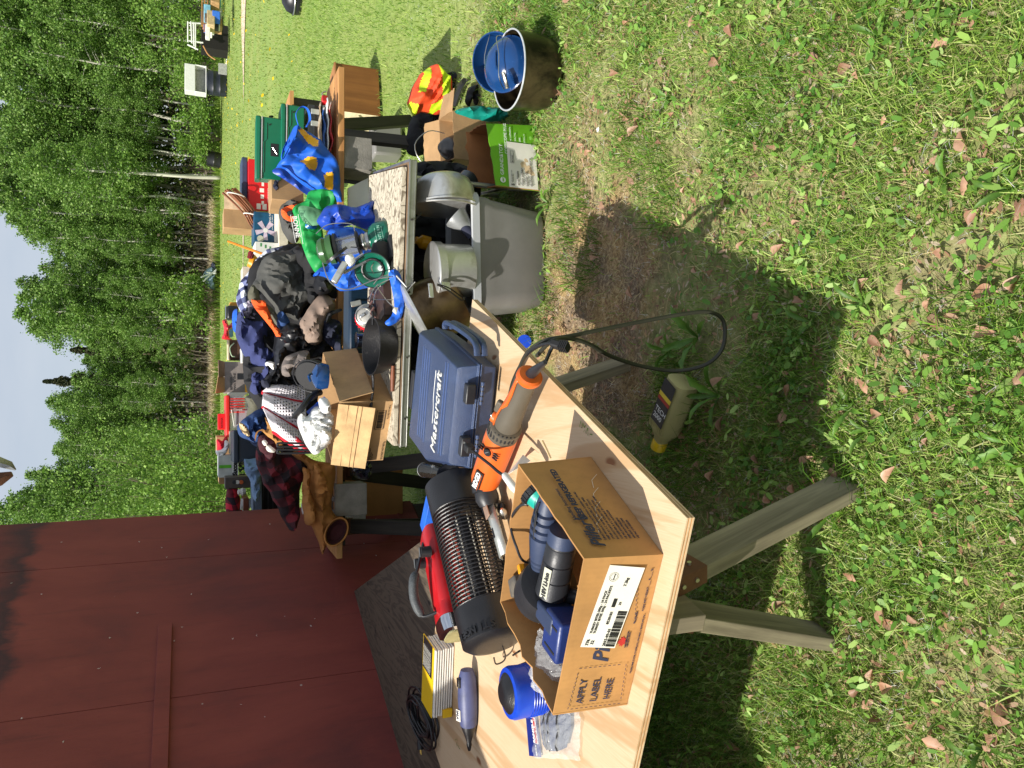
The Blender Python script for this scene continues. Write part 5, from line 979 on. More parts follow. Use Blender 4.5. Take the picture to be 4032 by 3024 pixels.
# ================================================================ on the ground
# ---- grey tote
M_tote = mat('grey_tote_plastic', (128, 126, 122), .45, var=.06, bump=.12, bsc=300, dirt=(150, 148, 142), dpos=(.7, .9)); M_rimw = mat('pale_grey_rim', (176, 178, 180), .4, var=.05, bump=.05)
ta, tb = on(1868, 1225, .385), on(1858, 745, .385); tx = (tb - ta).normalized(); ty = Vector((-tx.y, tx.x, 0)); W_, D_ = (tb - ta).length, .40; tc_ = (ta + tb) / 2 + ty * D_ / 2; tc_.z = 0
t = thing('storage_tote', 'grey plastic storage tote holding steel pots, standing open below the folding table', 'storage tote', tuple(tc_), math.atan2(tx.y, tx.x))
def rr_ring(w, d, z, r=.07, n=8):
    out = []
    for cx_, cy_, a0 in ((w / 2 - r, d / 2 - r, 0), (-w / 2 + r, d / 2 - r, 90), (-w / 2 + r, -d / 2 + r, 180), (w / 2 - r, -d / 2 + r, 270)):
        for i in range(n + 1): q = R_(a0 + 90 * i / n); out.append(Vector((cx_ + r * math.cos(q), cy_ + r * math.sin(q), z)))
    return out
part('body', loft([rr_ring(W_ * .80, D_ * .80, .004), rr_ring(W_ * .82, D_ * .82, .012), rr_ring(W_ * .90, D_ * .90, .2), rr_ring(W_ * .93, D_ * .93, .27), rr_ring(W_ * .96, D_ * .96, .30), rr_ring(W_ * .97, D_ * .97, .375), rr_ring(W_ * .955, D_ * .95, .375), rr_ring(W_ * .90, D_ * .90, .27), rr_ring(W_ * .79, D_ * .79, .02)]), M_tote, t, w=False)
part('rim', loft([rr_ring(W_ * .98, D_ * .98, .355), rr_ring(W_ * 1.02, D_ * 1.02, .35), rr_ring(W_ * 1.02, D_ * 1.02, .385), rr_ring(W_ * .99, D_ * .99, .39), rr_ring(W_ * .95, D_ * .94, .388), rr_ring(W_ * .955, D_ * .945, .36)], False), M_rimw, t, w=False, bevel=.0)
for s_ in (-1, 1): part('handle', M().tube(smooth_path([(s_ * W_ * .5, -D_ * .22, .372), (s_ * W_ * .56, -D_ * .16, .37), (s_ * W_ * .57, 0, .368), (s_ * W_ * .56, D_ * .16, .37), (s_ * W_ * .5, D_ * .22, .372)], 4), .011, 8), M_rimw, t, w=False)
M_st2 = mat('old_stainless', (204, 204, 200), .34, .72, var=.1, bump=.04, dirt=(120, 108, 84), dpos=(.5, .8)); M_bronze = mat('tarnished_pot', (112, 92, 66), .3, .9, var=.3, dirt=(60, 46, 30))
c = at(1752, 818, 3.52); t = thing('steel_bowl', 'large steel bowl standing on its edge in the right end of the grey tote', 'bowl', tuple(c)); axv = Vector((1, .1, .03)).normalized()
part('bowl', revolve(c, c + axv * .15, [(-.01, .16), (.04, .161), (.05, .152), (.3, .148), (.6, .142), (.85, .125), (.96, .10), (1, .05)], 44), M_st2, t); part('rolled_rim', M().tube([c + (Vector((0, 0, 1)) * math.cos(q) + Vector((0, 1, 0)) * math.sin(q)) * .158 for q in [i / 40 * 6.283 for i in range(40)]], .005, 7, closed=True), M_st2, t)
a, b = at(1848, 1066, 3.46), at(1700, 1066, 3.46); t = thing('billy_pot', 'lidded stainless pot with wire bail standing in front of the tarnished pot', 'pot', tuple(a))
part('body', revolve(a, b, [(0, .11), (.03, .122), (1, .126)], 44), M_st2, t); lid = part('lid', revolve(b, b + (b - a) * .2, [(-1.1, .128), (-1.05, .134), (-.1, .135), (0, .131), (.1, .122), (.12, .02)], 44), M_st2, t)
for k, X in ((0, 1694), (1, 1752)): c = at(X, 1145 if k == 0 else 1128, 3.34); part('hinge_plate' if k == 0 else 'bail_ear', M().box(tuple(c + Vector((.0, -.012, 0))), (.07 if k == 0 else .045, .006, .022 if k == 0 else .045), .35), M_st2, t, bevel=.003)
for X, Y in ((1693, 1120), (1693, 1165), (1750, 1122), (1722, 1122)): c = at(X, Y, 3.325); part('rivet', M().cyl(c, c + Vector((0, -.006, 0)), .0055, n=12), M_st2, t)
rod(t, 'bail', [at(1722, 1122, 3.32), at(1760, 1140, 3.30), at(1818, 1182, 3.31), at(1828, 1170, 3.33)], .004, mat('dark_wire', (60, 56, 50), .4, .8)); rod(t, 'bail', [at(1722, 1118, 3.32), at(1770, 1135, 3.305), at(1822, 1172, 3.32)], .003, mat('dark_wire', (60, 56, 50)))
a, b = at(1645, 1252, 3.55), at(1815, 1165, 3.49); t = thing('tarnished_pot', 'brown tarnished pot tipped over with its big shiny lid edge-on beside the blue case', 'pot', tuple(a))
part('body', revolve(a, b, [(.0, .155), (.05, .153), (.8, .15), (.95, .14), (1, .11)], 40), M_bronze, t); part('lid', revolve(a, b, [(-.16, .02), (-.12, .12), (-.04, .19), (0, .205), (.04, .205), (.05, .19)], 48), M_st2, t)
for q in (0, 1): c = at(1600 + q * 20, 1140 + 0 * q, 3.45); 
part('handle', M().box((0, 0, 0), (.06, .02, .006), T=frame(at(1618, 1130, 3.42), at(1640, 1105, 3.42) - at(1600, 1155, 3.42), Vector((0, -1, .3)))), M_st2, t, bevel=.003); part('lid_handle', M().tube([at(1560, 1085, 3.42), at(1600, 1130, 3.42), at(1620, 1120, 3.44)], .004, 6), M_st2, t)
t = thing('grey_funnel', 'pale grey funnel lying in the tote between bowl and lidded pot', 'funnel', tuple(at(1820, 860, 3.5))); part('cone', revolve(at(1790, 850, 3.46), at(1850, 905, 3.44), [(0, .058), (.1, .06), (.7, .035), (1, .018), (1.8, .014)], 28), mat('pewter_plastic', (140, 142, 142), .4, .2), t); part('spout', revolve(at(1825, 890, 3.44), at(1860, 930, 3.43), [(0, .024), (1, .024)], 18), M_navyd, t)
for i in range(4): c = at(1845, 690 + i * 9, 3.6)
t = thing('steel_colander', 'dark steel pan leaning behind the bowl in the tote', 'pan', tuple(at(1830, 715, 3.75))); part('pan', revolve(at(1800, 760, 3.72), at(1850, 700, 3.74), [(0, .05), (.1, .06), (1, .05), (1.2, .02)], 28), mat('blackened_steel', (84, 88, 94), .35, .7), t)
# ---- copier paper carton
GL, GR = on(2122, 752, .0), on(2104, 494, .0); t = thing('paper_carton', 'open green and white copier paper carton with water stain in the grass', 'carton', tuple(GL)); 
gx = (GR - GL).normalized(); gy = Vector((-gx.y, gx.x, 0)); zt = .235; GLt = at(1953, 733, GL.y); GRt = at(1915, 486, GR.y); 
M_gp = mat('green_print_card', (104, 172, 32), .5, var=.06, bump=.2, bsc=14, dirt=(86, 150, 30)); GLb, GRb = GL + gy * .27 + gx * .13, GR + gy * .27 + gx * .06; up = Vector((0, 0, 1))
part('side_panel', wallgrid(GL, GR, GRt, GLt, .004, .001, sd=5, rag=.006, amp=.0006), M_gp, t); Lb_t, Rb_t = GLb + up * .27 + gx * -.02, GRb + up * .27
part('side_panel', wallgrid(GR, GRb, Rb_t + up * -.02, GRt, .004, .01, sd=6, rag=.01), M_cardI, t); part('side_panel', wallgrid(GRb, GLb, Lb_t, Rb_t, .004, -.01, sd=7, rag=.03), M_cardI, t); part('side_panel', wallgrid(GLb, GL, GLt, Lb_t, .004, .01, sd=8), M_cardI, t)
Fg = frame(GL, GR - GL, GLt - GL); wg = (GR - GL).length; hg = (GLt - GL).length; patch(t, fo(Fg, .004, .004, .0, .0014), wg * .68, hg * .68, M_paper, 'white_print', off=.001); 
txt(t, 'GRAND&TOY', .026, fo(Fg, .062, hg - .045, -.0), M_whiteink); m = M(); q = fo(Fg, .036, hg - .037, 0, .005); m.cyl(q @ Vector((0, 0, 0)), q @ Vector((0, 0, .001)), .014, n=24); part('round_logo', m, M_whiteink, t); txt(t, 'G&T', .011, fo(Fg, .026, hg - .041, 0, .0075), M_gp, bold=.0004)
txt(t, 'COPY/COPIE PLUS', .022, fo(Fg, wg * .5, hg - .072, 0), M_whiteink, sx=.9); txt(t, '92  LUMINOSITE', .010, fo(Fg, wg * .71, hg - .095), M_whiteink); txt(t, '20 lb / 75 g', .010, fo(Fg, wg * .71, hg - .12), M_whiteink); txt(t, '2500', .011, fo(Fg, wg * .71, hg - .145), M_whiteink); txt(t, '8 1/2 x 11', .011, fo(Fg, wg * .71, hg - .17), M_whiteink)
for i, s_ in enumerate(('premium', 'copy paper', 'papier de', 'qualité supérieure')): txt(t, s_, .0205, fo(Fg, .016, hg * .46 - i * .0235, 0, .0055), M_blackink)
txt(t, '5', .022, fo(Fg, .012, hg * .58, 0, .0055), M_blackink, bold=.0006); txt(t, '500-sheet reams / case\nrames par caisse', .0065, fo(Fg, .03, hg * .62, 0, .0055), M_blackink); m = M(); q = fo(Fg, .13, hg * .56, 0, .0058)
m.tube([q @ Vector(p_) for p_ in ((0, 0, 0), (.062, 0, 0), (.062, .016, 0), (0, .016, 0))], .0009, 4, closed=True); part('frame_print', m, M_blackink, t); txt(t, 'RECYCLED', .0085, fo(Fg, .133, hg * .56 + .004, 0, .0055), M_blackink, sx=.9)
m = M(); rr = random.Random(4)
for (sx0, sy0, sr) in ((.10, .05, .022), (.125, .075, .016), (.085, .03, .012), (.15, .06, .01)): m.prism([(sx0 + math.cos(q) * sr * (1 + .35 * math.sin(q * 3 + sr * 99)), sy0 + math.sin(q) * sr * 1.3 * (1 + .3 * math.sin(q * 2 + 1))) for q in [i / 16 * 6.283 for i in range(16)]], .0003 + sr * .004, fo(Fg, .0, .0, 0, .0028))
part('water_stain', m, mat('brown_water_stain', (204, 180, 144), .7, var=.25, vsc=40, bump=0), t, smooth=0)
# ---- second carton with kettle
a, b = at(1845, 633, 4.45), at(1838, 458, 4.45); a.z = b.z = 0.0; up_ = Vector((0, 0, .27)); by = Vector((.02, .3, 0)); t = thing('kettle_carton', 'tan carton with torn flaps holding a blackened kettle behind the green carton', 'carton', tuple(a)); a0 = on(1925, 640, 0); b0 = on(1918, 455, 0); a, b = a0, b0; by = Vector((.03, .26, 0))
h_ = at(1788, 550, a.y).z
part('side_panel', wallgrid(a, b, b + up * h_, a + up * h_, .004, .004, sd=9, rag=.01), M_cardL, t); part('side_panel', wallgrid(b, b + by, b + by + up * h_, b + up * h_, .004, .008, sd=10), M_cardL, t); part('side_panel', wallgrid(b + by, a + by, a + by + up * h_, b + by + up * h_, .004, sd=11), M_cardL, t); part('side_panel', wallgrid(a + by, a, a + up * h_, a + by + up * h_, .004, sd=12), M_cardL, t)
part('flap', wallgrid(b + up * h_, b + by + up * h_, b + by + up * (h_ - .03) + Vector((.15, .0, 0)), b + up * (h_ - .02) + Vector((.14, .02, 0)), .003, .01, sd=13, rag=.03), M_cardL, t); part('flap', wallgrid(a + by + up * h_, b + by + up * h_, b + by + up * (h_ + .06) + Vector((0, .1, 0)), a + by + up * (h_ + .07) + Vector((0, .1, 0)), .003, .01, sd=14, rag=.02), M_cardL, t)
k0 = at(1790, 590, 4.36); k0.z = .10; t = thing('kettle', 'blackened steel kettle with a spout tipped inside the torn tan carton', 'kettle', tuple(k0)); part('body', revolve(k0, k0 + Vector((0, -.02, .16)), [(0, .065), (.1, .08), (.5, .08), (.85, .05), (1, .02)], 30), mat('sooty_steel', (92, 90, 88), .3, .8, dirt=(30, 28, 26)), t); rod(t, 'spout', [k0 + Vector((-.06, -.05, .08)), k0 + Vector((-.1, -.08, .12)), k0 + Vector((-.12, -.1, .16))], .018, mat('sooty_steel', (1, 1, 1))); rod(t, 'bail', [k0 + Vector((-.09, 0, .13)), k0 + Vector((-.1, .0, .25)), k0 + Vector((0, 0, .3)), k0 + Vector((.09, 0, .22)), k0 + Vector((.09, 0, .12))], .003, M_steel)
soft('teal_bag', ((1790, 438), (1850, 420), (1940, 422), (2010, 432), (2040, 452), (2030, 474), (1960, 480), (1905, 476), (1880, 470), (1840, 462)), 3.95, .06, mat('teal_cloth', (14, 140, 124), .5), 'teal plastic sack squeezed between the green carton and the pots', 'sack', 4, wr=.012)
soft('green_mesh_bag', ((1712, 676), (1740, 635), (1790, 622), (1850, 640), (1848, 676), (1790, 690), (1740, 690)), 4.7, .08, mat('dark_green_cloth', (10, 92, 60), .6), 'dark green sack behind the tote under the tables', 'sack', 5)
# ---- hi-vis vest over a black duffel
t = thing('duffel_bag', 'dusty black duffel bag lying under the right end of the plank table', 'duffel bag', tuple(on(1750, 560, 0))); part('bag', pillow(((1598, 560), (1610, 490), (1640, 440), (1690, 432), (1760, 440), (1800, 460), (1775, 520), (1790, 590), (1740, 612), (1650, 612), (1605, 606)), 5.15, .17, sd=7, wr=.02, f=5), M_blk, t); part('side_fold', pillow(((1745, 300), (1800, 285), (1830, 330), (1825, 400), (1800, 440), (1760, 470), (1740, 440), (1760, 380)), 4.95, .08, sd=8, wr=.02), M_blk, t)
rod(t, 'strap', [at(1745, 600, 4.95), at(1720, 540, 4.94), at(1740, 470, 4.94), at(1800, 420, 4.9)], .008, M_blk)
t = thing('safety_vest', 'crumpled orange safety vest with lime stripes heaped on the black duffel bag', 'safety vest', tuple(on(1780, 370, 0))); vm = pillow(((1605, 400), (1630, 330), (1660, 285), (1700, 266), (1730, 290), (1768, 320), (1772, 420), (1740, 445), (1700, 452), (1655, 440), (1625, 455), (1612, 430)), 4.86, .16, sd=9, wr=.014, f=5, h=.008); part('vest', vm, mat('hi_vis_orange', (238, 78, 36), .7, bump=.2, bsc=500), t, smooth=42)
M_lime = mat('hi_vis_lime', (196, 226, 30), .6, bump=.2, bsc=500)
for px in (((1652, 276), (1668, 268), (1682, 280), (1672, 340), (1655, 392), (1628, 390), (1640, 345), (1655, 310)), ((1700, 262), (1722, 280), (1752, 340), (1757, 400), (1718, 402), (1718, 350), (1702, 300)), ((1606, 415), (1630, 428), (1634, 458), (1612, 460)), ((1680, 432), (1745, 405), (1765, 398), (1756, 430), (1690, 456))): part('stripe', on_surface(vm, px, 4.86), M_lime, t, smooth=42)
t = thing('black_boots', 'pair of black rubber shapes lying in the shade right of the torn carton', 'boots', tuple(on(1880, 400, 0))); part('boot', pillow(((1830, 400), (1845, 345), (1880, 340), (1885, 400), (1870, 420), (1858, 385), (1850, 420)), 4.4, .06, sd=3), M_blackmat, t); rod(t, 'bar', [on(1790, 410, .02), on(1815, 340, .02), on(1830, 320, .02)], .022, M_gr)
# ---- enamel pots in the grass
M_en = mat('blue_enamel', (24, 62, 112), .14, var=.12, bump=.02, dirt=(90, 130, 180), dsc=40, dpos=(.66, .72)); M_soot = mat('sooty_brown_pot', (86, 76, 54), .3, .55, var=.35, dirt=(22, 20, 16), dsc=6, dpos=(.42, .62)); M_enw = mat('enamel_rim', (200, 204, 206), .25, .3, bump=0)
pr_ = on(2222, 262, 0); pc_ = pr_ + Vector((.02, .16, 0)); Hp = .215; t = thing('canning_pot', 'big sooty brown pot standing in the grass with a blue enamel lid inside', 'pot', tuple(pc_)); tp_ = Vector((-.06, -.03, 1)).normalized()
part('body', revolve(pc_, pc_ + tp_ * Hp, [(0, .13), (.08, .158), (.3, .172), (.9, .178), (1, .18), (1, .174), (.3, .166), (.1, .15), (.1, .01)], 52), M_soot, t); 
def rng(c, ax, r, tr, n=44):
    ax = ax.normalized(); u = ax.orthogonal().normalized(); v = ax.cross(u); return M().tube([c + (u * math.cos(i / n * 6.2832) + v * math.sin(i / n * 6.2832)) * r for i in range(n)], tr, 7, closed=True)
part('rim', rng(pc_ + tp_ * Hp, tp_, .1795, .0045), M_enw, t)
t = thing('enamel_cover', 'speckled blue enamel lid with wire handle lying inside the sooty pot', 'cookware', tuple(pc_ + tp_ * Hp)); c = pc_ + tp_ * (Hp + .004) + Vector((.035, .02, 0)); ax = Vector((-.05, -.6, 1)).normalized(); part('dome', revolve(c, c + ax * .06, [(0, .128), (.05, .131), (.1, .124), (.5, .11), (.95, .08), (1.3, .04), (1.38, .001)], 44), M_en, t); part('edge', rng(c, ax, .130, .003), mat('navy_edge', (14, 26, 60), .3), t)
rod(t, 'grip', [c + ax * .058 + Vector((-.045, .0, 0)), c + ax * .085 + Vector((-.03, 0, 0)), c + ax * .085 + Vector((.03, 0, 0)), c + ax * .058 + Vector((.045, 0, 0))], .006, M_en); rod(t, 'wire_bail', [c + Vector((-.13, -.02, .02)), c + Vector((-.10, -.08, .07)), c + Vector((0, -.09, .075)), c + Vector((.09, -.06, .075)), c + Vector((.13, 0, .02))], .0022, M_steel)
rod(t, 'coil_grip', [c + Vector((-.145, -.08, .03)), c + Vector((-.12, -.1, .045)), c + Vector((-.085, -.105, .06))], .008, M_zinc)
for i in range(9): part('coil', rng(c + Vector((-.145 + .0072 * i, -.083 - .0025 * i, .03 + .0038 * i)), Vector((.06, -.02, .03)), .0095, .0018, 14), M_steel, t)
c = on(2020, 262, .02) + Vector((.03, .07, 0)); c = Vector((1.66, 3.72, .13)); ax = Vector((-.35, -.55, .9)).normalized(); t = thing('enamel_kettle_pot', 'empty blue enamel pot tipped over behind the sooty pot', 'pot', tuple(c)); part('body', revolve(c - ax * .13, c + ax * .03, [(0, .09), (.05, .11), (.3, .135), (1, .145), (1, .139), (.3, .128), (.12, .1), (.12, .001)], 44), M_en, t); part('rim', rng(c + ax * .03, ax, .143, .004), M_en, t); rod(t, 'bail', [c + ax * .03 + Vector((-.14, 0, 0)), c + ax * .05 + Vector((0, .02, .04)), c + ax * .03 + Vector((.14, 0, .03))], .0025, M_steel)
# ---- drawer, cream board, bin
M_oak = wood_mat('varnished_oak_ply', (150, 96, 48), (112, 66, 30), 2, .5, .5); D0, D1 = Vector((2.44, 6.98, 0)), Vector((2.90, 7.07, 0)); t = thing('open_drawer_box', 'brown plywood drawer standing on end in the lawn with a cream front', 'wooden box', tuple(D0)); zD = at(1328, 430, 7.0).z
part('side_panel', wallq(D0, D1, D1 + up * (zD + .02), D0 + up * zD, .014), M_oak, t, bevel=.001); cd_ = Vector((-.34, .36, 0)); part('front_panel', wallq(D0 + cd_, D0, D0 + up * zD, D0 + cd_ + up * (zD - .0), .018), mat('cream_painted_board', (226, 208, 172), .6), t, bevel=.001)
ob_ = (D1 - D0); part('top_edge', M().box(tuple((D0 + D1) / 2 + up * (zD + .02) + Vector((-.02, .11, -.01))), (.46, .26, .014), .19), wood_mat('pine_edge', (176, 124, 74), (150, 100, 58), 0), t, bevel=.001); part('back_panel', wallq(D1, D1 + Vector((-.1, .3, 0)), D1 + Vector((-.1, .3, zD)), D1 + up * zD, .014), M_oak, t); c = at(1372, 490, 7.0); part('handle', M().tube(smooth_path([c + Vector((-.05, .02, .02)), c + Vector((-.03, -.03, -.01)), c + Vector((.03, -.05, .0))], 4), .008, 6), M_gr, t)
c = on(1590, 545, 0) + Vector((0, .12, 0)); t = thing('grey_bin', 'grey plastic bin lying under the plank table behind the duffel bag', 'bin', tuple(c)); m = M(); m.box((c.x, c.y, .12), (.32, .2, .24), .1, taper=.92); part('body', m, M_tote, t, bevel=.02); m = M(); m.box((c.x + .06, c.y - .1, .25), (.06, .02, .02), .1); part('clip', m, M_tote, t, bevel=.003)
t = thing('metal_plate', 'slanting pale metal sheet under the plank table beside the sawhorse', 'metal sheet', tuple(on(1450, 640, .4))); m = M(); m.add([at(1362, 610, 5.3), at(1440, 580, 5.3), at(1462, 620, 5.5), at(1400, 690, 5.4)], [(0, 1, 2, 3)]); part('sheet', m, M_silver, t, solid=.004, smooth=0); part('bracket', M().tube([at(1365, 700, 5.0), at(1478, 672, 5.0)], .012, 4), M_silver, t)
t = thing('red_bottles', 'dark red rounded shapes in shade under the plank table', 'bottles', tuple(on(1440, 590, .3))); part('bottle', revolve(at(1370, 540, 5.7), at(1410, 570, 5.7), [(0, .03), (.3, .05), (1, .05)], 16), mat('dark_red', (110, 20, 28), .4), t)
# ---- oil jug in the shade
M_jug = mat('grimy_cream_jug', (180, 172, 118), .45, var=.1, dirt=(150, 140, 100), dpos=(.5, .8)); a, b = on(2690, 1500, .055), on(2590, 1765, .05); t = thing('oil_jug', 'cream plastic jug with yellow cap and black label lying in the shaded grass', 'jug', tuple(on(2650, 1600))); jz = (b - a).normalized(); jx = Vector((0, 0, 1)).cross(jz).normalized(); L = (b - a).length
def jr(f, w_, h_): c_ = a + jz * (L * f); return [c_ + jx * (w_ * math.copysign(abs(math.cos(q)) ** .55, math.cos(q))) + Vector((0, 0, h_ * math.copysign(abs(math.sin(q)) ** .55, math.sin(q)))) for q in [i / 28 * 6.2832 for i in range(28)]]
part('body', loft([jr(0, .044, .034), jr(.01, .050, .044), jr(.62, .052, .046), jr(.64, .048, .043), jr(.7, .048, .043), jr(.78, .036, .034), jr(.84, .024, .024), jr(.9, .022, .022)]), M_jug, t)
part('cap', revolve(a.lerp(b, .88), b, [(0, .026), (.1, .028), (1, .027), (1.02, .02)], 24), mat('yellow_cap', (222, 184, 30), .4), t)
for i in range(10): part('neck_rib', M().tube([a.lerp(b, .63) + Vector((0, 0, .0445)) + jx * (-.045 + .01 * i), a.lerp(b, .72) + Vector((0, 0, .041)) + jx * (-.04 + .009 * i)], .0022, 5), M_jug, t)
jf = (Vector((-.3, -.75, .6))); jf = (jf - jz * jf.dot(jz)).normalized(); Tj = frame(a.lerp(b, .03) + Vector((0, 0, .0468)) - jx * .038, jz, jx); 
patch(t, Tj, L * .58, .076, M_black, 'label', off=.001); patch(t, Tj @ Matrix.Translation((L * .24, .0, .0012)), .012, .076, mat('red_label_band', (170, 50, 36), .5, bump=0), 'band'); patch(t, Tj @ Matrix.Translation((L * .24 - .018, .0, .0012)), .016, .076, mat('yellow_label_band', (220, 190, 50), .5, bump=0), 'band')
txt(t, 'TECH\n2000', .026, Tj @ Matrix.Translation((L * .36, .006, .0016)) @ Matrix.Rotation(math.pi / 2, 4, 'Z') @ Matrix.Translation((.002, -.02, 0)), M_whiteink, sx=1.05)
t = thing('blue_disc', 'blue plastic lid on the ground showing past the plywood edge', 'disc', tuple(on(2065, 1345, 0))); part('disc', M().cyl(on(2065, 1345, .0), on(2065, 1345, .03), .035, n=24), M_bl, t)

# ================================================================ on the folding table
ZB = .722
# ---- barcode carton at its left end
N_, Lc, Rc = on(1548, 1580, ZB), on(1508, 1812, ZB), on(1462, 1392, ZB); Bk = Lc + (Rc - N_); h_ = .25; t = thing('barcode_carton', 'tan open carton with a barcode and hanging flaps on the folding table left end', 'carton', tuple(N_)); 
part('side_panel', wallgrid(Lc, N_, N_ + up * h_, Lc + up * h_, .004, .001, sd=21, amp=.0006), M_cardL, t); part('side_panel', wallgrid(N_, Rc, Rc + up * h_, N_ + up * h_, .004, .004, sd=22), M_cardL, t); part('side_panel', wallgrid(Rc, Bk, Bk + up * h_, Rc + up * h_, .004, sd=23), M_cardL, t); part('side_panel', wallgrid(Bk, Lc, Lc + up * h_, Bk + up * h_, .004, sd=24), M_cardL, t)
fx = (N_ - Lc).normalized(); fn_ = Vector((fx.y, -fx.x, 0)); A1, A2 = Lc + up * h_ - fx * .012, N_ + up * h_ - fx * .01
part('flap', wallgrid(A1 + fn_ * .045 - up * .155, A2 + fn_ * .04 - up * .16, A2 + fn_ * .004 + up * .004, A1 + fn_ * .004 + up * .004, .004, .006, sd=25), mat('pale_corrugated_card', (208, 172, 122), .75, bump=.3), t)
for k in (.25, .5, .62): part('crease', M().tube([A1.lerp(A1 + fn_ * .045 - up * .155, k) + fn_ * .0062, A2.lerp(A2 + fn_ * .04 - up * .16, k) + fn_ * .0062], .0013, 4), M_cardL, t)
gx_ = (Rc - N_).normalized(); gn = Vector((gx_.y, -gx_.x, 0)); B1, B2 = N_ + up * h_, Rc + up * h_; part('flap', wallgrid(B1 + gn * .05 - up * .15, B2 + gn * .03 - up * .17, B2 + gn * .003, B1 + gn * .003, .004, .01, sd=26, rag=.01), M_cardL, t)
C1, C2 = Bk + up * h_, Rc + up * h_; 
Fb = frame(Lc, N_ - Lc, up); wb_ = (N_ - Lc).length; bt = fo(Fb, wb_ * .55, .028, 0); bars(t, bt @ Matrix.Translation((.006, .007, 0)), .098, .026, 30, M_blackink); m = M(); m.tube([bt @ Vector(q) for q in ((0, 0, .001), (.11, 0, .001), (.11, .04, .001), (0, .04, .001))], .0016, 4, closed=True); part('barcode_frame', m, M_blackink, t)
txt(t, '8 X NET WT 607 g', .0125, fo(Fb, .008, .009), M_blackink, sx=1.1); txt(t, 'PRODUCT OF CANADA\nBOX 208 STREET\nMP 20C 1W0', .007, fo(Fb, .006, .07), M_blackink); txt(t, '8 X NET WT 607 g', .010, fo(Fb, wb_ * .72, .01), M_blackink)
# contents
t = thing('frying_pan_lid', 'black frying pan standing on edge in the barcode carton', 'pan', tuple(Lc.lerp(Rc, .7) + up * .2)); c = at(1222, 1482, 3.85); part('pan', revolve(c, c + Vector((.03, .05, -.03)), [(0, .075), (.2, .08), (.3, .074), (1, .06), (1.02, .001)], 36), M_blackmat, t); part('rim', rng(c, Vector((.03, .05, -.03)), .087, .003), M_gr, t)
t = thing('blue_teapot', 'glossy blue enamel kettle lying in the barcode carton', 'kettle', tuple(at(1260, 1485, 3.75))); c = at(1290, 1482, 3.72); part('body', revolve(c, at(1225, 1480, 3.72), [(0, .058), (.4, .064), (.7, .056), (.9, .03), (1, .01)], 32), M_en, t); rod(t, 'handle', [at(1228, 1472, 3.66), at(1215, 1480, 3.64), at(1222, 1500, 3.66)], .006, M_en)
t = thing('plastic_bag', 'crumpled white plastic bag bulging from the barcode carton', 'plastic bag', tuple(at(1240, 1700, 3.7))); part('bag', pillow(((1172, 1650), (1185, 1628), (1210, 1640), (1240, 1600), (1275, 1598), (1310, 1640), (1300, 1740), (1270, 1775), (1240, 1790), (1215, 1765), (1190, 1720), (1178, 1690)), 3.72, .07, sd=5, wr=.016, f=16, crumple=11, h=.008, edge=.02), M_wht, t); part('bag_tuft', pillow(((1258, 1572), (1290, 1568), (1300, 1620), (1275, 1632), (1255, 1606)), 3.66, .04, sd=6, wr=.012, f=18, crumple=12, h=.008, edge=.02), M_wht, t)
for Y, lab in ((1752, 'right one of two grey pan handles poking up from the barcode carton'), (1778, 'left one of two grey pan handles poking up from the barcode carton')):
    t = thing('pan_handle', lab, 'pan handle', tuple(at(1210, Y, 3.9))); m = M(); a, b = at(1225, Y, 3.86), at(1097, Y, 3.86); m.tube(smooth_path([a - Vector((.006, 0, 0)), b - Vector((.009, 0, .01)), b + Vector((0, 0, .004)), b + Vector((.009, 0, -.01)), a + Vector((.006, 0, 0))], 5), .0052, 8); part('loop', m, M_gr, t)
t = thing('black_utensils', 'black and dark blue pan handles jumbled in the barcode carton', 'utensils', tuple(at(1230, 1590, 3.7))); rod(t, 'handle', [at(1160, 1645, 3.72), at(1185, 1610, 3.68), at(1225, 1560, 3.7), at(1260, 1545, 3.75)], [.01] * 12 + [.014], M_black) if False else part('handle', M().tube(smooth_path([at(1160, 1640, 3.74), at(1188, 1608, 3.70), at(1225, 1560, 3.72), at(1262, 1545, 3.76)], 5), .015, 8), M_black, t); part('blue_handle', M().tube([at(1215, 1630, 3.74), at(1285, 1570, 3.72)], .016, 8), M_bagd, t)
# ---- cast iron pan
c = on(1568, 1372, ZB) + Vector((.01, .11, 0)); tlt = Vector((.02, -.10, 1)).normalized(); t = thing('cast_iron_pan', 'deep black cast iron skillet with long handle on the folding table', 'skillet', tuple(c)); M_iron = mat('cast_iron', (34, 33, 34), .5, .3, var=.3, dirt=(84, 80, 76), dsc=14, dpos=(.6, .8), bump=.4, bsc=160); Hc = .105
part('pan', revolve(c, c + tlt * Hc, [(0, .085), (.05, .1), (.5, .122), (1, .136), (1.0, .130), (.5, .116), (.1, .095), (.08, .001)], 48), M_iron, t); hd = (on(1455, 1630, .83) - (c + tlt * Hc)); hd.z = 0; hd.normalize(); hp = c + tlt * (Hc - .008)
part('handle', M().tube(smooth_path([hp + hd * .128, hp + hd * .16 + Vector((0, 0, -.004)), hp + hd * .20 + Vector((0, 0, -.004)), hp + hd * .26 + Vector((0, -.0, .004)), hp + hd * .288 + Vector((0, 0, .006))], 5), [.012] * 5 + [.009] * 5 + [.010] * 5 + [.014] * 5 + [.011], 12, flat=.6), M_iron, t); part('helper_lip', M().tube(smooth_path([hp - hd * .13 + Vector((-.03, 0, 0)), hp - hd * .155, hp - hd * .13 + Vector((.03, .01, 0))], 4), .006, 6), M_iron, t)
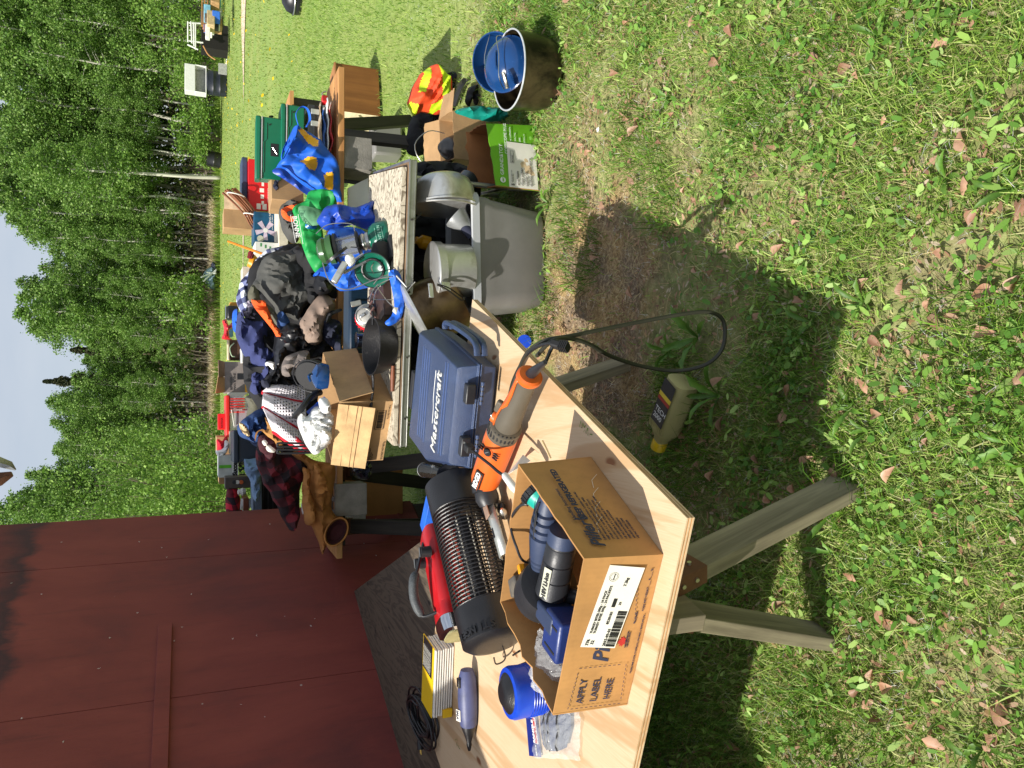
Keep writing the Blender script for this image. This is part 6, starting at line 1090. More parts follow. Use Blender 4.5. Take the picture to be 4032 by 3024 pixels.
t = thing('wooden_spoon', 'brown wooden handle under the skillet on the grey plywood', 'wooden handle', tuple(on(1545, 1490, ZB))); part('handle', revolve(on(1548, 1440, ZB + .012), on(1545, 1540, ZB + .01), [(0, .008), (.5, .011), (1, .009)], 10), mat('reddish_wood', (122, 70, 44), .5), t)
t = thing('steel_can', 'dark shiny steel canister standing behind the skillet', 'canister', tuple(on(1460, 1335, ZB))); a = at(1462, 1340, 4.0); b = at(1402, 1340, 4.0); part('body', revolve(a, b, [(0, .04), (.9, .041), (.93, .044), (1, .043), (1.02, .03)], 28), mat('blue_steel', (80, 96, 124), .2, .9), t)
t = thing('black_can', 'matt black canister hidden behind the skillet rim', 'canister', tuple(on(1470, 1285, ZB))); part('body', revolve(at(1462, 1285, 4.1), at(1412, 1285, 4.1), [(0, .03), (1, .03), (1.02, .02)], 20), M_gr, t)
# ---- lanterns
M_lg = mat('lantern_green', (16, 92, 72), .22, var=.12, bump=.03, dirt=(60, 110, 84), dpos=(.6, .85)); M_lgo = mat('olive_green_enamel', (60, 96, 56), .2, var=.1); M_glass = NT('lantern_glass'); M_glass.set(lin((220, 226, 226)), Roughness=.05, Alpha=.22, Specular_IOR_Level=.9); M_glass = M_glass.m
a, b = at(1538, 930, 3.74), at(1262, 992, 3.86); L = (b - a).length; t = thing('green_lantern', 'green camping lantern leaning back with printed fount and olive hood, still assembled', 'lantern', tuple(on(1560, 930, ZB)))
P_ = lambda f: a.lerp(b, f)
part('fount', revolve(a, b, [(-.02, .075), (.0, .082), (.04, .084), (.2, .08), (.27, .062), (.3, .04)], 40), M_lg, t); part('pump_collar', revolve(a, b, [(.28, .034), (.3, .044), (.34, .044), (.35, .036), (.38, .044), (.41, .042), (.44, .03)], 30), M_steel, t); part('burner', revolve(a, b, [(.44, .055), (.45, .062), (.47, .062), (.48, .05), (.5, .02), (.7, .012)], 30), M_black, t); part('globe', M().cyl(P_(.47), P_(.74), .05, .05, 30, False), M_glass, t)
part('vent_disc', revolve(a, b, [(.74, .05), (.745, .072), (.78, .075), (.8, .06)], 36), M_black, t); part('hood', revolve(a, b, [(.8, .062), (.81, .075), (.88, .072), (.9, .06), (.94, .066), (1.0, .058), (1.04, .03)], 36), M_lgo, t)
zl = (b - a).normalized(); xl = Vector((0, 1, 0)).cross(zl).normalized(); yl = zl.cross(xl)
for k in range(4): q = k * 1.57 + .6; o_ = (xl * math.cos(q) + yl * math.sin(q)) * .053; part('frame_rod', M().cyl(P_(.46) + o_, P_(.76) + o_, .0028, n=6), M_steel, t)
part('bail', M().tube(smooth_path([P_(.47) + xl * .06, P_(.5) + xl * .1, P_(.8) + xl * .12, P_(1.0) + xl * .09], 5), .0026, 6), M_steel, t)
Tl_ = frame(P_(.0), zl, -xl)
dd_ = -yl if (-yl).y < 0 else yl
for k in range(-3, 4):
    q = k * .17; d_ = (dd_ * math.cos(q) + xl * math.sin(q)).normalized(); c_ = P_(.02) + d_ * .0842; tx_ = zl.cross(d_) if zl.cross(d_).dot(Vector((1, 0, 0))) > 0 else d_.cross(zl); txt(t, '▪ LANTERN'[2 + 0:][max(0, k + 3):max(0, k + 3) + 1] or 'N', .02, frame(c_ + zl * .03, tx_, d_.cross(tx_)), mat('pale_green_print', (150, 200, 180), .5, bump=0), ext=.0004); part('print_rule', M().box((0, 0, 0), (.012, .002, .0008), T=frame(c_ + zl * .022 + d_ * .0006, tx_, d_.cross(tx_))), mat('pale_green_print', (1, 1, 1)), t)
    part('print_rule', M().box((0, 0, 0), (.012, .002, .0008), T=frame(c_ + zl * .055 + d_ * .0, tx_, d_.cross(tx_))), mat('pale_green_print', (1, 1, 1)), t)
# second lantern, dismantled: mantle frame up, hood off
a, b = at(1470, 1060, 3.62), at(1345, 1000, 3.66); t = thing('open_lantern', 'dismantled lantern with bare silver mantle frame and dark teal reflector dish', 'lantern', tuple(on(1560, 1040, ZB)))
c = at(1468, 1062, 3.60); ax = Vector((-.35, -.85, .35)).normalized(); part('reflector', revolve(c, c + ax * .05, [(-.5, .02), (-.3, .055), (0, .070), (.15, .082), (.2, .083), (.2, .079), (.0, .062), (-.2, .045), (-.25, .001)], 44), M_lg, t); part('rim', rng(c + ax * .01, ax, .083, .0025), mat('dark_rim', (14, 40, 36), .3), t); part('inner_ring', rng(c - ax * .0, ax, .05, .006), M_black, t); part('wire_handle', M().tube(smooth_path([c + Vector((-.02, -.02, .0)), c + Vector((.0, -.06, .02)), c + Vector((.03, -.03, .0))], 4), .003, 6), M_steel, t)
fr_ = [at(1340, 1060, 3.58), at(1430, 1000, 3.58), at(1440, 1030, 3.60), at(1352, 1075, 3.6)]; rod(t, 'frame_tube', [fr_[0], fr_[1]], .007, M_steel, 0); rod(t, 'frame_tube', [fr_[3], fr_[2] + (fr_[2] - fr_[3]) * .2], .007, M_steel, 0); part('crown', M().box((0, 0, 0), (.11, .035, .03), T=frame((fr_[0] + fr_[3]) / 2 + (fr_[0] - fr_[1]) * .1, at(1330, 1070, 3.58) - at(1370, 1000, 3.58), Vector((0, -1, .2)))), M_st2, t, bevel=.006); part('mantle', pillow(((1362, 1005), (1385, 1000), (1400, 1030), (1378, 1050), (1360, 1030)), 3.58, .02, sd=2, wr=.004, h=.008), M_white, t); part('vent_disc', revolve(at(1330, 1010, 3.64), at(1322, 1000, 3.64), [(0, .02), (.1, .06), (1, .06), (1.1, .02)], 30), M_black, t)
part('bail', M().tube(smooth_path([at(1270, 1035, 3.7), at(1300, 1110, 3.6), at(1370, 1140, 3.55), at(1480, 1100, 3.5), at(1545, 1090, 3.45)], 5), .0028, 6), M_steel, t); part('fount', revolve(at(1530, 1010, 3.68), at(1470, 1020, 3.68), [(0, .07), (.2, .08), (.8, .075), (1, .04)], 36), M_blackmat, t)
# loose wires and stand
t = thing('wire_rack', 'thin bent wire stand lying beside the red lantern on the folding table', 'wire stand', tuple(on(1560, 1180, ZB)));
for p4 in (((1455, 1150), (1500, 1115), (1560, 1090)), ((1470, 1180), (1548, 1180)), ((1485, 1130), (1520, 1180), (1548, 1207)), ((1470, 1195), (1478, 1150), (1500, 1125)), ((1455, 1180), (1465, 1150), (1490, 1118)), ((1600, 1130), (1560, 1085), (1500, 1090), (1470, 1120)), ((1560, 870), (1590, 930), (1610, 1000), (1600, 1060), (1560, 1100)), ((1590, 1195), (1640, 1205), (1650, 1210))): rod(t, 'wire', [at(x, y_, 3.5 + .02 * (i % 2)) for i, (x, y_) in enumerate(p4)], .0022, M_steel)
# red lantern
t = thing('red_lantern', 'red and silver trouble light with a round cap facing the viewer', 'lantern', tuple(on(1500, 1240, ZB))); c = at(1440, 1245, 3.78); ax = Vector((-.1, -.86, .45)).normalized(); c = c - ax * .0
part('red_ring', revolve(c - ax * .09 + Vector((-.012, 0, -.0)), c, [(0, .05), (.05, .066), (.2, .07), (.5, .068), (.52, .06)], 44), mat('red_lens', (206, 24, 34), .15, bump=0), t)
for i in range(26): q = i / 26 * 6.283; u = ax.orthogonal().normalized(); v = ax.cross(u); o_ = (u * math.cos(q) + v * math.sin(q)); part('lens_rib', M().cyl(c - ax * .085 + Vector((-.012, 0, 0)) + o_ * .067, c - ax * .05 + Vector((-.012, 0, 0)) + o_ * .069, .003, n=5), mat('red_lens', (1, 1, 1)), t)
part('housing', revolve(c - ax * .05, c + ax * .035, [(0, .058), (.1, .062), (.3, .06), (.35, .053), (.6, .053), (.65, .047), (.9, .045), (.95, .038), (.96, .028), (.98, .001)], 44), mat('satin_silver', (190, 186, 176), .3, .75, var=.08), t)
part('cap_ridge', rng(c + ax * .034, ax, .041, .0025), M_steel, t); Tc = frame(c + ax * .035, Vector((1, .0, .0)), ax.cross(Vector((1, 0, 0)))); part('knob', M().box((.004, .004, .008), (.016, .03, .012), .5, T=Tc), M_steel, t, bevel=.003); txt(t, 'OPEN', .008, Tc @ Matrix.Translation((-.03, .018, .001)), M_zinc); txt(t, 'CLOSE', .008, Tc @ Matrix.Translation((-.02, -.028, .001)), M_zinc); part('switch_arm', M().box((0, 0, 0), (.025, .05, .014), .6, T=frame(at(1402, 1195, 3.76), Vector((1, 0, -.4)), Vector((0, .3, 1)))), M_zinc, t, bevel=.002)
# ---- blue bags on the folding table
soft('blue_gym_bag', ((1252, 860), (1290, 815), (1340, 805), (1400, 815), (1440, 800), (1465, 790), (1470, 830), (1500, 870), (1490, 900), (1440, 905), (1380, 890), (1330, 905), (1285, 905), (1262, 885)), 4.05, .09, M_bagd, 'crumpled deep blue bag with shiny folds beside the green lantern', 'bag', 11, wr=.022, f=7, crumple=8, h=.010)
soft('blue_sack', ((1300, 905), (1380, 895), (1440, 910), (1490, 960), (1500, 1090), (1470, 1130), (1410, 1140), (1335, 1145), (1310, 1110), (1255, 1085), (1232, 1082), (1262, 1055), (1290, 1040), (1290, 960)), 3.98, .08, M_bag, 'bright blue cloth bag spread behind the two green lanterns', 'bag', 12, wr=.02, f=6, crumple=7, h=.011)
soft('blue_strap', ((1530, 1075), (1555, 1060), (1580, 1085), (1592, 1150), (1595, 1200), (1580, 1250), (1555, 1275), (1530, 1285), (1515, 1270), (1540, 1245), (1552, 1200), (1546, 1150), (1538, 1110)), 3.47, .02, M_bag, 'long blue strap with a white tag draped over the folding table edge', 'strap', 13, wr=.006, h=.01)
m = M(); m.add([at(1545, 1225, 3.44), at(1560, 1240, 3.44), at(1568, 1212, 3.44), at(1552, 1208, 3.44)], [(0, 1, 2, 3)]); solo('strap_tag', m, M_paper, 'small white tag on the blue strap', 'tag', solid=.001)
t = thing('camera_pouch', 'small black pouch lying under the green lantern fount', 'pouch', tuple(on(1540, 1000, ZB))); m = M(); c = at(1545, 975, 3.6); m.box(tuple(c), (.12, .05, .035), .3); part('pouch', m, M_blackmat, t, bevel=.008)
t = thing('dark_tray', 'dark brown tray of jumbled hooks behind the blue strap', 'tray', tuple(on(1520, 1180, ZB))); m = M(); c = at(1505, 1190, 3.75); m.box((c.x, c.y, ZB + .02), (.22, .3, .04), .2); part('tray', m, mat('dark_brown_leather', (58, 40, 36), .5), t, bevel=.004)
for i in range(5): q = c + Vector((-.08 + .035 * i, -.05 + .03 * (i % 3), 0)); q.z = ZB + .052; part('hook', M().tube(smooth_path([q, q + Vector((.02, .03, .02)), q + Vector((.05, .0, .01))], 3), .004, 5), mat('dusky_pink_metal', (130, 96, 90), .4, .5), t)
# amber jar and things below the folding table
t = thing('amber_bottle', 'amber and white bottle in the dark below the folding table rim', 'bottle', tuple(on(1700, 950, .3))); part('bottle', revolve(at(1690, 960, 3.75), at(1635, 945, 3.75), [(0, .035), (.6, .035), (.8, .02), (1, .018)], 20), mat('amber_plastic', (204, 146, 30), .25), t)

t = thing('shade_fill', 'black soft shapes added to stand in for the shade under the folding table', 'sack', (.4, 4.0, 0))  # added black bodies, standing in for the shade under the table
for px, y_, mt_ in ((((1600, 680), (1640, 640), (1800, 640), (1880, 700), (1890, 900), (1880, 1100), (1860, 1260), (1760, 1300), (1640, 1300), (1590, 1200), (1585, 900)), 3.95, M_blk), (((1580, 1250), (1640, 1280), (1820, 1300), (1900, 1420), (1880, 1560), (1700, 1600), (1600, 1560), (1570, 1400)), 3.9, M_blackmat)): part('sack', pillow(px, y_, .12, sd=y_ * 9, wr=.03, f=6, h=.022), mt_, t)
# ================================================================ on the plank table
def carton(name, px_bl, px_br, z, depth, h, mt, lab, cat='carton', y=None, rz=None, thick=True, bevel=.003, tag_=True):
    """closed box standing with its near bottom edge between two measured points at distance y"""
    a = at(*px_bl, y); b = at(*px_br, y); w = (b - a).length; c = (a + b) / 2; rz = rz or 0
    t = thing(name, lab, cat, (c.x, y, z), rz); m = M(); m.box((0, depth / 2, h / 2), (w, depth, h)); part('box', m, mt, t, w=False, bevel=bevel); t['w'] = w; return t
def face(t, w, h, x=0.0, z=0.0, off=.0): return wm(t) @ Matrix(((1, 0, 0, x), (0, 0, -1, -off), (0, 1, 0, z), (0, 0, 0, 1)))   # local x right, y up, facing viewer
# ---- camp stoves
M_cg = mat('camp_stove_green', (14, 104, 74), .28, var=.08, bump=.04, dirt=(60, 120, 90), dpos=(.66, .85)); M_brs = mat('worn_brass_tin', (150, 132, 96), .35, .7, dirt=(70, 60, 40))
def stove(lab, px, y, h, d, rz, open_=.0, win=True):
    a, b = at(*px[0], y), at(*px[1], y); w = (b - a).length; t = thing('camp_stove', lab, 'camp stove', (b.x, y, b.z), rz); 
    F0 = lambda x, yy, z: (x, yy, z)
    m = M(); m.box((-w / 2, d / 2, h * .4), (w, d, h * .8)); part('case', m, M_cg, t, w=False, bevel=.006)
    m = M(); m.box((-w / 2, d / 2, 0), (w * 1.02, d * 1.02, h * .22)); T = Matrix.Translation((0, 0, h * .84)) @ Matrix.Rotation(open_, 4, 'X') @ Matrix.Translation((0, 0, h * .11)); m.v = [T @ v for v in m.v]; part('lid', m, M_cg, t, w=False, bevel=.008)
    part('lid_seam', M().tube([(-w, -.003, h * .8), (0, -.003, h * .8)], .004, 6), M_st2, t, w=False); m = M(); m.box((.001, d / 2, h * .4), (.004, d * .86, h * .66)); part('side_plate', m, M_brs, t, w=False, bevel=.002)
    part('pressed_rib', M().tube([(-w * .9, -.002, h * .72), (-w * .4, -.002, h * .72), (-w * .36, -.002, h * .62), (-w * .1, -.002, h * .62)], .003, 5), M_cg, t, w=False)
    if win: m = M(); m.box((-w * .52, -.0015, h * .3), (w * .2, .003, h * .3)); part('grille_hole', m, M_blackmat, t, w=False); part('hole_wire', M().tube([(-w * .58, -.004, h * .2), (-w * .48, -.004, h * .38)], .002, 5), M_steel, t, w=False)
    part('rivet', M().cyl((-w * .12, -.001, h * .5), (-w * .12, -.005, h * .5), .005, n=10), M_blackmat, t, w=False); part('latch', M().tube([(.004, d * .3, h * .3), (.02, d * .35, h * .45), (.03, d * .5, h * .3), (.018, d * .7, h * .4)], .006, 6), M_blackmat, t, w=False); return t
s1_ = stove('upper green camp stove with its lid ajar, topmost of the pile', ((1125, 705), (1112, 468)), 4.85, .145, .28, -.16, -.06)
s2_ = stove('lower green camp stove under the other one with black valve knob', ((1212, 640), (1200, 420)), 4.83, .13, .28, -.12, -.04, False)
t = carton('grill_case', (1262, 640), (1262, 420), 1, .28, .085, mat('dark_grey_case', (44, 46, 50), .35, dirt=(120, 124, 130), dpos=(.66, .9)), 'dark grey plastic grill case with latches under the lower camp stove', 'case', 4.84, -.12); t.location.z = at(1262, 500, 4.84).z - .01
for x in (.06, .13): m = M(); m.box((x, -.008, .045), (.03, .02, .05)); part('latch', m, M_silver, t, w=False, bevel=.003)
m = M(); m.box((0, -.004, .05), (.34, .008, .012)); part('lip', m, M_gr, t, w=False, bevel=.002)
ZP = .81
def flat_sheet(name, Y0, Y1, y, z, w_, mt, lab, cat, wav=.01, sd=1):
    a, b = at(1300, Y0, y), at(1300, Y1, y); m = M(); m.grid(lambda u, v: Vector((a.x + (b.x - a.x) * u, y + w_ * v, z + wav * noise.noise(Vector((u * 4, v * 3, sd))))), 16, 8); return solo(name, m, mt, lab, cat, solid=.006, smooth=60)
for i, (c_, lab, Y0, Y1) in enumerate((((172, 36, 40), 'red covered magazine at the bottom of the pile under the grill case', 640, 400), ((222, 222, 220), 'white magazine with bent corner in the pile under the grill case', 660, 385), ((40, 84, 150), 'blue magazine sticking out of the pile under the grill case', 640, 425), ((176, 150, 118), 'tan catalogue above the others under the grill case', 630, 405))):
    flat_sheet('magazine', Y0, Y1, 4.70 + .01 * i, ZP + .012 + .018 * i, .24, mat('cover_' + 'abcd'[i], c_, .3, var=.3, vsc=9, bump=0, dirt=(230, 226, 216), dsc=9, dpos=(.55, .6)), lab, 'magazine', .022, i)
t = thing('tape_dispenser', 'small red and silver gadget on the right end of the magazine pile', 'gadget', tuple(at(1285, 395, 4.75))); m = M(); c = at(1278, 395, 4.75); m.box(tuple(c), (.05, .04, .035), .4); part('body', m, mat('red_plastic', (190, 30, 36), .3), t, bevel=.006); rod(t, 'hook', [c + Vector((.02, 0, 0)), c + Vector((.04, 0, .015)), c + Vector((.055, 0, -.01))], .004, M_steel)
# ---- big blue shopping bag with yellow marks
t = thing('shopping_bag', 'bright blue reusable shopping bag with rounded yellow marks leaning against the camp stoves', 'shopping bag', tuple(at(1330, 620, 4.7)))
bm_ = pillow(((1165, 500), (1215, 520), (1262, 555), (1310, 610), (1335, 665), (1340, 700), (1345, 800), (1300, 772), (1255, 762), (1200, 735), (1150, 700), (1110, 672), (1085, 662), (1118, 610), (1128, 560), (1150, 520)), 4.66, .07, sd=6, wr=.010, f=4, crumple=3.2, h=.009, edge=.03); part('bag_front', bm_, M_bag, t, smooth=42)
part('side_gusset', pillow(((1085, 662), (1120, 668), (1160, 700), (1205, 738), (1260, 768), (1238, 782), (1200, 762), (1140, 720), (1075, 680)), 4.60, .02, sd=7, wr=.006, f=6), M_bagd, t)
part('handle', M().tube(smooth_path([at(1130, 560, 4.6), at(1112, 600, 4.55), at(1115, 625, 4.55), at(1150, 560, 4.52), at(1170, 520, 4.55), at(1175, 505, 4.6)][:5], 5), .018, 8, flat=.16), M_bag, t); part('handle', M().tube(smooth_path([at(1175, 495, 4.6), at(1165, 450, 4.58), at(1185, 422, 4.58), at(1210, 430, 4.58), at(1220, 470, 4.6), at(1205, 500, 4.6)], 5), .016, 8, flat=.16), M_bag, t); part('handle', M().tube(smooth_path([at(1108, 620, 4.58), at(1118, 590, 4.55), at(1155, 545, 4.52), at(1165, 500, 4.55)], 5), .018, 8, flat=.16), M_bag, t)
for px in (((1168, 528), (1190, 508), (1222, 540), (1248, 562), (1245, 592), (1225, 592), (1195, 560)), ((1175, 648), (1205, 632), (1238, 636), (1246, 658), (1235, 676), (1208, 680)), ((1270, 700), (1280, 690), (1300, 692), (1306, 705), (1304, 752), (1290, 762), (1268, 748))): part('yellow_mark', on_surface(bm_, px, 4.66), M_yel, t, smooth=42)
t = thing('tan_carton', 'plain tan carton between red printer box and blue shopping bag', 'carton', tuple(at(1180, 750, 4.9))); m = M(); a_ = at(1185, 745, 4.95); m.box((a_.x + .0, 5.02, a_.z + .085), (.235, .2, .19), .25); part('box', m, M_cardL, t, bevel=.003)
soft('baseball_hat', ((1068, 722), (1085, 710), (1100, 722), (1095, 760), (1078, 765), (1070, 745)), 4.95, .05, M_navyd, 'navy cap with a white letter mark on top of the tan carton', 'cap', 3)
# ---- green bag
t = thing('green_shopping_bag', 'bright green reusable bag with a white boxed word lying open beside blue sacks', 'shopping bag', tuple(at(1330, 900, 4.5)))
part('bag', pillow(((1155, 818), (1200, 790), (1215, 758), (1262, 745), (1300, 752), (1325, 790), (1318, 830), (1270, 880), (1275, 960), (1292, 1045), (1262, 1080), (1230, 1065), (1205, 1010), (1185, 950), (1165, 870)), 4.45, .05, sd=4, wr=.014, f=5, crumple=5, h=.011, edge=.025), M_gbag, t)
part('inner_lining', pillow(((1175, 818), (1210, 812), (1268, 830), (1262, 880), (1215, 888), (1185, 862)), 4.385, .012, sd=5, wr=.006, f=6), mat('pale_green_lining', (112, 170, 128), .7), t)
Tg = frame(at(1192, 962, 4.36), at(1176, 872, 4.36) - at(1192, 962, 4.36), Vector((0, .1, 1))) @ Matrix.Translation((.165, .028, 0)) @ Matrix.Rotation(math.pi, 4, 'Z')
txt(t, 'BONNE', .034, Tg @ Matrix.Translation((.008, .0, .0)), M_whiteink, bold=.001); m = M(); m.tube([Tg @ Vector(q) for q in ((0, -.008, .001), (.15, -.008, .001), (.165, .03, .001), (.0, .032, .001))], .0014, 4, closed=True); part('word_frame', m, M_whiteink, t)
t = thing('blue_bowl', 'glossy blue plastic bowl inside the green bag', 'bowl', tuple(at(1225, 890, 4.5))); part('bowl', revolve(at(1205, 895, 4.46), at(1232, 880, 4.4), [(0, .05), (.3, .048), (1, .03), (1.1, .01)], 26), mat('sky_blue_plastic', (40, 120, 190), .25), t)
soft('black_blanket', ((985, 1060), (1060, 1000), (1180, 960), (1300, 1080), (1338, 1180), (1342, 1400), (1330, 1560), (1250, 1700), (1200, 1790), (1100, 1780), (1040, 1700), (1010, 1600), (960, 1500), (960, 1300), (975, 1180)), 5.0, .14, M_blk, 'black blanket spread under the whole heap of clothes, showing in the gaps', 'blanket', 31, wr=.03, f=5, h=.022)
# ---- clothes heap: each garment a soft body of its own, resting on the planks
soft('rolled_jacket', ((1098, 820), (1120, 800), (1160, 792), (1182, 800), (1185, 840), (1182, 900), (1178, 945), (1150, 958), (1122, 930), (1105, 880)), 4.95, .12, M_jkt, 'rolled dark jacket with its orange lining showing at the end', 'jacket', 1, wr=.02, f=10)
t = [o for o in C.objects if o.name.startswith('rolled_jacket')][0]
part('lining', pillow(((1110, 830), (1130, 812), (1160, 803), (1172, 810), (1168, 840), (1165, 872), (1140, 875), (1118, 858)), 4.80, .05, sd=3, wr=.02, f=14, h=.012), M_orc, t); part('lining_core', pillow(((1130, 835), (1148, 828), (1158, 840), (1150, 855), (1134, 850)), 4.745, .03, sd=3, wr=.01, h=.01), M_blk, t)
soft('plaid_shirt', ((1080, 975), (1120, 965), (1150, 975), (1140, 990), (1060, 1000), (1025, 1020), (1010, 1080), (992, 1130), (985, 1180), (1000, 1230), (975, 1250), (955, 1240), (938, 1200), (936, 1150), (950, 1100), (985, 1060), (1010, 1020), (1040, 985)), 5.1, .10, M_plaidb, 'blue and white plaid shirt slumped over the back of the clothes heap', 'shirt', 2, wr=.018, f=8)
soft('plaid_shirt_cuff', ((985, 1180), (1005, 1190), (1035, 1200), (1030, 1230), (1040, 1262), (1000, 1270), (965, 1255), (955, 1225), (975, 1225), (970, 1195)), 4.98, .05, mat('dark_checked_cloth', (74, 66, 84), .9, dirt=(150, 140, 150), dsc=18, dpos=(.45, .5)), 'dark checked sleeve cuff bunched in front of the navy coverall', 'shirt sleeve', 3, wr=.02, f=14)
soft('dark_jacket', ((1012, 1060), (1045, 1012), (1090, 990), (1140, 985), (1178, 965), (1185, 1010), (1205, 1050), (1225, 1120), (1232, 1180), (1200, 1215), (1172, 1262), (1130, 1245), (1100, 1260), (1078, 1210), (1030, 1150), (998, 1130), (1005, 1090)), 4.82, .15, M_jkt, 'large charcoal grey work jacket spread over the middle of the clothes heap', 'jacket', 4, wr=.022, f=6, crumple=5)
soft('black_coat', ((1150, 985), (1185, 970), (1222, 985), (1248, 1060), (1270, 1080), (1310, 1090), (1325, 1150), (1328, 1180), (1250, 1185), (1225, 1200), (1200, 1160), (1185, 1080), (1165, 1030)), 4.74, .12, M_blk, 'black coat hanging in folds right of the brown sweater', 'coat', 5, wr=.02, f=6)
soft('black_pouch', ((1235, 1100), (1265, 1070), (1300, 1078), (1312, 1110), (1300, 1150), (1265, 1160), (1240, 1150)), 4.60, .06, M_puff, 'shiny black pouch on top of the black coat beside the blue sack', 'pouch', 5, wr=.012, f=9)
soft('olive_sleeve', ((975, 1150), (998, 1120), (1020, 1150), (1030, 1180), (1075, 1215), (1100, 1265), (1090, 1285), (1060, 1240), (1030, 1225), (1005, 1195), (980, 1185)), 4.72, .05, M_olive, 'olive grey sleeve crossing from the jacket toward the orange cloth', 'sleeve', 6, wr=.012, f=9)
soft('navy_coverall', ((940, 1225), (965, 1250), (1005, 1265), (1040, 1262), (1062, 1300), (1078, 1340), (1088, 1400), (1080, 1440), (1065, 1475), (1045, 1500), (1040, 1530), (1012, 1560), (985, 1545), (985, 1500), (990, 1450), (975, 1420), (948, 1385), (932, 1330), (930, 1270)), 4.98, .15, M_navyc, 'long faded navy coverall speckled with lint along the back of the heap', 'coverall', 7, wr=.03, f=5)
t = [o for o in C.objects if o.name.startswith('navy_coverall')][0]; t['w'] = 0
m = M(); rr = random.Random(8)
for i in range(110): X, Y = rr.uniform(950, 1060), rr.uniform(1260, 1520); c = at(X, Y, 4.80 + rr.uniform(-.005, .02)); a = rr.random() * 6.28; m.tube([c, c + Vector((math.cos(a) * .004, -.002, math.sin(a) * .004))], .0009, 3)
soft('orange_shirt', ((990, 1180), (1005, 1178), (1042, 1185), (1052, 1210), (1075, 1265), (1088, 1290), (1112, 1315), (1100, 1345), (1088, 1325), (1065, 1290), (1030, 1245), (1005, 1215)), 4.68, .04, M_orc, 'vivid orange shirt strip showing between jacket and coverall', 'shirt', 8, wr=.01, f=9)
soft('puffer_jacket', ((1098, 1290), (1130, 1272), (1172, 1278), (1200, 1300), (1215, 1350), (1230, 1385), (1180, 1380), (1160, 1400), (1120, 1410), (1095, 1455), (1075, 1478), (1055, 1470), (1080, 1420), (1075, 1370), (1078, 1330)), 4.72, .13, M_puff, 'shiny black quilted jacket twisted in the middle of the heap', 'jacket', 9, wr=.025, f=9, crumple=8)
soft('taupe_sweater', ((1182, 1262), (1200, 1230), (1225, 1195), (1262, 1160), (1300, 1168), (1315, 1195), (1312, 1225), (1290, 1260), (1268, 1300), (1265, 1340), (1240, 1358), (1205, 1335), (1185, 1300)), 4.62, .08, M_taupe, 'folded taupe sweater with a seam lying on the front of the heap', 'sweater', 10, wr=.015, f=5)
soft('blue_jeans_bit', ((1092, 1235), (1115, 1228), (1140, 1255), (1135, 1285), (1100, 1290), (1088, 1262)), 4.70, .04, M_denim, 'bit of blue denim between jacket and quilted jacket', 'jeans', 11)
soft('navy_sweatshirt', ((1265, 1262), (1300, 1252), (1335, 1258), (1348, 1300), (1346, 1360), (1345, 1395), (1320, 1385), (1300, 1360), (1272, 1320)), 4.62, .08, M_navyd, 'dark navy sweatshirt hanging to the plank edge', 'sweatshirt', 12, wr=.02, f=8)
soft('black_trousers', ((1225, 1290), (1262, 1340), (1275, 1330), (1310, 1380), (1340, 1400), (1330, 1440), (1250, 1420), (1180, 1420), (1150, 1400), (1170, 1370), (1215, 1350)), 4.72, .08, M_blk, 'black trousers crumpled behind the barcode carton', 'trousers', 13, wr=.02, f=8)
soft('belt', ((1290, 1230), (1300, 1225), (1340, 1215), (1345, 1225), (1310, 1240), (1298, 1262), (1285, 1275), (1280, 1262)), 4.57, .015, M_gr, 'dark belt with a zip pull beside the taupe sweater', 'belt', 13, wr=.003, h=.01)
soft('grey_fleece_hat', ((1115, 1420), (1128, 1400), (1160, 1390), (1205, 1378), (1222, 1398), (1218, 1445), (1190, 1458), (1150, 1458), (1140, 1480), (1112, 1475), (1108, 1445)), 4.58, .08, M_greyf, 'grey fleece hat lying behind the open barcode carton', 'hat', 14, wr=.014, f=9)
soft('black_gloves', ((1060, 1470), (1100, 1450), (1120, 1480), (1140, 1500), (1195, 1495), (1195, 1535), (1150, 1525), (1100, 1530), (1075, 1520), (1065, 1545), (1048, 1530), (1040, 1500)), 4.66, .07, M_blk, 'black gloves jumbled above the crochet blanket', 'gloves', 15, wr=.025, f=14)
soft('white_cuff', ((1045, 1430), (1060, 1422), (1082, 1430), (1078, 1455), (1068, 1450), (1058, 1440), (1048, 1442)), 4.60, .03, M_wht, 'small white knitted cuff on the navy coverall', 'cuff', 16, h=.01, wr=.004)
soft('navy_cap_peak', ((1030, 1495), (1060, 1500), (1065, 1540), (1050, 1530), (1032, 1520)), 4.60, .02, M_navyd, 'navy cap peak with pale piping next to the blanket', 'cap', 16, h=.01, wr=.002)
# crochet blanket with real holes
t = thing('crochet_blanket', 'white crocheted blanket with red stripes and openwork holes draped over the heap', 'blanket', tuple(at(1180, 1640, 4.6)))
def bl(u, v, L_=((1028, 1550), (1045, 1600), (1060, 1650), (1090, 1710), (1130, 1760)), R__=((1060, 1520), (1110, 1518), (1170, 1525), (1200, 1560), (1215, 1590))):
    pass
def blanket(c00, c10, c11, c01, y0, bul, sd, nu=44, nv=30):
    def fn(u, v):
        X = (c00[0] * (1 - u) + c10[0] * u) * (1 - v) + (c01[0] * (1 - u) + c11[0] * u) * v; Y = (c00[1] * (1 - u) + c10[1] * u) * (1 - v) + (c01[1] * (1 - u) + c11[1] * u) * v
        return at(X, Y, y0 - bul * math.sin(math.pi * min(1, v * .9 + .05)) ** .7 * (.7 + .3 * math.sin(math.pi * u)) - .012 * noise.noise(Vector((u * 5, v * 5, sd))))
    return M().grid(fn, nu, nv, skip=lambda i, j: (i % 2 == 0 and (j + (i // 2)) % 2 == 0 and 1 < j < nv - 1 and i > nu * .2)), fn
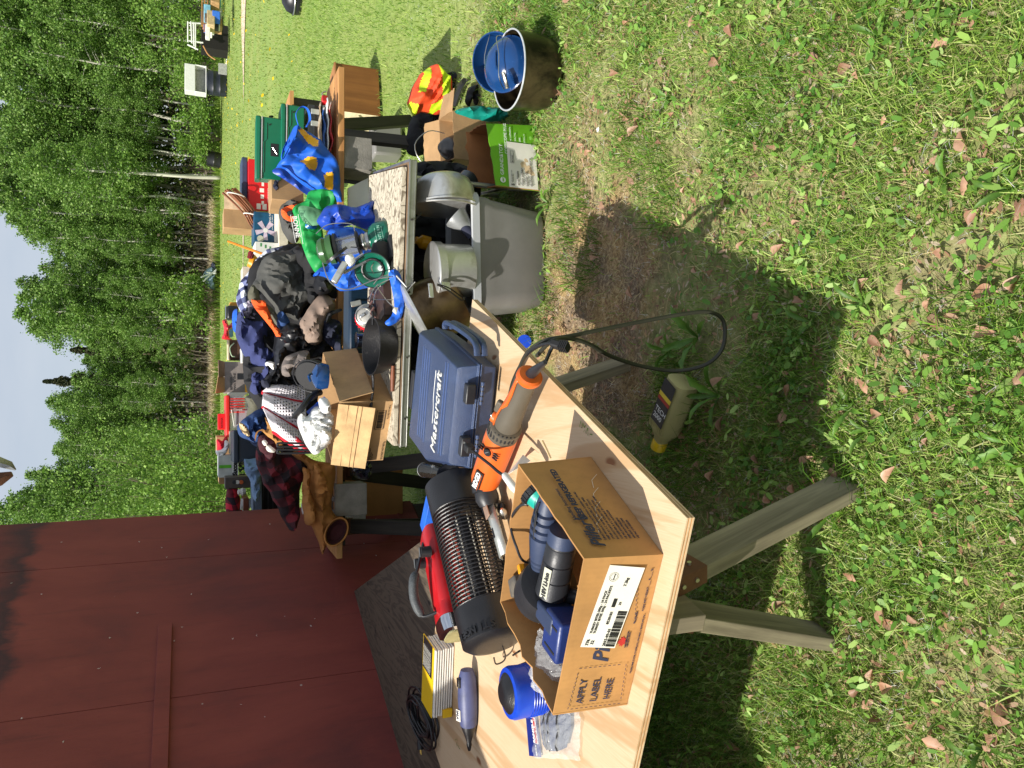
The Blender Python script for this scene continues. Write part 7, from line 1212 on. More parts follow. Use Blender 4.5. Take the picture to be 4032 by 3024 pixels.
M_knit = mat('white_yarn', (222, 216, 220), .9, 0, .08, 30, .8, 240); M_yarn = mat('red_yarn', (200, 24, 44), .85, bump=.6, bsc=300)
for (cs, y0, bu, sd_) in ((((1030, 1545), (1205, 1588), (1200, 1515), (1062, 1515)), 4.66, .10, 1), (((1032, 1600), (1208, 1712), (1203, 1590), (1036, 1548)), 4.64, .12, 2), (((1075, 1700), (1195, 1785), (1208, 1712), (1034, 1603)), 4.62, .12, 3)):
    mm, fn = blanket(*cs, y0, bu, sd_, 30, 14); part('knit_panel', mm, M_knit, t, solid=.006, smooth=60); mm2 = M().grid(lambda u, v: fn(u, v) + Vector((0, .022, -.004)), 10, 10); part('backing_fold', mm2, mat('shaded_wool', (70, 64, 70), .9), t)  # backing is coloured dark: shade behind the holes painted into the wool
    part('red_stripe', M().tube([fn(q / 30, .02) + Vector((0, -.012, 0)) for q in range(31)], .012, 7), M_yarn, t)
part('red_stripe', M().tube([at(1160 + 0 * i, 1720 + 9 * i, 4.52) + Vector((0, 0, -.012 * i)) for i in range(8)], .012, 7), M_yarn, t)
soft('olive_hat', ((965, 1565), (1000, 1548), (1030, 1560), (1042, 1580), (1030, 1620), (1005, 1632), (985, 1640), (968, 1650), (975, 1600)), 5.1, .08, M_olive, 'olive green cap crown between coverall and denim jacket', 'hat', 17)
soft('denim_jacket', ((938, 1680), (960, 1650), (1000, 1622), (1035, 1612), (1052, 1650), (1060, 1700), (1050, 1740), (1030, 1770), (1005, 1755), (985, 1735), (955, 1722), (940, 1700)), 4.92, .12, M_denim, 'blue denim jacket with a pale collar lining beside the dark tote', 'jacket', 18, wr=.02, f=8)
soft('collar_lining', ((945, 1665), (960, 1668), (975, 1690), (985, 1715), (968, 1712), (950, 1692)), 4.79, .02, mat('sheepskin', (206, 182, 140), .9), 'pale fleece collar on the denim jacket', 'collar', 18, h=.01)
soft('leather_coat', ((1045, 1640), (1062, 1665), (1085, 1700), (1110, 1730), (1120, 1770), (1090, 1760), (1062, 1722), (1035, 1700), (1018, 1700), (1010, 1720), (1002, 1738), (1008, 1705), (1030, 1690), (1050, 1690)), 4.72, .06, M_leather, 'golden brown leather coat edge folded beside the blanket', 'coat', 19, wr=.012, f=9)
soft('red_plaid_jacket', ((1012, 1735), (1030, 1715), (1060, 1725), (1085, 1760), (1120, 1790), (1180, 1775), (1205, 1800), (1210, 1850), (1190, 1900), (1175, 1960), (1182, 2030), (1165, 2080), (1140, 2085), (1110, 2040), (1085, 1985), (1060, 1940), (1030, 1890), (1015, 1840), (1008, 1790)), 4.78, .16, M_plaidr, 'dark red and black plaid jacket at the shaded left end of the heap', 'jacket', 20, wr=.025, f=5)
soft('plaid_collar', ((1025, 1725), (1040, 1712), (1075, 1735), (1092, 1775), (1080, 1800), (1060, 1810), (1040, 1790), (1022, 1775)), 4.62, .05, mat('wine_wool', (70, 26, 34), .9), 'wine coloured jacket collar with a cream label', 'collar', 21, wr=.015, f=12)
soft('cream_label', ((1032, 1740), (1045, 1732), (1065, 1755), (1085, 1772), (1078, 1782), (1055, 1778), (1045, 1762)), 4.565, .012, M_paper, 'cream lining tab in the wine collar', 'tab', 21, h=.01, wr=.002)
# ---- tan work coat hanging off the left end
t = thing('work_coat', 'tan canvas work coat hanging off the table end with its hood open', 'coat', tuple(at(1300, 1950, 4.6)))
part('body', pillow(((1150, 1790), (1185, 1770), (1215, 1800), (1260, 1820), (1318, 1830), (1318, 1880), (1312, 1960), (1305, 2010), (1330, 2040), (1352, 2075), (1350, 2100), (1300, 2080), (1290, 2110), (1285, 2150), (1268, 2180), (1250, 2120), (1222, 2070), (1200, 2060), (1192, 2000), (1195, 1940), (1205, 1880), (1210, 1840)), 4.66, .12, sd=22, wr=.018, f=4, stretch=.8, ang=.12), M_tanc, t)
part('sleeve', pillow(((1192, 1850), (1205, 1842), (1225, 1870), (1222, 1930), (1240, 1990), (1238, 2040), (1225, 2065), (1205, 2062), (1192, 2020), (1190, 1950)), 4.56, .06, sd=23, wr=.015, f=7), M_tanc, t); part('sleeve', pillow(((1235, 1830), (1262, 1840), (1290, 1900), (1285, 1960), (1270, 2010), (1250, 1990), (1238, 1930)), 4.55, .055, sd=24, wr=.015, f=7), M_tanc, t)
hc = at(1325, 2095, 4.55); T_ = Matrix.Translation(hc) @ Matrix.Rotation(1.35, 4, 'X') @ Matrix.Rotation(.25, 4, 'Y') @ Matrix.Rotation(-.5, 4, 'Z'); m = M(); m.lathe([(.028, -.10), (.052, -.08), (.07, -.04), (.078, 0), (.083, .012), (.078, .018)], 30, T_, 1.05, .72); part('hood', m, M_tanc, t, solid=.006); m = M(); m.lathe([(.001, -.05), (.05, -.045), (.072, .008)], 26, T_, 1.02, .68); part('hood_lining', m, mat('maroon_lining', (66, 22, 24), .9), t)
m = M(); m.tube([T_ @ Vector((math.cos(q) * .083, math.sin(q) * .06, .014)) for q in [i / 26 * 6.283 for i in range(26)]], .004, 6, closed=True); part('hood_seam', m, M_tanc, t)
soft('white_rag', ((1185, 1985), (1198, 1980), (1200, 2015), (1192, 2022), (1186, 2010)), 4.9, .03, M_wht, 'small white rag behind the hanging tan coat', 'rag', 2, h=.012)
# dark hanging bag under the plank end
soft('black_rubbish_bag', ((1385, 1800), (1420, 1790), (1455, 1800), (1462, 1860), (1440, 1890), (1400, 1880), (1380, 1850)), 4.6, .10, mat('shiny_black_film', (30, 32, 42), .2, bump=.3, bsc=60), 'shiny black rubbish bag in the dark behind the barcode carton', 'rubbish bag', 3, wr=.02, f=18, crumple=14, h=.014)
t = thing('dark_blue_chest', 'dark blue cooler in shade under the plank table behind the skillet', 'cooler', tuple(at(1440, 1250, 5.6))); m = M(); c = at(1430, 1240, 5.6); m.box((c.x, 5.6, c.z - .12), (.6, .3, .5)); part('body', m, mat('dark_teal_plastic', (16, 40, 62), .4), t, bevel=.02)
for i in range(7): m = M(); m.box((c.x - .24 + .08 * i, 5.445, c.z - .12), (.012, .01, .44)); part('rib', m, mat('dark_teal_plastic', (1, 1, 1)), t)

# ================================================================ on the far table (y about 7.4)
ZF = .80
def fbox(name, Y0, Y1, Xb, Xt, y, d, mt, lab, cat='carton', rz=0.0, bevel=.004):
    a, b = at(Xb, Y0, y), at(Xb, Y1, y); h = at(Xt, Y0, y).z - a.z; t = thing(name, lab, cat, ((a.x + b.x) / 2, y, a.z), rz); w = abs(b.x - a.x); m = M(); m.box((0, d / 2, h / 2), (w, d, h)); part('box', m, mt, t, w=False, bevel=bevel); return t, w, h
M_redc = mat('red_gloss_card', (206, 26, 32), .35, var=.05, bump=.02)
t, w, h = fbox('printer_box', 835, 640, 1100, 978, 7.2, .34, M_redc, 'bright red printer carton with white lettering on the far table', 'carton', -.08)
F_ = face(t, w, h); txt(t, 'Canon', .052, F_ @ Matrix.Translation((w * .22, h * .48, 0)), M_whiteink, bold=.002); txt(t, 'PIXMA MX320', .028, F_ @ Matrix.Translation((w * .2, h * .33, 0)), M_whiteink); 
for i in range(6): patch(t, F_ @ Matrix.Translation((-w * .38 + i * .055, h * .5, 0)), .035, .02 + .008 * (i % 3), M_paper, 'print_block')
for i in range(5): txt(t, 'print copy scan fax photo', .012, F_ @ Matrix.Translation((-w * .32, h * .36 - i * .02, 0)), M_whiteink)
for i in range(2): patch(t, F_ @ Matrix.Translation((-w * .47, h * .6 - i * .05, 0)), .05, .035, M_paper, 'print_block')
patch(t, F_ @ Matrix.Translation((-w * .2, h * .10, 0)), .14, .01, M_paper, 'stripe'); m = M(); m.box((w * .5 + .0012, .17, h * .62), (.002, .335, h * .72)); part('end_panel', m, mat('rust_print', (140, 70, 56), .5), t, w=False)
t, w, h = fbox('fan_box', 955, 840, 1100, 1000, 7.05, .3, mat('teal_photo_card', (22, 76, 108), .35, var=.45, vsc=10, bump=0), 'teal ceiling fan carton with a white fan pictured on it', 'carton'); F_ = face(t, w, h)
for i in range(5): q = i * 1.257 + .3; m = M(); m.prism([(-.01, 0), (.01, 0), (.022, .085), (-.022, .085)], .0006, F_ @ Matrix.Translation((-.03, h * .55, .001)) @ Matrix.Rotation(q, 4, 'Z')); part('blade_print', m, mat('pinkish_print', (196, 180, 196), .4), t, smooth=0)
m = M(); m.cyl(F_ @ Vector((-.03, h * .55, .001)), F_ @ Vector((-.03, h * .55, .003)), .02, n=16); part('hub_print', m, M_white, t); m = M(); m.cyl(F_ @ Vector((-.105, h * .75, .001)), F_ @ Vector((-.105, h * .75, .003)), .028, n=18); part('round_print', m, mat('pale_sticker', (1, 1, 1)), t); patch(t, F_ @ Matrix.Translation((-w * .5, 0, 0)), w, h * .2, M_paper, 'white_band'); txt(t, 'CEILING FAN', .024, F_ @ Matrix.Translation((.0, h * .33, 0)), M_whiteink); txt(t, 'ventilateur de plafond', .014, F_ @ Matrix.Translation((-.02, h * .26, 0)), M_whiteink); m = M(); m.box((0, -.001, h + .012), (w * 1.02, .1, .02)); 
t, w, h = fbox('white_carton', 1000, 957, 1105, 1005, 6.95, .3, M_white, 'white carton with small green leaf prints beside the fan carton', 'carton'); F_ = face(t, w, h)
for i in range(4): patch(t, F_ @ Matrix.Translation((-.03 + .012 * i, h * (.2 + .18 * i), 0)), .03, .014, mat('leaf_print', (80, 150, 90), .5), 'leaf_print')
t, w, h = fbox('white_board_box', 1010, 700, 1135, 1098, 6.9, .3, mat('pale_birch', (206, 196, 176), .6), 'shallow pale wooden tray under the red and teal cartons', 'tray')
t, w, h = fbox('open_tan_box', 905, 830, 1000, 880, 8.2, .28, M_cardL, 'open tan carton with raised flap standing tallest at the back', 'carton', .05); F_ = face(t, w, h); m = M(); m.box((-.0, .0, h + .07), (w, .006, .14)); 
m = M(); m.box((w * .92, -.0, h * .62), (w * .86, .008, h * .72)); part('raised_flap', m, mat('pale_flap_card', (226, 196, 160), .8), t, w=False); m = M(); m.tube([F_ @ Vector(q) for q in ((-.03, .02, .001), (.02, .02, .001), (.02, .05, .001), (-.03, .05, .001))], .002, 4, closed=True); part('stamp_frame', m, M_blackink, t); txt(t, 'CARTON', .011, F_ @ Matrix.Translation((-.026, .03, 0)), M_blackink)
t = thing('vine_bundle', 'bundle of brown grapevine twigs tied with cord lying over the cartons', 'vine bundle', tuple(at(970, 830, 7.3))); rr = random.Random(12)
for i in range(26):
    o = Vector((rr.uniform(-.02, .02), rr.uniform(-.05, .05), rr.uniform(-.05, .05))); part('twig', M().tube(smooth_path([at(905, 750, 7.25) + o * 1.2, at(945, 785, 7.22) + o * 1.1 + Vector((0, 0, rr.uniform(-.01, .01))), at(985, 835, 7.2) + o, at(1000, 868, 7.2) + o * .9, at(1018, 900, 7.2) + o * .8], 3), [.011, .011, .010, .010, .009] + [.008] * 8, 5), mat('vine_bark', (128, 76, 44), .7, var=.35), t)
for X, Y in ((930, 770), (995, 850)): c = at(X, Y, 7.2); part('tie', M().tube([c + Vector((.05 * math.sin(q) * .3, .07 * math.cos(q), .075 * math.sin(q))) for q in [i / 16 * 6.283 for i in range(16)]], .006, 5, closed=True), M_paper, t)
t = thing('blue_folder_stack', 'flat dark blue case with a yellow stripe on top of the red printer carton', 'case', tuple(at(960, 700, 7.3))); m = M(); c = at(962, 705, 7.35); m.box((c.x, 7.45, c.z), (.38, .3, .05), -.05); part('case', m, mat('slate_blue_card', (52, 66, 92), .5), t, bevel=.008); m = M(); m.box((c.x, 7.293, c.z - .035), (.36, .012, .018), -.05); part('yellow_stripe', m, mat('yellow_card', (1, 1, 1)), t)
t = thing('orange_stick', 'thin orange stick poking up from behind the plaid shirt', 'stick', tuple(at(1000, 990, 6.5))); part('stick', M().cyl(at(1035, 1000, 6.4), at(898, 950, 6.6), .011, .009, 8), mat('orange_paint', (226, 128, 24), .4), t)
t = thing('yellow_pail', 'small yellow plastic toy with dark red beads behind the plaid shirt', 'toy', tuple(at(1000, 1030, 6.7))); part('pail', revolve(at(1010, 1035, 6.7), at(980, 1025, 6.7), [(0, .04), (.5, .06), (1, .05)], 16), mat('yellow_plastic', (1, 1, 1)), t)
rr = random.Random(3)
for i in range(12): c = at(990 + rr.uniform(-6, 6), 1005 + rr.uniform(-12, 12), 6.65); part('bead', M().cyl(c, c + Vector((0, -.02, .012)), .014, n=8), mat('dark_red', (1, 1, 1)), t)
t, w, h = fbox('small_wood_box', 1120, 1050, 985, 955, 7.4, .3, mat('pale_birch', (1, 1, 1)), 'low pale wooden box among odds at the back of the far table', 'box')
t, w, h = fbox('amber_box', 1215, 1190, 935, 905, 7.3, .2, mat('amber_card', (206, 150, 56), .5), 'small amber box at the back right of the blue bag', 'box')
t = thing('toaster', 'black and chrome toaster behind the navy coverall', 'toaster', tuple(at(930, 1225, 7.2))); a_ = at(938, 1230, 7.2); m = M(); m.box((a_.x, 7.3, a_.z + .045), (.12, .2, .10)); part('body', m, M_black, t, bevel=.02); m = M(); m.box((a_.x, 7.3, a_.z + .1), (.118, .16, .012)); part('chrome_top', m, mat('chrome', (1, 1, 1)), t, bevel=.005)
soft('royal_blue_bag', ((918, 1225), (940, 1222), (955, 1300), (965, 1350), (950, 1345), (932, 1320), (918, 1300), (914, 1260)), 6.6, .10, M_bag, 'bright blue bag behind the navy coverall', 'bag', 5, crumple=7)
soft('red_ribbon_bag', ((875, 1262), (890, 1258), (898, 1280), (912, 1270), (915, 1290), (900, 1300), (905, 1330), (915, 1338), (890, 1340), (872, 1330), (880, 1310), (882, 1290)), 6.7, .06, M_redc, 'red gift bag with twisted handles behind the blue bag', 'gift bag', 6, crumple=9)
t, w, h = fbox('teal_card_box', 1325, 1285, 918, 885, 6.9, .16, mat('pale_teal_card', (120, 176, 176), .5), 'pale teal card box inside the group of red and blue bags', 'box')
t = thing('leather_tote', 'brown and cream paper bag with a thin round handle', 'bag', tuple(at(950, 1380, 6.8))); m = M(); a_ = at(952, 1378, 6.8); m.box((a_.x, 6.9, a_.z + .02), (.16, .14, .16), .1); part('body', m, mat('brown_paper', (90, 62, 44), .7), t, bevel=.01); m = M(); m.box((a_.x, 6.82, a_.z + .105), (.17, .03, .02), .1); part('cream_edge', m, mat('cream_painted_board', (1, 1, 1)), t, bevel=.006); part('handle', M().tube(smooth_path([at(922, 1350, 6.75), at(905, 1370, 6.75), at(912, 1400, 6.75), at(925, 1405, 6.75)], 5), .0045, 6), mat('clear_pale_tube', (176, 200, 160), .3), t)
t, w, h = fbox('air_cleaner_box', 1428, 1368, 1000, 950, 6.6, .2, M_white, 'white carton with maroon brand lettering behind the navy coverall', 'carton', .04); F_ = face(t, w, h); txt(t, 'Honeywell', .027, F_ @ Matrix.Translation((-w * .44, h * .62, 0)), mat('maroon_ink', (110, 20, 34), .5), bold=.001); txt(t, 'HUMIDIFIER', .016, F_ @ Matrix.Translation((-w * .44, h * .35, 0)), M_blackink)
# open wine carton
t, w, h = fbox('wine_carton', 1545, 1425, 990, 885, 6.7, .26, mat('grey_glossy_card', (140, 130, 124), .5), 'open grey carton with yellow band and raised flaps on the far table', 'carton', .05); F_ = face(t, w, h); patch(t, F_ @ Matrix.Translation((-w * .5, h * .0, 0)), w, .05, mat('yellow_print', (1, 1, 1)), 'yellow_band'); patch(t, F_ @ Matrix.Translation((-.02, h * .0, .0006)), .05, .11, M_gr, 'dark_panel'); txt(t, 'BERINGER\nMAIN & VINE', .026, F_ @ Matrix.Translation((-w * .42, h * .72, 0)), M_blackink, sx=.9)
for (x0, x1, tilt, mt_) in ((-w * .5, w * .0, .35, M_cardL), (w * .02, w * .5, -.05, mat('shaded_flap_card', (128, 104, 84), .8))): part('flap', wallq((x0, 0, h), (x1, 0, h), (x1 + .01, -.05 + tilt * .05, h + .05), (x0 - .01, -.06, h + .05 + tilt * .06), .005), mt_, t, w=False)  # second flap's shade is put into its darker card colour
part('flap', wallq((-w * .5 - .08, -.02, h * .55), (-w * .5, -.01, h * .0 + .03), (-w * .5, -.0, h * .9), (-w * .5 - .085, -.01, h * .95), .005), M_paper, t, w=False)
# red lidded clear tote
M_cl = NT('cloudy_clear_plastic'); M_cl.set(lin((228, 222, 226)), Roughness=.2, Alpha=.55, Specular_IOR_Level=.7); M_cl = M_cl.m; M_rl = mat('red_lid_plastic', (228, 44, 34), .35, var=.05, bump=.03)
t, w, h = fbox('clear_tote', 1715, 1560, 985, 905, 6.5, .34, M_cl, 'clear storage tote with red lid and things faintly visible inside', 'storage tote', .03); m = M(); m.box((0, .17, h + .015), (w * 1.06, .37, .03)); part('lid', m, M_rl, t, w=False, bevel=.008)
for i in range(6): m = M(); m.box((w * .5 - .02 - i * .021, -.012, h * .62), (.008, .008, h * .7)); part('lid_rib', m, M_rl, t, w=False, bevel=.002)
m = M(); m.box((-.02, .15, .05), (w * .5, .2, .1)); part('contents', m, M_redc, t, w=False, bevel=.02); m = M(); m.box((.08, .12, .12), (.1, .1, .1)); part('contents', m, mat('pale_birch', (1, 1, 1)), t, w=False, bevel=.01)
part('wire_handle', M().tube([(-.08, -.01, .12), (.05, -.02, .14), (.05, -.02, .06)], .004, 5), M_paper, t, w=False)
t, w, h = fbox('red_tin', 1690, 1628, 900, 858, 6.7, .1, M_redc, 'red card sign with black print standing on the red lidded tote', 'card', .1); F_ = face(t, w, h); patch(t, F_ @ Matrix.Translation((-w * .4, .0, 0)), w * .8, h * .35, mat('pinkish_print', (1, 1, 1)), 'print_block'); txt(t, 'KATANA', .02, F_ @ Matrix.Translation((-w * .4, h * .55, 0)), M_blackink)
soft('santa_hat', ((852, 1735), (862, 1728), (875, 1738), (885, 1720), (895, 1722), (898, 1745), (885, 1770), (878, 1785), (862, 1790), (855, 1770)), 6.5, .07, mat('santa_red', (196, 16, 44), .9), 'red plush santa hat with white trim on the tan carton', 'hat', 8, wr=.012, h=.014); t = [o for o in C.objects if o.name.startswith('santa_hat')][0]
part('white_trim', pillow(((850, 1775), (870, 1772), (882, 1760), (884, 1735), (895, 1735), (902, 1750), (895, 1775), (878, 1798), (858, 1795)), 6.42, .05, sd=4, wr=.01, f=18, h=.014), mat('white_plush', (232, 230, 232), .95, bump=.8), t)
t, w, h = fbox('brown_toy_box', 1790, 1718, 915, 852, 6.7, .2, M_cardL, 'tan carton under the red plush hat', 'carton'); 
t, w, h = fbox('papel_carton', 1790, 1700, 935, 905, 6.35, .2, mat('cream_card', (206, 200, 178), .7), 'cream carton with bold black letters beside the clear tote', 'carton'); txt(t, 'PANDORA', .032, face(t, w, h) @ Matrix.Translation((-w * .45, h * .3, 0)), M_blackink, bold=.002)
t, w, h = fbox('green_band_box', 1878, 1792, 938, 860, 6.35, .24, mat('light_grey_card', (196, 198, 192), .6), 'light grey carton with a bright green band and brush lettering', 'carton', .04); F_ = face(t, w, h); m = M(); 
m.box((0, 0, 0), (.024, .003, h * .62), T=wm(t) @ Matrix.Translation((0, -.002, h * .66))); part('green_band', m, mat('bright_green_print', (96, 190, 30), .5), t); patch(t, F_ @ Matrix.Translation((-w * .5, 0, 0)), w, h * .32, M_white, 'white_panel'); txt(t, 'Success!', .045, F_ @ Matrix.Translation((-w * .45, .01, .001)), M_blackink, bold=.003, shear=.2)
m = M(); rr = random.Random(5)
for i in range(16): x = -w * .4 + rr.random() * w * .8; q = F_ @ Vector((x, -.005, .002)); m.tube([q, q + Vector((rr.uniform(-.02, .02), 0, -.02 - .03 * rr.random()))], .004, 4)
part('ink_splash', m, M_blackink, t)
M_dt = mat('blue_black_tote', (30, 42, 58), .4, var=.1, dirt=(60, 74, 92), dpos=(.6, .9)); t, w, h = fbox('dark_tote', 1815, 1695, 1035, 935, 5.8, .42, M_dt, 'dark blue-black storage tote with a raised rim behind the denim jacket', 'storage tote', .06); m = M(); m.box((0, .21, h + .008), (w * 1.07, .46, .035)); part('rim', m, M_dt, t, w=False, bevel=.01)
for x in (-w * .42, w * .42): m = M(); m.box((x, -.006, h * .45), (.02, .012, h * .7)); part('corner_rib', m, M_dt, t, w=False, bevel=.003)
t, w, h = fbox('black_cabinet', 2020, 1815, 1180, 1010, 5.9, .3, M_blk, 'black slatted cabinet in shade beside the shed corner', 'cabinet')
for i in range(9): m = M(); m.box((0, -.006, .02 + i * h / 9), (w * .96, .008, .008)); part('slat', m, M_gr, t, w=False)
soft('folded_jeans', ((958, 1812), (975, 1808), (1005, 1805), (1020, 1812), (1030, 1880), (1025, 1930), (1010, 1975), (995, 1960), (985, 1900), (965, 1850)), 5.75, .08, mat('washed_denim', (118, 144, 176), .85, var=.3), 'folded light blue jeans on the pile near the shed corner', 'jeans', 8, wr=.012, f=10)
for i in range(5): m = M(); a_, b_ = at(1000 + i * 7, 2020, 5.8), at(1000 + i * 7, 1900, 5.8); m.box(((a_.x + b_.x) / 2, 5.92, a_.z), (abs(b_.x - a_.x), .24, .014), .02 * i); solo('folded_cloth', m, mat('grey_blue_cloth', (104, 118, 134), .9, var=.3), 'one of the flat grey-blue cloths stacked near the shed corner', 'cloth', 'grey-blue cloths stacked near the shed corner', bevel=.004)
t = thing('radio', 'grey brown radio with round dials near the shed corner', 'radio', tuple(at(960, 1895, 6.2))); m = M(); a_ = at(968, 1898, 6.25); m.box((a_.x, 6.3, a_.z + .05), (.09, .12, .2)); part('body', m, mat('taupe_plastic', (88, 78, 70), .5), t, bevel=.006)
for Xk, mt_ in ((922, M_gr), (935, M_paper), (950, mat('orange_plastic', (1, 1, 1)))): c = at(Xk, 1898, 6.22); part('dial', M().cyl(c, c + Vector((0, -.015, 0)), .015, n=14), mt_, t)
t = thing('white_mugs', 'white mug with red and brown print beside the plaid blanket', 'mug', tuple(at(975, 1990, 6.1))); part('mug', revolve(at(985, 1985, 6.1), at(948, 1985, 6.1), [(0, .035), (.05, .04), (1, .042), (1, .037), (.1, .034)], 20), M_white, t); part('handle', M().tube(smooth_path([at(975, 2000, 6.1), at(968, 2014, 6.1), at(955, 2008, 6.1)], 4), .006, 6), M_white, t)
t = thing('white_figurine', 'white and brown small figurine standing beside the radio', 'figurine', tuple(at(950, 1935, 6.15))); part('figurine', revolve(at(968, 1935, 6.15), at(935, 1938, 6.15), [(0, .02), (.4, .03), (.7, .02), (.9, .022), (1, .008)], 14), M_paper, t)
t, w, h = fbox('brown_box', 2010, 1960, 980, 958, 6.05, .2, mat('chestnut_card', (120, 62, 34), .5), 'chestnut coloured box under the white mug', 'box')
soft('red_plaid_blanket', ((892, 1915), (895, 2060), (958, 2060), (950, 1990), (940, 1930), (920, 1918)), 6.3, .08, M_plaidr2, 'bright red and black plaid cushion next to the shed corner', 'cushion', 9, wr=.006)
t, w, h = fbox('tan_flap_box', 1905, 1880, 900, 862, 6.5, .2, M_cardL, 'small tan carton behind the light grey carton', 'carton')

# ================================================================ out on the lawn
p = on(893, 335, 0); t = thing('plastic_barrel', 'black plastic drum standing on the lawn under a white cabinet', 'barrel', tuple(p)); part('body', M().lathe([(.27, 0), (.3, .03), (.3, .28), (.31, .3), (.3, .32), (.3, .58), (.31, .6), (.3, .62), (.3, .84), (.27, .88), (.01, .88)], 30, Matrix.Translation(p) @ Matrix.Diagonal((1.9, 1.5, 1.02, 1))), mat('blue_black_drum', (34, 38, 48), .4, dirt=(90, 94, 104), dpos=(.68, .8)), t)
m = M(); m.box((p.x + .58, p.y - .4, .2), (.5, .06, .38)); part('grey_panel', m, mat('pale_grey_board', (1, 1, 1)), t)
t = thing('white_cabinet', 'white cabinet with a shadowed shelf standing on the black drum', 'cabinet', tuple(p + Vector((0, 0, .9)))); q = p + Vector((.02, 0, .9))
for (cx_, cz_, sx2, sz2, nm) in ((0, .72, 1.26, .46, 'top_case'), (0, .02, 1.3, .04, 'shelf'), (-.62, .26, .04, .5, 'side_panel'), (.62, .26, .04, .5, 'side_panel')): m = M(); m.box((q.x + cx_, q.y, q.z + cz_), (sx2, .6, sz2)); part(nm, m, M_white, t, bevel=.02)
m = M(); m.box((q.x, q.y + .27, q.z + .26), (1.24, .02, .46)); part('back_panel', m, mat('pale_grey_board', (1, 1, 1)), t)
p = on(872, 634, 0); t = thing('plastic_barrel', 'small black barrel at the foot of the pale aspen trunk', 'barrel', tuple(p)); part('body', M().lathe([(.26, 0), (.29, .04), (.29, .3), (.3, .33), (.29, .36), (.29, .62), (.26, .66), (.01, .66)], 26, Matrix.Translation(p) @ Matrix.Rotation(.12, 4, 'Y') @ Matrix.Diagonal((1.45, 1.45, 1.15, 1))), M_black, t)
p = on(890, 300, 0); t = thing('black_sacks', 'heap of black slats leaning against the drum right side', 'slats', tuple(p)); 
for i in range(8): a_ = p + Vector((1.0 + .06 * i, -.2, 0)); part('slat', M().box((0, 0, 0), (.9, .05, .02), T=frame(a_ + Vector((0, 0, .3)), Vector((-.3 + .05 * i, 0, 1)), Vector((0, 1, 0)))), M_gr, t)
# tarp with poles
t = thing('collapsed_tarp', 'pale blue collapsed tarp with white poles at the tree edge', 'tarp', tuple(on(850, 1095, 0))); part('tarp', pillow(((852, 1120), (848, 1050), (838, 1048), (815, 1060), (800, 1080), (805, 1105), (825, 1135), (848, 1140)), 49.5, .8, wr=.12, f=1.2, h=.12, sd=3), mat('pale_blue_tarp', (150, 176, 186), .6), t)
for (a4, b4) in (((852, 1062), (800, 1108)), ((852, 1078), (812, 1072)), ((850, 1070), (790, 1092))): part('pole', M().cyl(at(*a4, 48.6), at(*b4, 48.6), .045, n=6), M_white, t)
p = at(845, 1048, 49); part('dark_end', pillow(((852, 1058), (850, 1038), (838, 1030), (830, 1045), (840, 1056)), 48.8, .3, wr=.05, f=2, h=.1), M_navyd, t)
# junk pile with chair frame
yy = 33; t = thing('chair_frame', 'white metal chair frame standing on a dark box at the wood edge', 'chair frame', tuple(at(830, 150, 36)))
for a4, b4 in (((740, 85), (740, 165)), ((770, 90), (770, 195)), ((740, 90), (790, 92)), ((740, 160), (800, 168)), ((738, 175), (780, 195)), ((752, 85), (756, 170)), ((762, 88), (764, 182))): part('bar', M().cyl(at(*a4, 36), at(*b4, 36), .035, n=6), M_white, t)
for a4, b4 in (((745, 100), (768, 102)), ((745, 118), (768, 120)), ((745, 138), (768, 140))): part('spindle', M().cyl(at(*a4, 36.1), at(*b4, 36.1), .02, n=5), M_white, t)
t = thing('dark_shelter', 'dark open box under the white chair frame', 'box', tuple(at(840, 140, 36.5))); m = M(); a_ = at(845, 145, 36.5); m.box((a_.x, 36.9, a_.z * .5 + .3), (1.1, .9, 1.1)); part('box', m, mat('very_dark_wood', (20, 14, 12), .8), t)
rr = random.Random(77); cols = [(214, 212, 206), (178, 140, 96), (40, 100, 190), (60, 60, 62), (196, 170, 130), (120, 176, 200), (230, 228, 220), (90, 84, 76), (60, 150, 70)]
names = ['white', 'tan', 'blue', 'dark grey', 'cream', 'pale blue', 'bright white', 'brown grey', 'green']
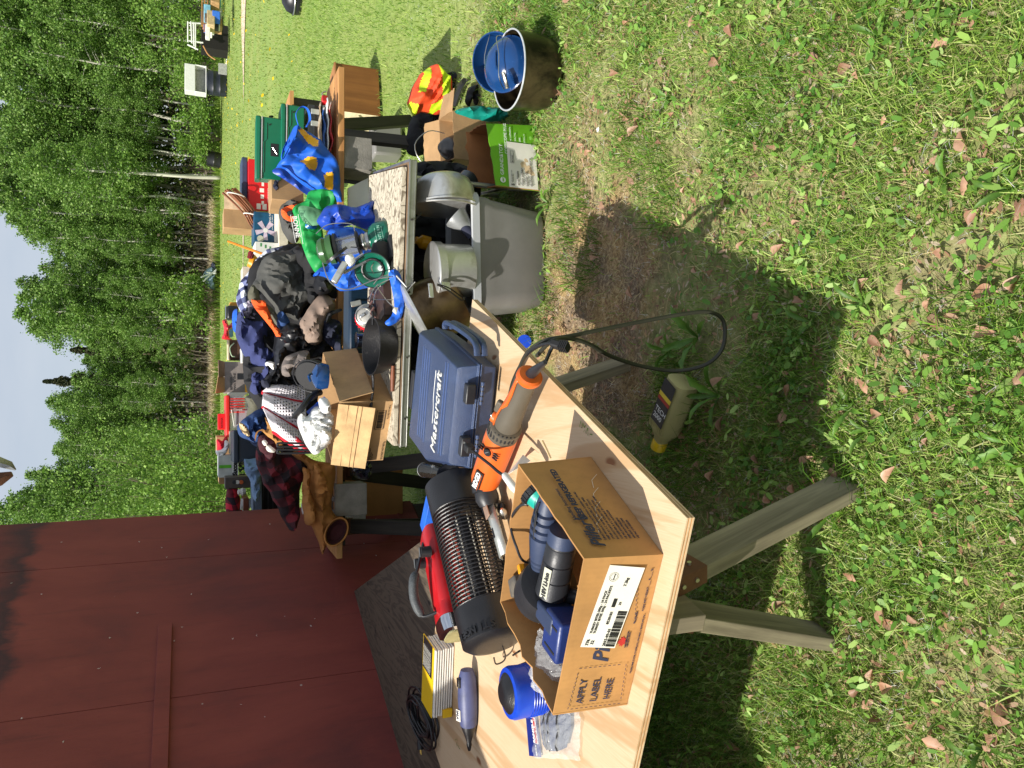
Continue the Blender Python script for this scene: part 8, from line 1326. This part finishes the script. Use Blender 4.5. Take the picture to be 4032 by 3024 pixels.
for i in range(20):
    X, Y = rr.uniform(800, 868), rr.uniform(2, 118) if i % 3 else rr.uniform(60, 140); c = at(X, Y, 33 + rr.uniform(-.5, .8)); c.z = max(.1, c.z); sz = (rr.uniform(.25, .7), rr.uniform(.2, .5), rr.uniform(.1, .35)); m = M(); m.box(tuple(c), sz, rr.uniform(-.4, .4)); 
    solo('junk_item', m, mat('junk_' + names[i % 9].replace(' ', '_'), cols[i % 9], .6), f'{names[i % 9]} household item in the far junk pile at the lawn edge', 'junk', 'odds in the far junk pile', bevel=.02)
t = thing('long_board_pile', 'pale lumber lying across the far junk pile', 'lumber', tuple(at(795, 50, 33))); 
for i in range(3): part('board', M().box((0, 0, 0), (1.3, .12, .04), T=frame(at(795 + 8 * i, 40 + 12 * i, 33), Vector((1, .1, -.05 * i)), Vector((0, 1, 0)))), M_plank, t)
rod(t, 'bent_stick', [at(800, 180, 34), at(820, 215, 34), at(848, 235, 34)], .025, M_plank)
p = on(1182, 8, 0); t = thing('round_grill', 'black round grill lid with chrome glints at the picture edge on the lawn', 'grill', tuple(p)); part('lid', M().lathe([(.01, .28), (.12, .27), (.22, .2), (.26, .1), (.25, .0)], 30, Matrix.Translation(p + Vector((.06, 0, 0)))), M_black, t); part('rim', rng(p + Vector((.06, 0, .1)), Vector((0, 0, 1)), .262, .012), M_steel, t)
for X, Y, lab in ((893, 243, 'small white rag lying far out on the lawn'), (2355, 510, 'scrap of white paper in the near grass'),): 
    p = on(X, Y, .02); m = M(); s_ = .22 if X < 1000 else .018; m.grid(lambda u, v: p + Vector(((u - .5) * s_, (v - .5) * s_, .4 * s_ * abs(noise.noise(Vector((u * 3, v * 3, X)))))), 6, 6); solo('white_scrap', m, M_paper, lab, 'scrap', solid=.002)
# dandelion flowers in the far lawn
rs = np.random.RandomState(12); n = 420; y = 12 + 36 * rs.rand(n) ** .8; x = (rs.rand(n) * 1.2 - .5) * y * .7; flakes('dandelions', x, y, .035, [(236, 200, 30)], 3, (.05, .09), .9, 'yellow dandelion heads dotted over the far lawn', 'dandelions')
# a stick and fluff in the shade by the sawhorse
